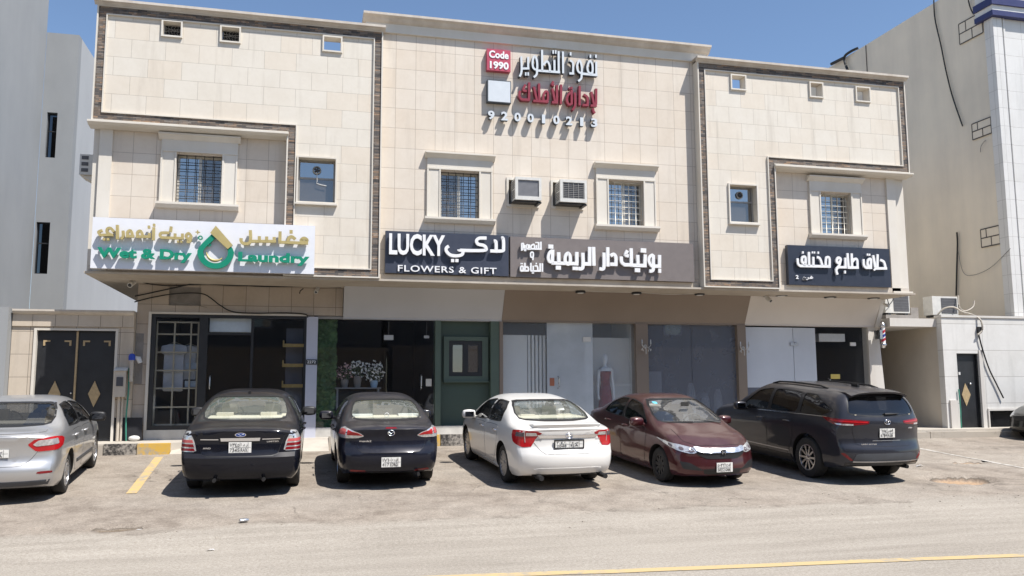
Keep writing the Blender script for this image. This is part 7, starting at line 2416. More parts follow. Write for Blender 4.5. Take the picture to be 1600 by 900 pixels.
# --- silver saloon cut by the left edge
silver = dict(paint='paint_silver', xr=-1.06, xf=3.56, W=0.905, wb=2.70, r=0.322, tyre_w=0.205, lean=0.42, plan_wheel=0.97,
              plan=[(-1.06, 0.92), (-0.6, 0.98), (0.0, 1.0), (0.8, 1.0), (2.0, 1.0), (2.6, 0.985), (3.2, 0.94), (3.56, 0.88)],
              top=[(-1.06, 1.04), (-0.92, 1.075), (-0.6, 1.09), (-0.42, 1.115), (0.05, 1.29), (0.45, 1.415), (0.8, 1.46), (1.2, 1.48), (1.6, 1.455), (1.9, 1.37), (2.55, 1.03), (2.75, 0.985), (3.15, 0.9), (3.42, 0.8), (3.56, 0.66)],
              belt=[(-1.06, 0.94), (-0.4, 0.985), (0.6, 0.965), (2.0, 0.93), (2.7, 0.89), (3.56, 0.6)],
              bot=[(-1.06, 0.25), (-0.6, 0.21), (0, 0.18), (2.8, 0.18), (3.56, 0.22)],
              tail=[(0.2, 0.12), (0.28, 0.06), (0.36, 0.02), (0.5, 0.0), (0.57, 0.02), (0.62, 0.06), (0.72, 0.085), (0.9, 0.07), (1.03, 0.045), (1.08, 0.06)],
              nose=[(0.2, 0.1), (0.4, 0.0), (0.6, 0.02), (0.9, 0.12)], bowr=0.25, bowf=0.4, cabin=(0.0, 2.3),
              rear_window=[(-0.68, 1.125), (0.68, 1.125), (0.57, 1.40), (-0.57, 1.40)],
              windscreen=[(-0.70, 1.07), (0.70, 1.07), (0.56, 1.40), (-0.56, 1.40)],
              side_windows=[[(0.12, 1.06), (1.03, 1.03), (1.03, 1.38), (0.52, 1.35), (0.2, 1.2)], [(1.10, 1.03), (2.15, 0.985), (1.7, 1.30), (1.10, 1.385)]],
              doors=[[(0.3, 0.97), (0.33, 0.62), (0.58, 0.28), (1.06, 0.28), (1.06, 0.96)], [(1.08, 0.96), (1.08, 0.28), (2.1, 0.28), (2.18, 0.56), (2.2, 0.92)]], handles=[(0.44, 0.88), (1.28, 0.865)],
              rimstyle=dict(rim=0.66, n=10, w=(0.04, 0.05), mat='rim_silver'), mirror=(2.0, 0.975), mirror_mat='black_plastic', seat_mat='beige_seat', side_glass='car_glass_dark', rear_glass='car_glass_tint',
              front_seat=1.25, back_seat=0.33, dash=2.15, dash_z=1.0, floor=0.43, seat_h=0.53)
car, B, S, body = build_car(silver, 'silver saloon cut off by the left edge, one red and clear tail lamp showing', on_ramp(-4.54, 15.08), R(-3.9), SL, M)
lid = soften([(-0.70, 1.02), (-0.66, 0.86), (-0.52, 0.66), (-0.4, 0.58), (0.4, 0.58), (0.52, 0.66), (0.66, 0.86), (0.70, 1.02)], 1, 0.12)
bl = S.patch(lid, 'rear', 0.004, 0.006).build('boot_lid', M['paint_silver'], car, 50, True)
S.patch(grow(lid, 0.006), 'rear', 0.001, 0, hole=lid).build('lid_gap', M['black_plastic'], bl, 50, True)
for s in ('l', 'r'):
    tl = [(0.48, 0.885), (0.58, 0.965), (0.85, 0.985), (1.12, 0.965), (1.22, 0.93), (1.12, 0.84), (0.9, 0.785), (0.6, 0.775)]
    t = S.patch(soften(tl, 1, 0.12), 'r_' + s, 0.008, 0.014).build('tail_light', M['red_lens'], car, 60, True)
    S.patch(soften([(0.55, 0.885), (0.63, 0.95), (0.95, 0.955), (0.95, 0.875), (0.6, 0.855)], 1, 0.1), 'r_' + s, 0.013, 0.006).build('lamp_band', M['clear_lens'], t, 60, True)
    S.patch(soften([(0.62, 0.455), (0.86, 0.455), (0.84, 0.49), (0.64, 0.49)], 1, 0.2), 'r_' + s, 0.005, 0.006).build('reflector', M['dark_red_lens'], car, 60, True)
S.patch([(-0.72, 0.225), (0.72, 0.225), (0.78, 0.36), (-0.78, 0.36)], 'rear', 0.006, 0.01).build('bumper_lip', M['grey_plastic'], car, 60, True)
S.patch(soften([(-0.34, 0.70), (0.34, 0.70), (0.36, 0.85), (-0.36, 0.85)], 1, 0.1), 'rear', 0.006, 0.006).build('plate_recess', M['paint_silver'], car, 60, True)
S.patch([(-0.66, 1.045), (0.66, 1.045), (0.66, 1.062), (-0.66, 1.062)], 'rear', 0.012, 0.014).build('boot_edge', M['paint_silver'], car, 60, True)
end_plate(car, S, 'rear', 0.0, 0.77, 0.50, 0.115, M, [('\u0663\u0669\u0661\u0662', 0.05, 0.40, 0.56, 0.9), ('\uFE8D \uFED5 \uFEB1', 0.54, 0.83, 0.56, 0.9), ('3912', 0.05, 0.40, 0.1, 0.44), ('SGA', 0.54, 0.83, 0.1, 0.44)])
for view in ('left', 'right'):
    S.patch([(0.62, 0.40), (2.1, 0.40), (2.1, 0.46), (0.60, 0.46)], view, 0.012, 0.012).build('rubbing_strip', M['grey_plastic'], car, 50, True)

# --- dark car whose nose enters at the right edge
dark = dict(honda)
dark.update(paint='paint_dark', side_glass='car_glass_dark', rimstyle=dict(rim=0.62, n=8, w=(0.05, 0.06), mat='rim_silver'))
dark['W'] = 0.88
zz = on_ramp(21.85, 18.65)
car, B, S, body = build_car(dark, 'dark car entering at the right edge, only its nose and front wheel showing', zz, R(-90.0), 0.0, M)
for s in ('l', 'r'):
    hl = [(0.50, 0.66), (0.62, 0.60), (0.86, 0.63), (1.10, 0.72), (1.20, 0.80), (0.98, 0.78), (0.72, 0.74)]
    S.patch(soften(hl, 1, 0.12), 'f_' + s, 0.006, 0.012, 0.05).build('headlight', M['clear_lens'], car, 60, True)
S.patch(gr, 'front', 0.006, 0.01).build('grille', M['black_plastic'], car, 60, True)
# ------------------------------------------------------------------ fixtures
plain('cable_black', (0.02, 0.02, 0.02), 0.6)
plain('cable_grey', (0.24, 0.23, 0.21), 0.7)
plain('hose_beige', (0.42, 0.38, 0.32), 0.7)
plain('hose_green', (0.05, 0.24, 0.17), 0.5)
plain('ac_white', (0.62, 0.61, 0.57), 0.5, var=0.08, scale=9)
plain('ac_dark', (0.10, 0.10, 0.105), 0.6, var=0.15, scale=9)
plain('ac_panel', (0.22, 0.22, 0.23), 0.5, var=0.08, scale=9)
plain('blue_cap', (0.02, 0.06, 0.42), 0.4)
plain('blue_stripe', (0.03, 0.05, 0.28), 0.3)
plain('red_stripe', (0.45, 0.03, 0.05), 0.3)
plain('crystal', (0.66, 0.64, 0.60), 0.15, metal=0.3)
plain('skin_white', (0.80, 0.82, 0.84), 0.4)
plain('dress_red', (0.20, 0.012, 0.02), 0.75, var=0.25, scale=20)
plain('leaf_hedge', (0.075, 0.15, 0.05), 0.6, var=0.45, scale=4)
plain('leaf_dark', (0.03, 0.06, 0.025), 0.6, var=0.3)
plain('petal_white', (0.85, 0.85, 0.82), 0.7)
plain('petal_pink', (0.62, 0.42, 0.42), 0.7, var=0.2)
plain('pot_grey', (0.22, 0.20, 0.18), 0.8)
plain('pot_blue', (0.36, 0.50, 0.62), 0.5)
plain('cloth_white', (0.40, 0.43, 0.48), 0.85, var=0.12, scale=5)
plain('cloth_blue', (0.34, 0.42, 0.50), 0.85, var=0.2, scale=8)
plain('lattice', (0.36, 0.325, 0.245), 0.5)
plain('lens_dark', (0.02, 0.02, 0.025), 0.1)
plain('can_metal', (0.55, 0.57, 0.60), 0.3, metal=0.8, var=0.2, scale=30)
plain('meter_beige', (0.52, 0.46, 0.38), 0.6)
plain('meter_dark', (0.07, 0.07, 0.08), 0.4)


def cooler(x0, x1, z0, z1, yf, label, barred, group=None):
    """window cooler standing out of its opening"""
    t = thing('window_cooler', label, 'air conditioner', ((x0 + x1) / 2, YC, z0), None, group)
    s = MB().ring([(x0 - 0.055, z0 - 0.06), (x1 + 0.055, z0 - 0.06), (x1 + 0.055, z1 + 0.06), (x0 - 0.055, z1 + 0.06)], [(x0, z0), (x1, z0), (x1, z1), (x0, z1)], 'y', YC - 0.035, YC - 0.001)
    s.build('opening_trim', MATS['trim_stone'], t)
    a, b = x0 + 0.075, x1 - 0.005
    c, d = z0 + 0.045, z1 - 0.03
    bx_ = MB().box(a, b, yf + 0.02, YC + 0.3, c, d, 0)
    bx_.bevel(0.015, 2)
    body = bx_.build('casing', MATS['ac_white'], t, 40)
    f = MB().ring([(a - 0.012, c - 0.012), (b + 0.012, c - 0.012), (b + 0.012, d + 0.012), (a - 0.012, d + 0.012)], [(a + 0.055, c + 0.075), (b - 0.05, c + 0.075), (b - 0.05, d - 0.055), (a + 0.055, d - 0.055)], 'y', yf - 0.015, yf + 0.05)
    f.build('front_frame', MATS['ac_white'], body)
    g = MB().box(a + 0.05, b - 0.045, yf + 0.012, yf + 0.019, c + 0.07, d - 0.05)
    g.build('back_panel', MATS['ac_panel'] if not barred else MATS['ac_dark'], body)
    m = MB()
    if barred:
        n = 9
        for k in range(n):
            z = c + 0.09 + (d - c - 0.16) * k / (n - 1)
            m.box(a + 0.055, b - 0.05, yf - 0.002, yf + 0.006, z - 0.004, z + 0.004)
        for k in range(5):
            x = a + 0.075 + (b - a - 0.15) * k / 4
            m.box(x - 0.005, x + 0.005, yf - 0.006, yf - 0.0025, c + 0.076, d - 0.056)
        m.build('front_grille', MATS['grey_frame'], body)
    else:
        for k in range(14):
            z = c + 0.085 + (d - c - 0.15) * k / 13
            m.box(a + 0.06, b - 0.055, yf + 0.008, yf + 0.0115, z - 0.003, z + 0.003)
        m.build('front_grille', MATS['ac_panel'], body)
    sl_ = MB()
    for k in range(2):
        for j in range(5):
            z = c + 0.06 + (d - c - 0.12) * (k * 5 + j) / 10 + (0.03 if k else 0)
            sl_.box(a - 0.004, a - 0.0005, yf + 0.06, YC - 0.08, z, z + 0.022)
    sl_.build('side_slot', MATS['ac_dark'], body)
    br = MB()
    br.box(a - 0.03, b + 0.02, yf + 0.06, YC - 0.002, c - 0.045, c - 0.018)
    br.box(b - 0.06, b + 0.02, yf + 0.02, YC - 0.002, c - 0.075, c - 0.0455)
    br.build('bracket', MATS['black_metal'], t)
    return t


cooler(4.66, 5.36, 6.33, 6.93, 19.03, 'white window air conditioner with a plain grey back, left of the pair', False, 'window coolers')
cooler(5.77, 6.50, 6.33, 6.93, 19.03, 'white window air conditioner with a dark barred grille, right of the pair', True, 'window coolers')
# cooler on the left flank, only its outer end shows
sc = thing('window_cooler', 'weathered window air conditioner sticking out of the left flank', 'air conditioner', (-4.6, 20.3, 6.6), None, 'window coolers')
MB().box(-4.98, -4.61, 20.0, 20.62, 6.66, 7.12).bevel(0.015, 2).build('casing', MATS['ac_white'], sc, 40)
m = MB()
for k in range(3):
    m.box(-4.94 + 0.0, -4.80, 19.993, 19.9995, 6.72 + 0.14 * k, 6.80 + 0.14 * k)
m.build('side_slot', MATS['ac_dark'], sc)
MB().prism([(-4.96, 6.655), (-4.61, 6.655), (-4.61, 6.50), (-4.68, 6.50)], 'y', 20.05, 20.6).build('bracket', MATS['trim_stone'], sc)

# condensers on the passage roof


def condenser(x, y, z, w, d, h, label):
    t = thing('condenser', label, 'air conditioner', (x, y, z), None, 'condensers on the passage roof')
    b = MB().box(x - w / 2, x + w / 2, y - d / 2, y + d / 2, z + 0.06, z + h)
    b.bevel(0.015, 2)
    b = b.build('casing', MATS['ac_white'], t, 40)
    MB().box(x - w * 0.16, x + w * 0.46, y - d / 2 - 0.008, y - d / 2 - 0.001, z + 0.11, z + h - 0.05).build('fan_grille', MATS['ac_dark'], b)
    g = MB()
    for k in range(7):
        zz = z + 0.13 + (h - 0.2) * k / 6
        g.box(x - w * 0.15, x + w * 0.45, y - d / 2 - 0.014, y - d / 2 - 0.009, zz - 0.003, zz + 0.003)
    g.build('guard_bar', MATS['ac_panel'], b)
    f = MB()
    for s_ in (-1, 1):
        f.box(x + s_ * w * 0.35 - 0.05, x + s_ * w * 0.35 + 0.05, y - d / 2, y + d / 2, z, z + 0.058)
    f.build('foot', MATS['black_metal'], t)
    return t


condenser(16.25, 20.75, 3.94, 0.80, 0.36, 0.66, 'outdoor condenser nearest the barber shop on the passage roof')
condenser(17.92, 20.85, 3.92, 0.86, 0.38, 0.60, 'outdoor condenser with loose pale hose above the white wall')
solo('roof_block', MB().box(15.80, 16.70, 20.5, 21.0, 3.832, 3.94).bevel(0.015, 1), MATS['bare_block'], 'rough blocks under the condenser beside the barber shop', 'block')
solo('roof_block', MB().box(16.95, 17.20, 20.9, 21.3, 3.832, 4.20).bevel(0.02, 1), MATS['bare_block'], 'small upright block between the two condensers', 'block')


def cable(name, pts, r, mat, label, cat='cable', group=None, seg=6, fine=6):
    """smooth tube through points"""
    P = [Vector(p) for p in pts]
    out = []
    for i in range(len(P) - 1):
        p0, p1, p2, p3 = P[max(i - 1, 0)], P[i], P[i + 1], P[min(i + 2, len(P) - 1)]
        for k in range(fine):
            t = k / fine
            out.append(0.5 * ((2 * p1) + (p2 - p0) * t + (2 * p0 - 5 * p1 + 4 * p2 - p3) * t * t + (3 * p1 - p0 - 3 * p2 + p3) * t ** 3))
    out.append(P[-1])
    return solo(name, MB().tube(out, r, seg), MATS[mat], label, cat, group, 60)


W4 = lambda u, v, Y=20.72: at(130 + u / 3.72, 410 + v / 3.72, Y)
cable('cable', [W4(320, 108), W4(400, 128), W4(520, 136), W4(650, 128, 20.7), W4(860, 126), W4(1050, 140), W4(1300, 138), W4(1500, 146)], 0.014, 'cable_black', 'black cable running along under the overhang above the laundry', group='cables over the laundry')
cable('cable', [W4(300, 196), W4(400, 176), W4(520, 150), W4(660, 124, 20.68), W4(860, 133, 20.7), W4(1100, 134), W4(1500, 140)], 0.017, 'cable_black', 'thicker black cable rising from the left corner to the overhang', group='cables over the laundry')
cable('cable', [W4(298, 230), W4(400, 204), W4(520, 184), W4(640, 178, 20.68), W4(710, 188, 20.68), W4(760, 222), W4(800, 252), W4(870, 287), W4(1000, 296, 20.71), W4(1180, 294, 20.71), W4(1290, 302, 20.71), W4(1306, 322, 20.71)], 0.016, 'cable_black', 'black cable sagging across the stone above the laundry door', group='cables over the laundry')
cable('cable', [W4(495, 215, 20.76), W4(560, 235, 20.76), W4(640, 246, 20.77), W4(720, 262, 20.77)], 0.006, 'cable_grey', 'thin pale wire hanging below the blocked vent', group='cables over the laundry')
cable('cable', [W4(1258, 182), W4(1262, 166), W4(1280, 152)], 0.013, 'cable_black', 'short black cable tail hooked over the stone right of the door', group='cables over the laundry')


def camera_box(p, aim, label, s=1.0, dome=False):
    t = thing('security_camera', label, 'camera', p, None, 'security cameras')
    m = MB()
    if dome:
        m.lathe([(0.06 * s, 0.0), (0.065 * s, -0.03 * s), (0.055 * s, -0.07 * s), (0.03 * s, -0.10 * s), (0.005, -0.108 * s)], 'z', p, 18)
        m.build('dome', MATS['white_plastic'], t, 50)
        return
    d = Vector(aim).normalized()
    p = Vector(p)
    m.tube([p, p + Vector((0, 0, -0.05 * s)), p + Vector((0, 0, -0.09 * s)) + d * 0.02], 0.018 * s, 8)
    m.lathe([(0.045 * s, 0.0), (0.045 * s, -0.012)], 'z', p, 14)
    m.build('mount', MATS['white_plastic'], t, 50)
    c = p + Vector((0, 0, -0.12 * s)) + d * 0.02
    b = MB().tube([c - d * 0.07 * s, c + d * 0.12 * s], 0.045 * s, 12).build('housing', MATS['white_plastic'], t, 50)
    MB().tube([c + d * 0.121 * s, c + d * 0.128 * s], 0.032 * s, 12).build('lens', MATS['lens_dark'], b, 50)


camera_box(tuple(at(208, 431, 20.45)), (-0.2, -1, -0.5), 'white security camera at the left corner under the laundry overhang', 1.3)
camera_box(tuple(at(496, 444, 20.72)), (-0.3, -1, -0.8), 'white security camera under the overhang right of the laundry', 1.0)
camera_box(tuple(at(1198, 457, 20.28)), (0.3, -1, -0.8), 'white security camera left of the barber lamps', 1.2)
camera_box((15.62, 20.30, 4.30), (0.5, -1, -0.6), 'small white camera at the right end of the barber fascia', 0.8)

# flat lamps under the overhang
for k, (px, py, nm, g) in enumerate(((907, 455, 'flat black lamp over the boutique door, first from the left', 'lamps over the boutique'), (994.5, 457, 'flat black lamp over the boutique, between two others', 'lamps over the boutique'), (1093, 458.5, 'flat black lamp at the right end of the brown fascia', 'lamps over the boutique'),
                                     (1221, 460, 'flat black lamp at the left end of the barber fascia', 'lamps over the barber'), (1297, 463, 'flat black lamp over the middle of the barber front', 'lamps over the barber'), (1365, 464.5, 'flat black lamp at the right end of the barber fascia', 'lamps over the barber'))):
    c = at(px, py, 20.17)
    big = 1.0 if k < 3 else 1.25
    t = thing('ceiling_lamp', nm, 'lamp', c, None, g)
    MB().lathe([(0.11 * big, 0.02), (0.135 * big, -0.02), (0.125 * big, -0.045), (0.09 * big, -0.046)], 'z', c, 24).build('lamp_body', MATS['black_metal'], t, 40)
    MB().lathe([(0.085 * big, -0.047), (0.075 * big, -0.056)], 'z', c, 20).build('diffuser', MATS['white_plastic'], t, 40)
    MB().tube([(c.x, c.y, c.z + 0.02), (c.x, c.y, 4.36)], 0.02, 8).build('stem', MATS['black_metal'], t, 40)
cable('lamp_wire', [at(914, 454.5, 20.17), at(950, 456, 20.17), at(988, 456.5, 20.17)], 0.006, 'white_plastic', 'thin white wire between the first two boutique lamps', 'wire', 'lamp wires')
cable('lamp_wire', [at(1001, 457, 20.17), at(1045, 460, 20.17), at(1086, 458.5, 20.17)], 0.006, 'white_plastic', 'thin white wire between the last two boutique lamps', 'wire', 'lamp wires')

# crystal sconces on the brown piers
for px, py, lab in ((1008, 541, 'pale crystal wall lamp on the middle brown pier'), (1161, 544, 'pale crystal wall lamp on the right brown pier')):
    c = at(px, py, 20.66)
    t = thing('wall_lamp', lab, 'lamp', c, None, 'crystal wall lamps')
    m = MB().lathe([(0.045, -0.02), (0.05, 0.06)], 'y', c, 14)
    for s_ in (-1, 1):
        m.tube([c, c + Vector((s_ * 0.07, -0.07, -0.04)), c + Vector((s_ * 0.12, -0.09, 0.02)), c + Vector((s_ * 0.12, -0.09, 0.07))], 0.010, 6)
        m.lathe([(0.03, 0.05), (0.02, 0.06), (0.012, 0.17)], 'z', c + Vector((s_ * 0.12, -0.09, 0)), 10)
    m.build('arm', MATS['crystal'], t, 50)
    d = MB()
    for k in range(9):
        a = k * 0.7
        d.ball(c + Vector((0.13 * math.sin(a), -0.08 + 0.03 * math.cos(a), -0.05 - 0.018 * (k % 5))), 0.018, 0.8, 0.8, 1.6, 1)
    for k in range(4):
        d.ball(c + Vector((0, -0.06, -0.08 - 0.035 * k)), 0.016, 1, 1, 1.3, 1)
    d.tube([c + Vector((0, -0.06, -0.19)), c + Vector((0, -0.05, 0.02)), c], 0.012, 6)
    d.build('crystal_drop', MATS['crystal'], t)

# barber pole
c = Vector((15.63, 20.45, 3.02))
bp = thing('barber_pole', 'striped red, white and blue barber pole on the white jamb', 'barber pole', c)
MB().lathe([(0.002, -0.03), (0.05, -0.01), (0.085, 0.05), (0.085, 0.09), (0.06, 0.12)], 'z', c, 20).build('lower_cap', MATS['steel'], bp, 50)
MB().lathe([(0.06, 0.55), (0.085, 0.58), (0.085, 0.62), (0.05, 0.69), (0.002, 0.71)], 'z', c, 20).build('upper_cap', MATS['steel'], bp, 50)
tube_ = MB().lathe([(0.062, 0.12), (0.062, 0.55)], 'z', c, 24).build('glass_tube', MATS['letter_white'], bp, 50)
for k, mt in enumerate(('blue_stripe', 'red_stripe')):
    m = MB()
    for turn in range(1):
        prev = None
        for j in range(41):
            a = j * 0.155 * 1.9 + k * math.pi
            z = 0.125 + 0.42 * j / 40
            if z + 0.075 > 0.55:
                break
            q = (m.bm.verts.new(c + Vector((0.0635 * math.cos(a), 0.0635 * math.sin(a), z))), m.bm.verts.new(c + Vector((0.0635 * math.cos(a), 0.0635 * math.sin(a), z + 0.075))))
            if prev:
                m.bm.faces.new((prev[0], q[0], q[1], prev[1]))
            prev = q
    bmesh.ops.recalc_face_normals(m.bm, faces=m.bm.faces)
    m.build('stripe', MATS[mt], tube_, 60)
MB().box(15.50, 15.58, 20.40, 20.66, 3.25, 3.50).build('bracket', MATS['steel'], bp)

# meter, pipes and hose beside the gate
mt = thing('meter_box', 'beige electricity meter box on the wall between gate and laundry', 'meter box', (-4.0, 20.55, 1.75))
MB().box(-4.12, -3.89, 20.42, 20.583, 1.76, 2.34).bevel(0.012, 1).build('box', MATS['meter_beige'], mt, 40)
MB().box(-4.08, -3.94, 20.41, 20.4195, 2.0, 2.2).build('meter_window', MATS['meter_dark'], mt)
MB().prism([(20.38, 2.345), (20.584, 2.345), (20.584, 2.42), (20.40, 2.37)], 'x', -4.14, -3.87).build('hood', MATS['white_plastic'], mt)
solo('pipe', MB().tube([(-4.03, 20.56, 0.79), (-4.03, 20.56, 1.755)], 0.035, 10).tube([(-3.96, 20.56, 0.79), (-3.96, 20.56, 1.755)], 0.025, 10), MATS['meter_beige'], 'pair of pale conduits below the meter box', 'pipe', None, 60)
vp = thing('vent_pipe', 'grey pipe with a blue cap beside the laundry front', 'pipe', (-3.8, 20.52, 2.2))
MB().tube([(-3.80, 20.52, 2.10), (-3.80, 20.52, 2.58)], 0.045, 12).build('pipe_body', MATS['meter_beige'], vp, 60)
MB().lathe([(0.07, 2.58), (0.075, 2.66), (0.05, 2.72), (0.002, 2.73)], 'z', (-3.80, 20.52, 0), 16).build('cap', MATS['blue_cap'], vp, 50)
MB().tube([(-3.75, 20.55, 2.66), (-3.66, 20.52, 2.62), (-3.62, 20.52, 2.52)], [0.02, 0.06, 0.05], 10).build('elbow', MATS['white_plastic'], vp, 60)
cable('hose', [(-3.85, 20.53, 2.40), (-3.84, 20.52, 1.9), (-3.86, 20.52, 1.3), (-3.84, 20.53, 0.79)], 0.018, 'hose_green', 'green hose hanging down the wall left of the laundry', 'hose', 'green hoses')
cable('hose', [(17.66, 20.06, 1.85), (17.67, 20.05, 1.4), (17.66, 20.05, 1.0), (17.67, 20.06, 0.60)], 0.018, 'hose_green', 'green hose beside the narrow black door', 'hose', 'green hoses')
solo('sack', MB().ball((-3.66, 20.45, 0.85), 0.09, 1.4, 0.8, 0.7), MATS['white_plastic'], 'small white bundle at the foot of the laundry wall', 'bag', None, 60)
np_ = thing('house_number', 'small black number plate on the lavender pier right of the laundry', 'number plate', (0.13, 20.69, 2.5))
MB().box(0.0 + 0.005, 0.255, 20.68, 20.699, 2.50, 2.62).build('plate', MATS['black_metal'], np_)
letters(np_, 'lettering', '2272', 0.03, 0.23, 2.525, 2.595, 20.679, 0.004, 'letter_white', 0.02)

# cables on the concrete flank and the white wall
X_ = 19.97
cable('cable', [atx(1459, 0, X_), atx(1461, 30, X_), atx(1470, 70, X_), atx(1478, 110, X_), atx(1488, 150, X_), atx(1504, 197, X_)], 0.022, 'cable_black', 'long black cable hanging down the upper concrete flank', group='cables on the right')
cable('cable', [atx(1513, 0, X_), atx(1516, 12, X_), atx(1521, 22, X_)], 0.02, 'cable_black', 'short black cable end near the blue cornice', group='cables on the right')
cable('cable', [atx(1495, 363, X_), atx(1496, 380, X_), atx(1495, 420, X_), atx(1494, 462, X_)], 0.026, 'cable_black', 'straight black pipe low on the concrete flank', group='cables on the right')
cable('cable', [atx(1497, 392, X_), atx(1505, 425, X_), atx(1520, 430, X_), atx(1548, 418, X_), atx(1579, 388, X_)], 0.008, 'cable_grey', 'thin looping wire low on the concrete flank', group='cables on the right')
cable('cable', [atx(1540, 219, X_), atx(1533, 228, X_), atx(1532, 238, X_)], 0.01, 'cable_grey', 'short wire below the middle blocked opening', group='cables on the right')
cable('cable', [at(1528, 518, 20.05), at(1535, 545, 20.05), at(1545, 575, 20.05), at(1557, 600, 20.05), at(1568, 622, 20.04)], 0.02, 'cable_black', 'black cable hanging across the white wall right of the door', group='cables on the right')
solo('cable_box', MB().box(18.22 + 0.2, 18.50 + 0.02, 20.02, 20.095, 3.42, 3.60).bevel(0.01, 1), MATS['black_plastic'], 'small black junction box high on the white wall', 'junction box')
cable('hose', [at(1465, 492, 20.5), at(1475, 482, 20.4), at(1490, 480, 20.3), at(1503, 487, 20.25), at(1520, 492, 20.15), at(1532, 500, 20.02), at(1535, 515, 20.0), at(1528, 523, 20.02)], 0.026, 'hose_beige', 'pale corrugated hose draped over the white wall top', 'hose')
cable('hose', [at(1497, 462, 20.6), at(1499, 480, 20.5), at(1508, 486, 20.45), at(1520, 480, 20.45), at(1522, 470, 20.5)], 0.022, 'hose_beige', 'pale loop of hose beside the right condenser', 'hose')
cable('cable', [(15.95, 20.55, 4.25), (15.85, 20.45, 4.40), (16.0, 20.45, 4.5), (16.05, 20.5, 4.35), (15.9, 20.5, 4.2)], 0.012, 'cable_black', 'coil of black wire beside the left condenser', group='cables on the right')
cable('roof_pipe', [atx(1327, 116, 19.9), atx(1321, 100, 19.9), atx(1320, 88, 19.9), atx(1330, 80, 19.95), atx(1341, 75, 20.1)], 0.05, 'cable_black', 'black pipe bent over the top of the concrete flank', 'pipe')
solo('roof_pipe', MB().tube([atx(1319, 90, 19.9), atx(1299, 100, 19.9)], 0.06, 8), MATS['cable_black'], 'short dark pipe lying at the skyline of the concrete flank', 'pipe', None, 60)

# ------------------------------------------------------------------ behind the shop glass
lt = thing('display_lattice', 'pale lattice display rack in the laundry window', 'rack', (-2.9, 20.95, 1.02))
m = MB()
for x in (-3.36, -2.98, -2.62, -2.46):
    m.box(x - 0.018, x + 0.018, 20.93, 20.97, 1.02, 3.50)
for z in (1.12, 1.52, 1.95, 2.36, 2.78, 3.2, 3.48):
    m.box(-3.37, -2.45, 20.925, 20.975, z - 0.018, z + 0.018)
m.build('rack_frame', MATS['lattice'], lt)


def garment(x, y, z, w, h, mat, label):
    t = thing('garment', label, 'garment', (x, y, z - h), None, 'garments in the laundry window')
    m = MB()
    pr = [(0.10, 0.0), (0.5, 0.04), (0.56, 0.18), (0.40, 0.22), (0.40, 0.98), (0.36, 1.0)]
    poly = [(x + a * w, z - b * h) for a, b in pr] + [(x - a * w, z - b * h) for a, b in pr[::-1]]
    m.prism(poly, 'y', y - 0.05, y + 0.05)
    m.bevel(0.02, 2)
    m.build('cloth', MATS[mat], t, 50)
    MB().tube([(x - 0.18, y, z - 0.03), (x, y, z + 0.05), (x + 0.18, y, z - 0.03)], 0.008, 6).build('hanger', MATS['lattice'], t, 60)


garment(-2.99, 21.08, 2.98, 0.55, 1.1, 'cloth_white', 'long pale robe hanging behind the laundry rack')
garment(-2.66, 21.16, 2.95, 0.36, 0.8, 'cloth_white', 'narrow pale garment behind the laundry rack, right of the robe')
for x, z, lab in ((-2.60, 2.40, 'folded blue-grey cloth on the upper rack shelf'), (-2.60, 1.98, 'folded blue-grey cloth on the lower rack shelf')):
    q = MB().box(x - 0.12, x + 0.12, 20.99, 21.15, z, z + 0.14)
    q.bevel(0.04, 3)
    solo('folded_cloth', q, MATS['cloth_blue'], lab, 'cloth', 'folded cloths', 50)
hc = MB().box(-2.22, -1.29, 20.96, 21.16, 3.27, 3.59).bevel(0.02, 2)
solo('air_curtain', hc, plain('ac_blue_white', (0.62, 0.70, 0.76), 0.4), 'white air curtain unit above the laundry door', 'air curtain', None, 40)
for z, lab in ((2.96, 'top gold wall shelf in the laundry'), (2.48, 'middle gold wall shelf in the laundry'), (1.99, 'bottom gold wall shelf in the laundry')):
    c = MB().box(-0.55, -0.04, 21.1, 21.36, z, z + 0.035)
    c.box(-0.55, -0.52, 21.1, 21.36, z + 0.036, z + 0.13)
    c.box(-0.55, -0.04, 21.08, 21.0995, z - 0.03, z + 0.05)
    solo('wall_shelf', c, MATS['gold_metal'], lab, 'shelf', 'gold shelves')
MB_ = MB().box(-0.48, -0.08, 21.37, 21.40, 1.4, 3.4)
solo('back_panel', MB_, MATS['shop_slate'], 'grey panel behind the gold shelves', 'panel')

# leaf wall, flowers


def leaves(m, n, box, size, mi=0, flat=None):
    for _ in range(n):
        p = Vector((random.uniform(*box[0]), random.uniform(*box[1]), random.uniform(*box[2])))
        a = random.uniform(0, 6.28)
        d = Vector((math.cos(a), random.uniform(-0.9, -0.1), math.sin(a))).normalized()
        u = d.cross(Vector((random.random() - 0.5, 1, random.random() - 0.5))).normalized()
        s = size * random.uniform(0.6, 1.3)
        m.quad(p - u * s * 0.35, p + d * s * 0.5, p + u * s * 0.35, p - d * s * 0.6, mi)


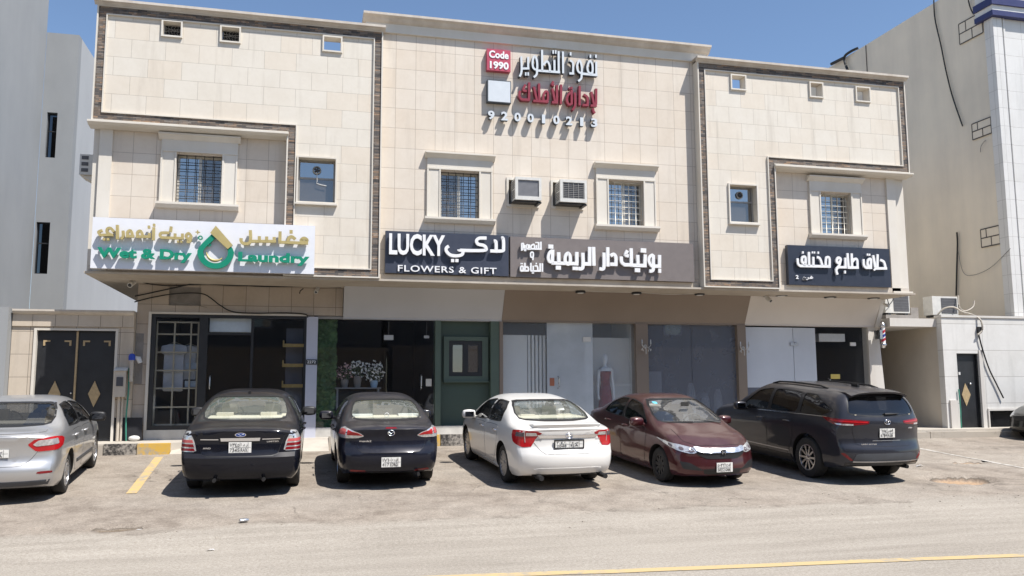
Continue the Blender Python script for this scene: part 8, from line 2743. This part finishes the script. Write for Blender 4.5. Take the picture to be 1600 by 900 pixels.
m = MB()
leaves(m, 3400, ((0.28, 0.70), (20.95, 21.10), (1.02, 3.60)), 0.10)
m.box(0.275, 0.66, 21.12, 21.16, 1.02, 3.60, 1)
solo('leaf_wall', m, [MATS['leaf_hedge'], MATS['leaf_dark']], 'strip of green leaf wall at the left of the flower shop window', 'plant wall')
sh = MB().box(0.70, 1.80, 20.93, 21.30, 1.925, 1.955)
sh.box(0.74, 0.78, 20.96, 21.26, 1.015, 1.924)
sh.box(1.72, 1.76, 20.96, 21.26, 1.015, 1.924)
solo('flower_stand', sh, plain('stand_grey', (0.18, 0.19, 0.20), 0.4), 'dark stand carrying the flower pots in the window', 'stand')
for x, hp, rad, n, mtp, potm, lab in ((0.93, 0.2, 0.21, 90, 'petal_pink', 'pot_grey', 'bouquet of pinkish flowers in a low grey bowl'), (1.24, 0.28, 0.22, 70, 'petal_white', 'pot_grey', 'bouquet of tall white lilies in the middle pot'), (1.64, 0.17, 0.27, 150, 'petal_white', 'pot_blue', 'large white bouquet in a pale blue pot')):
    t = thing('bouquet', lab, 'flowers', (x, 21.10, 1.956), None, 'bouquets in the window')
    MB().lathe([(0.07, 1.956), (0.095, 1.956 + hp * 0.6), (0.09, 1.956 + hp)], 'z', (x, 21.10, 0), 18).build('pot', MATS[potm], t, 50)
    lf = MB()
    fl = MB()
    cz = 1.956 + hp + rad * 0.75
    for k in range(n):
        while True:
            v = Vector((random.uniform(-1, 1), random.uniform(-1, 1), random.uniform(-0.8, 1.1)))
            if 0.35 < v.length < 1.05:
                break
        p = Vector((x, 21.10, cz)) + Vector((v.x * rad, v.y * rad * 0.7, v.z * rad * 1.05))
        s = random.uniform(0.022, 0.05)
        for j in range(3):
            d = Vector((random.uniform(-1, 1), random.uniform(-1, 0.3), random.uniform(-1, 1))).normalized()
            u = d.cross(Vector((0.3, 1, 0.2))).normalized()
            fl.quad(p - u * s * 0.4, p + d * s, p + u * s * 0.4, p - d * s * 0.5)
        if k % 3 == 0:
            lf.tube([Vector((x, 21.10, 1.956 + hp)), (Vector((x, 21.10, 1.956 + hp)) + p) / 2 + Vector((0, 0, 0.02)), p], 0.004, 4)
    leaves(lf, n, ((x - rad * 0.7, x + rad * 0.7), (21.0, 21.2), (1.956 + hp, cz + rad * 0.4)), 0.06)
    lf.build('foliage', MATS['leaf_dark'], t)
    fl.build('blossoms', MATS[mtp], t)
for x0, x1, z0, z1, lab in ((1.86, 2.09, 3.12, 3.24, 'white card hanging behind the flower shop door'), (2.85, 2.98, 3.17, 3.24, 'smaller white card hanging at the right of the flower shop door')):
    t = thing('hanging_card', lab, 'card', ((x0 + x1) / 2, 21.0, z0), None, 'hanging cards')
    MB().box(x0, x1, 21.0, 21.01, z0, z1).build('card', MATS['white_plastic'], t)
    MB().tube([((x0 + x1) / 2, 21.005, z1), ((x0 + x1) / 2, 21.005, 3.58)], 0.004, 5).build('cord', MATS['grey_frame'], t)

# dressed mannequin in the boutique
mx_, my_ = 7.66, 21.12
mn = thing('mannequin', 'white mannequin in a strapless dark red dress behind the boutique glass', 'mannequin', (mx_, my_, 1.0))
prof = [(0.062, 1.55), (0.075, 1.72), (0.13, 1.86), (0.10, 2.06), (0.105, 2.18), (0.145, 2.33), (0.155, 2.42), (0.09, 2.465), (0.045, 2.485), (0.042, 2.55), (0.055, 2.575), (0.075, 2.64), (0.078, 2.70), (0.062, 2.77), (0.03, 2.80), (0.004, 2.805)]
b = MB().lathe(prof, 'z', (0, 0, 0), 24)
b.xf(Matrix.Translation((mx_, my_, 0)) @ Matrix.Diagonal((1.0, 0.66, 1, 1)))
for s_ in (-1, 1):
    b.tube([(mx_ + s_ * 0.12, my_, 2.43), (mx_ + s_ * 0.175, my_, 2.38), (mx_ + s_ * 0.195, my_, 2.15), (mx_ + s_ * 0.215, my_ - 0.02, 1.93), (mx_ + s_ * 0.215, my_ - 0.05, 1.72), (mx_ + s_ * 0.205, my_ - 0.06, 1.62)], [0.05, 0.052, 0.04, 0.036, 0.026, 0.03], 10)
b.tube([(mx_ + 0.02, my_ + 0.05, 1.01), (mx_ + 0.02, my_ + 0.03, 1.6)], 0.015, 8)
b.lathe([(0.16, 1.012), (0.15, 1.03), (0.02, 1.035)], 'z', (mx_, my_, 0), 24)
b.build('figure', MATS['skin_white'], mn, 60)
d = MB().lathe([(0.30, 1.06), (0.24, 1.25), (0.19, 1.5), (0.17, 1.72), (0.155, 1.88), (0.12, 2.05), (0.125, 2.2), (0.155, 2.31), (0.16, 2.35), (0.14, 2.36)], 'z', (0, 0, 0), 28)
d.xf(Matrix.Translation((mx_, my_, 0)) @ Matrix.Diagonal((1.0, 0.72, 1, 1)))
d.build('dress', MATS['dress_red'], mn, 60)
solo('white_stand', MB().box(8.86, 9.33, 21.3, 21.7, 1.0, 2.36).bevel(0.01, 1), MATS['shop_pale'], 'plain white box stand behind the right boutique window', 'stand')
for k, (x, h, lab) in enumerate(((10.2, 1.05, 'blurred white shape behind the right boutique window, tallest of three'), (10.62, 0.75, 'blurred white shape in the middle of three behind the boutique glass'), (11.0, 0.88, 'blurred white shape nearest the right brown pier'))):
    v = MB().lathe([(0.10, 1.0), (0.13, 1.0 + h * 0.45), (0.11, 1.0 + h * 0.8), (0.05, 1.0 + h)], 'z', (x, 21.35, 0), 20)
    solo('white_vase', v, MATS['shop_pale'], lab.replace('shape', 'vase'), 'vase', 'vases in the boutique', 60)
hx = MB().box(13.99, 14.82, 21.02, 21.22, 3.20, 3.42).bevel(0.03, 2)
solo('wall_cooler', hx, MATS['white_plastic'], 'white wall air conditioner seen through the barber door', 'air conditioner', None, 40)
rl = MB()
for x in (14.1, 14.35, 14.6):
    rl.tube([(x, 22.6, 1.0), (x, 22.6, 1.9), (x + 0.1, 22.6, 2.0), (x + 0.2, 22.6, 1.9), (x + 0.2, 22.6, 1.0)], 0.02, 6)
solo('barber_chair_frame', rl, MATS['steel'], 'chrome chair frames inside the barber shop', 'chair frame', None, 60)

# ------------------------------------------------------------------ litter
c = at(383, 826.5, 12.4)
cn = MB().lathe([(0.028, -0.06), (0.033, -0.052), (0.033, 0.052), (0.028, 0.06)], 'x', (0, 0, 0), 16)
cn.xf(Matrix.Translation((-0.77, 12.36, ground_z(-0.77, 12.36) + 0.034)) @ Matrix.Rotation(R(25), 4, 'Z') @ Matrix.Diagonal((1, 1, 0.7, 1)))
solo('drink_can', cn, MATS['can_metal'], 'crushed drink can lying on the asphalt edge', 'can', None, 50)
for x, y, s, lab in ((12.35, 15.25, 0.10, 'scrap of white paper on the ground behind the SUV'), (-2.12, 12.40, 0.07, 'pale scrap in the small hole near the left foreground'), (-1.05, 10.9, 0.05, 'tiny white scrap on the road in the foreground'), (13.6, 17.6, 0.08, 'dark scrap lying near the right kerb')):
    m = MB()
    z = ground_z(x, y) + 0.006
    pts = [(x - s, y - s * 0.4, z), (x - s * 0.2, y - s * 0.6, z + s * 0.3), (x + s, y - s * 0.2, z + 0.003), (x + s * 0.7, y + s * 0.5, z + s * 0.25), (x - s * 0.5, y + s * 0.6, z)]
    vs__ = [m.bm.verts.new(p) for p in pts]
    cc = m.bm.verts.new((x, y, z + s * 0.3))
    for k in range(5):
        m.bm.faces.new((vs__[k], vs__[(k + 1) % 5], cc))
    ex = bmesh.ops.solidify(m.bm, geom=m.bm.faces[:], thickness=0.003)
    solo('paper_scrap' if 'dark' not in lab else 'rag', m, MATS['letter_white'] if 'dark' not in lab else MATS['black_plastic'], lab, 'litter')
# loose stones along the broken edge
sv = MB()
for _ in range(160):
    x = random.uniform(-5, 18)
    y = 12.15 + random.gauss(0, 0.45) if random.random() < 0.6 else random.uniform(12.2, 19)
    r_ = random.uniform(0.005, 0.014)
    q = bmesh.ops.create_icosphere(sv.bm, subdivisions=1, radius=r_, matrix=Matrix.Translation((x, y, ground_z(x, y) + r_ * 0.3)) @ Matrix.Rotation(random.random() * 6, 4, 'Z') @ Matrix.Diagonal((1.4, 0.9, 0.7, 1)))
sv = sv.build('gravel', plain('gravel', (0.33, 0.29, 0.24), 0.95, var=0.4, scale=3), None)
sv['kind'] = 'stuff'
tag(sv, 'loose small stones scattered along the broken parking edge', 'gravel')
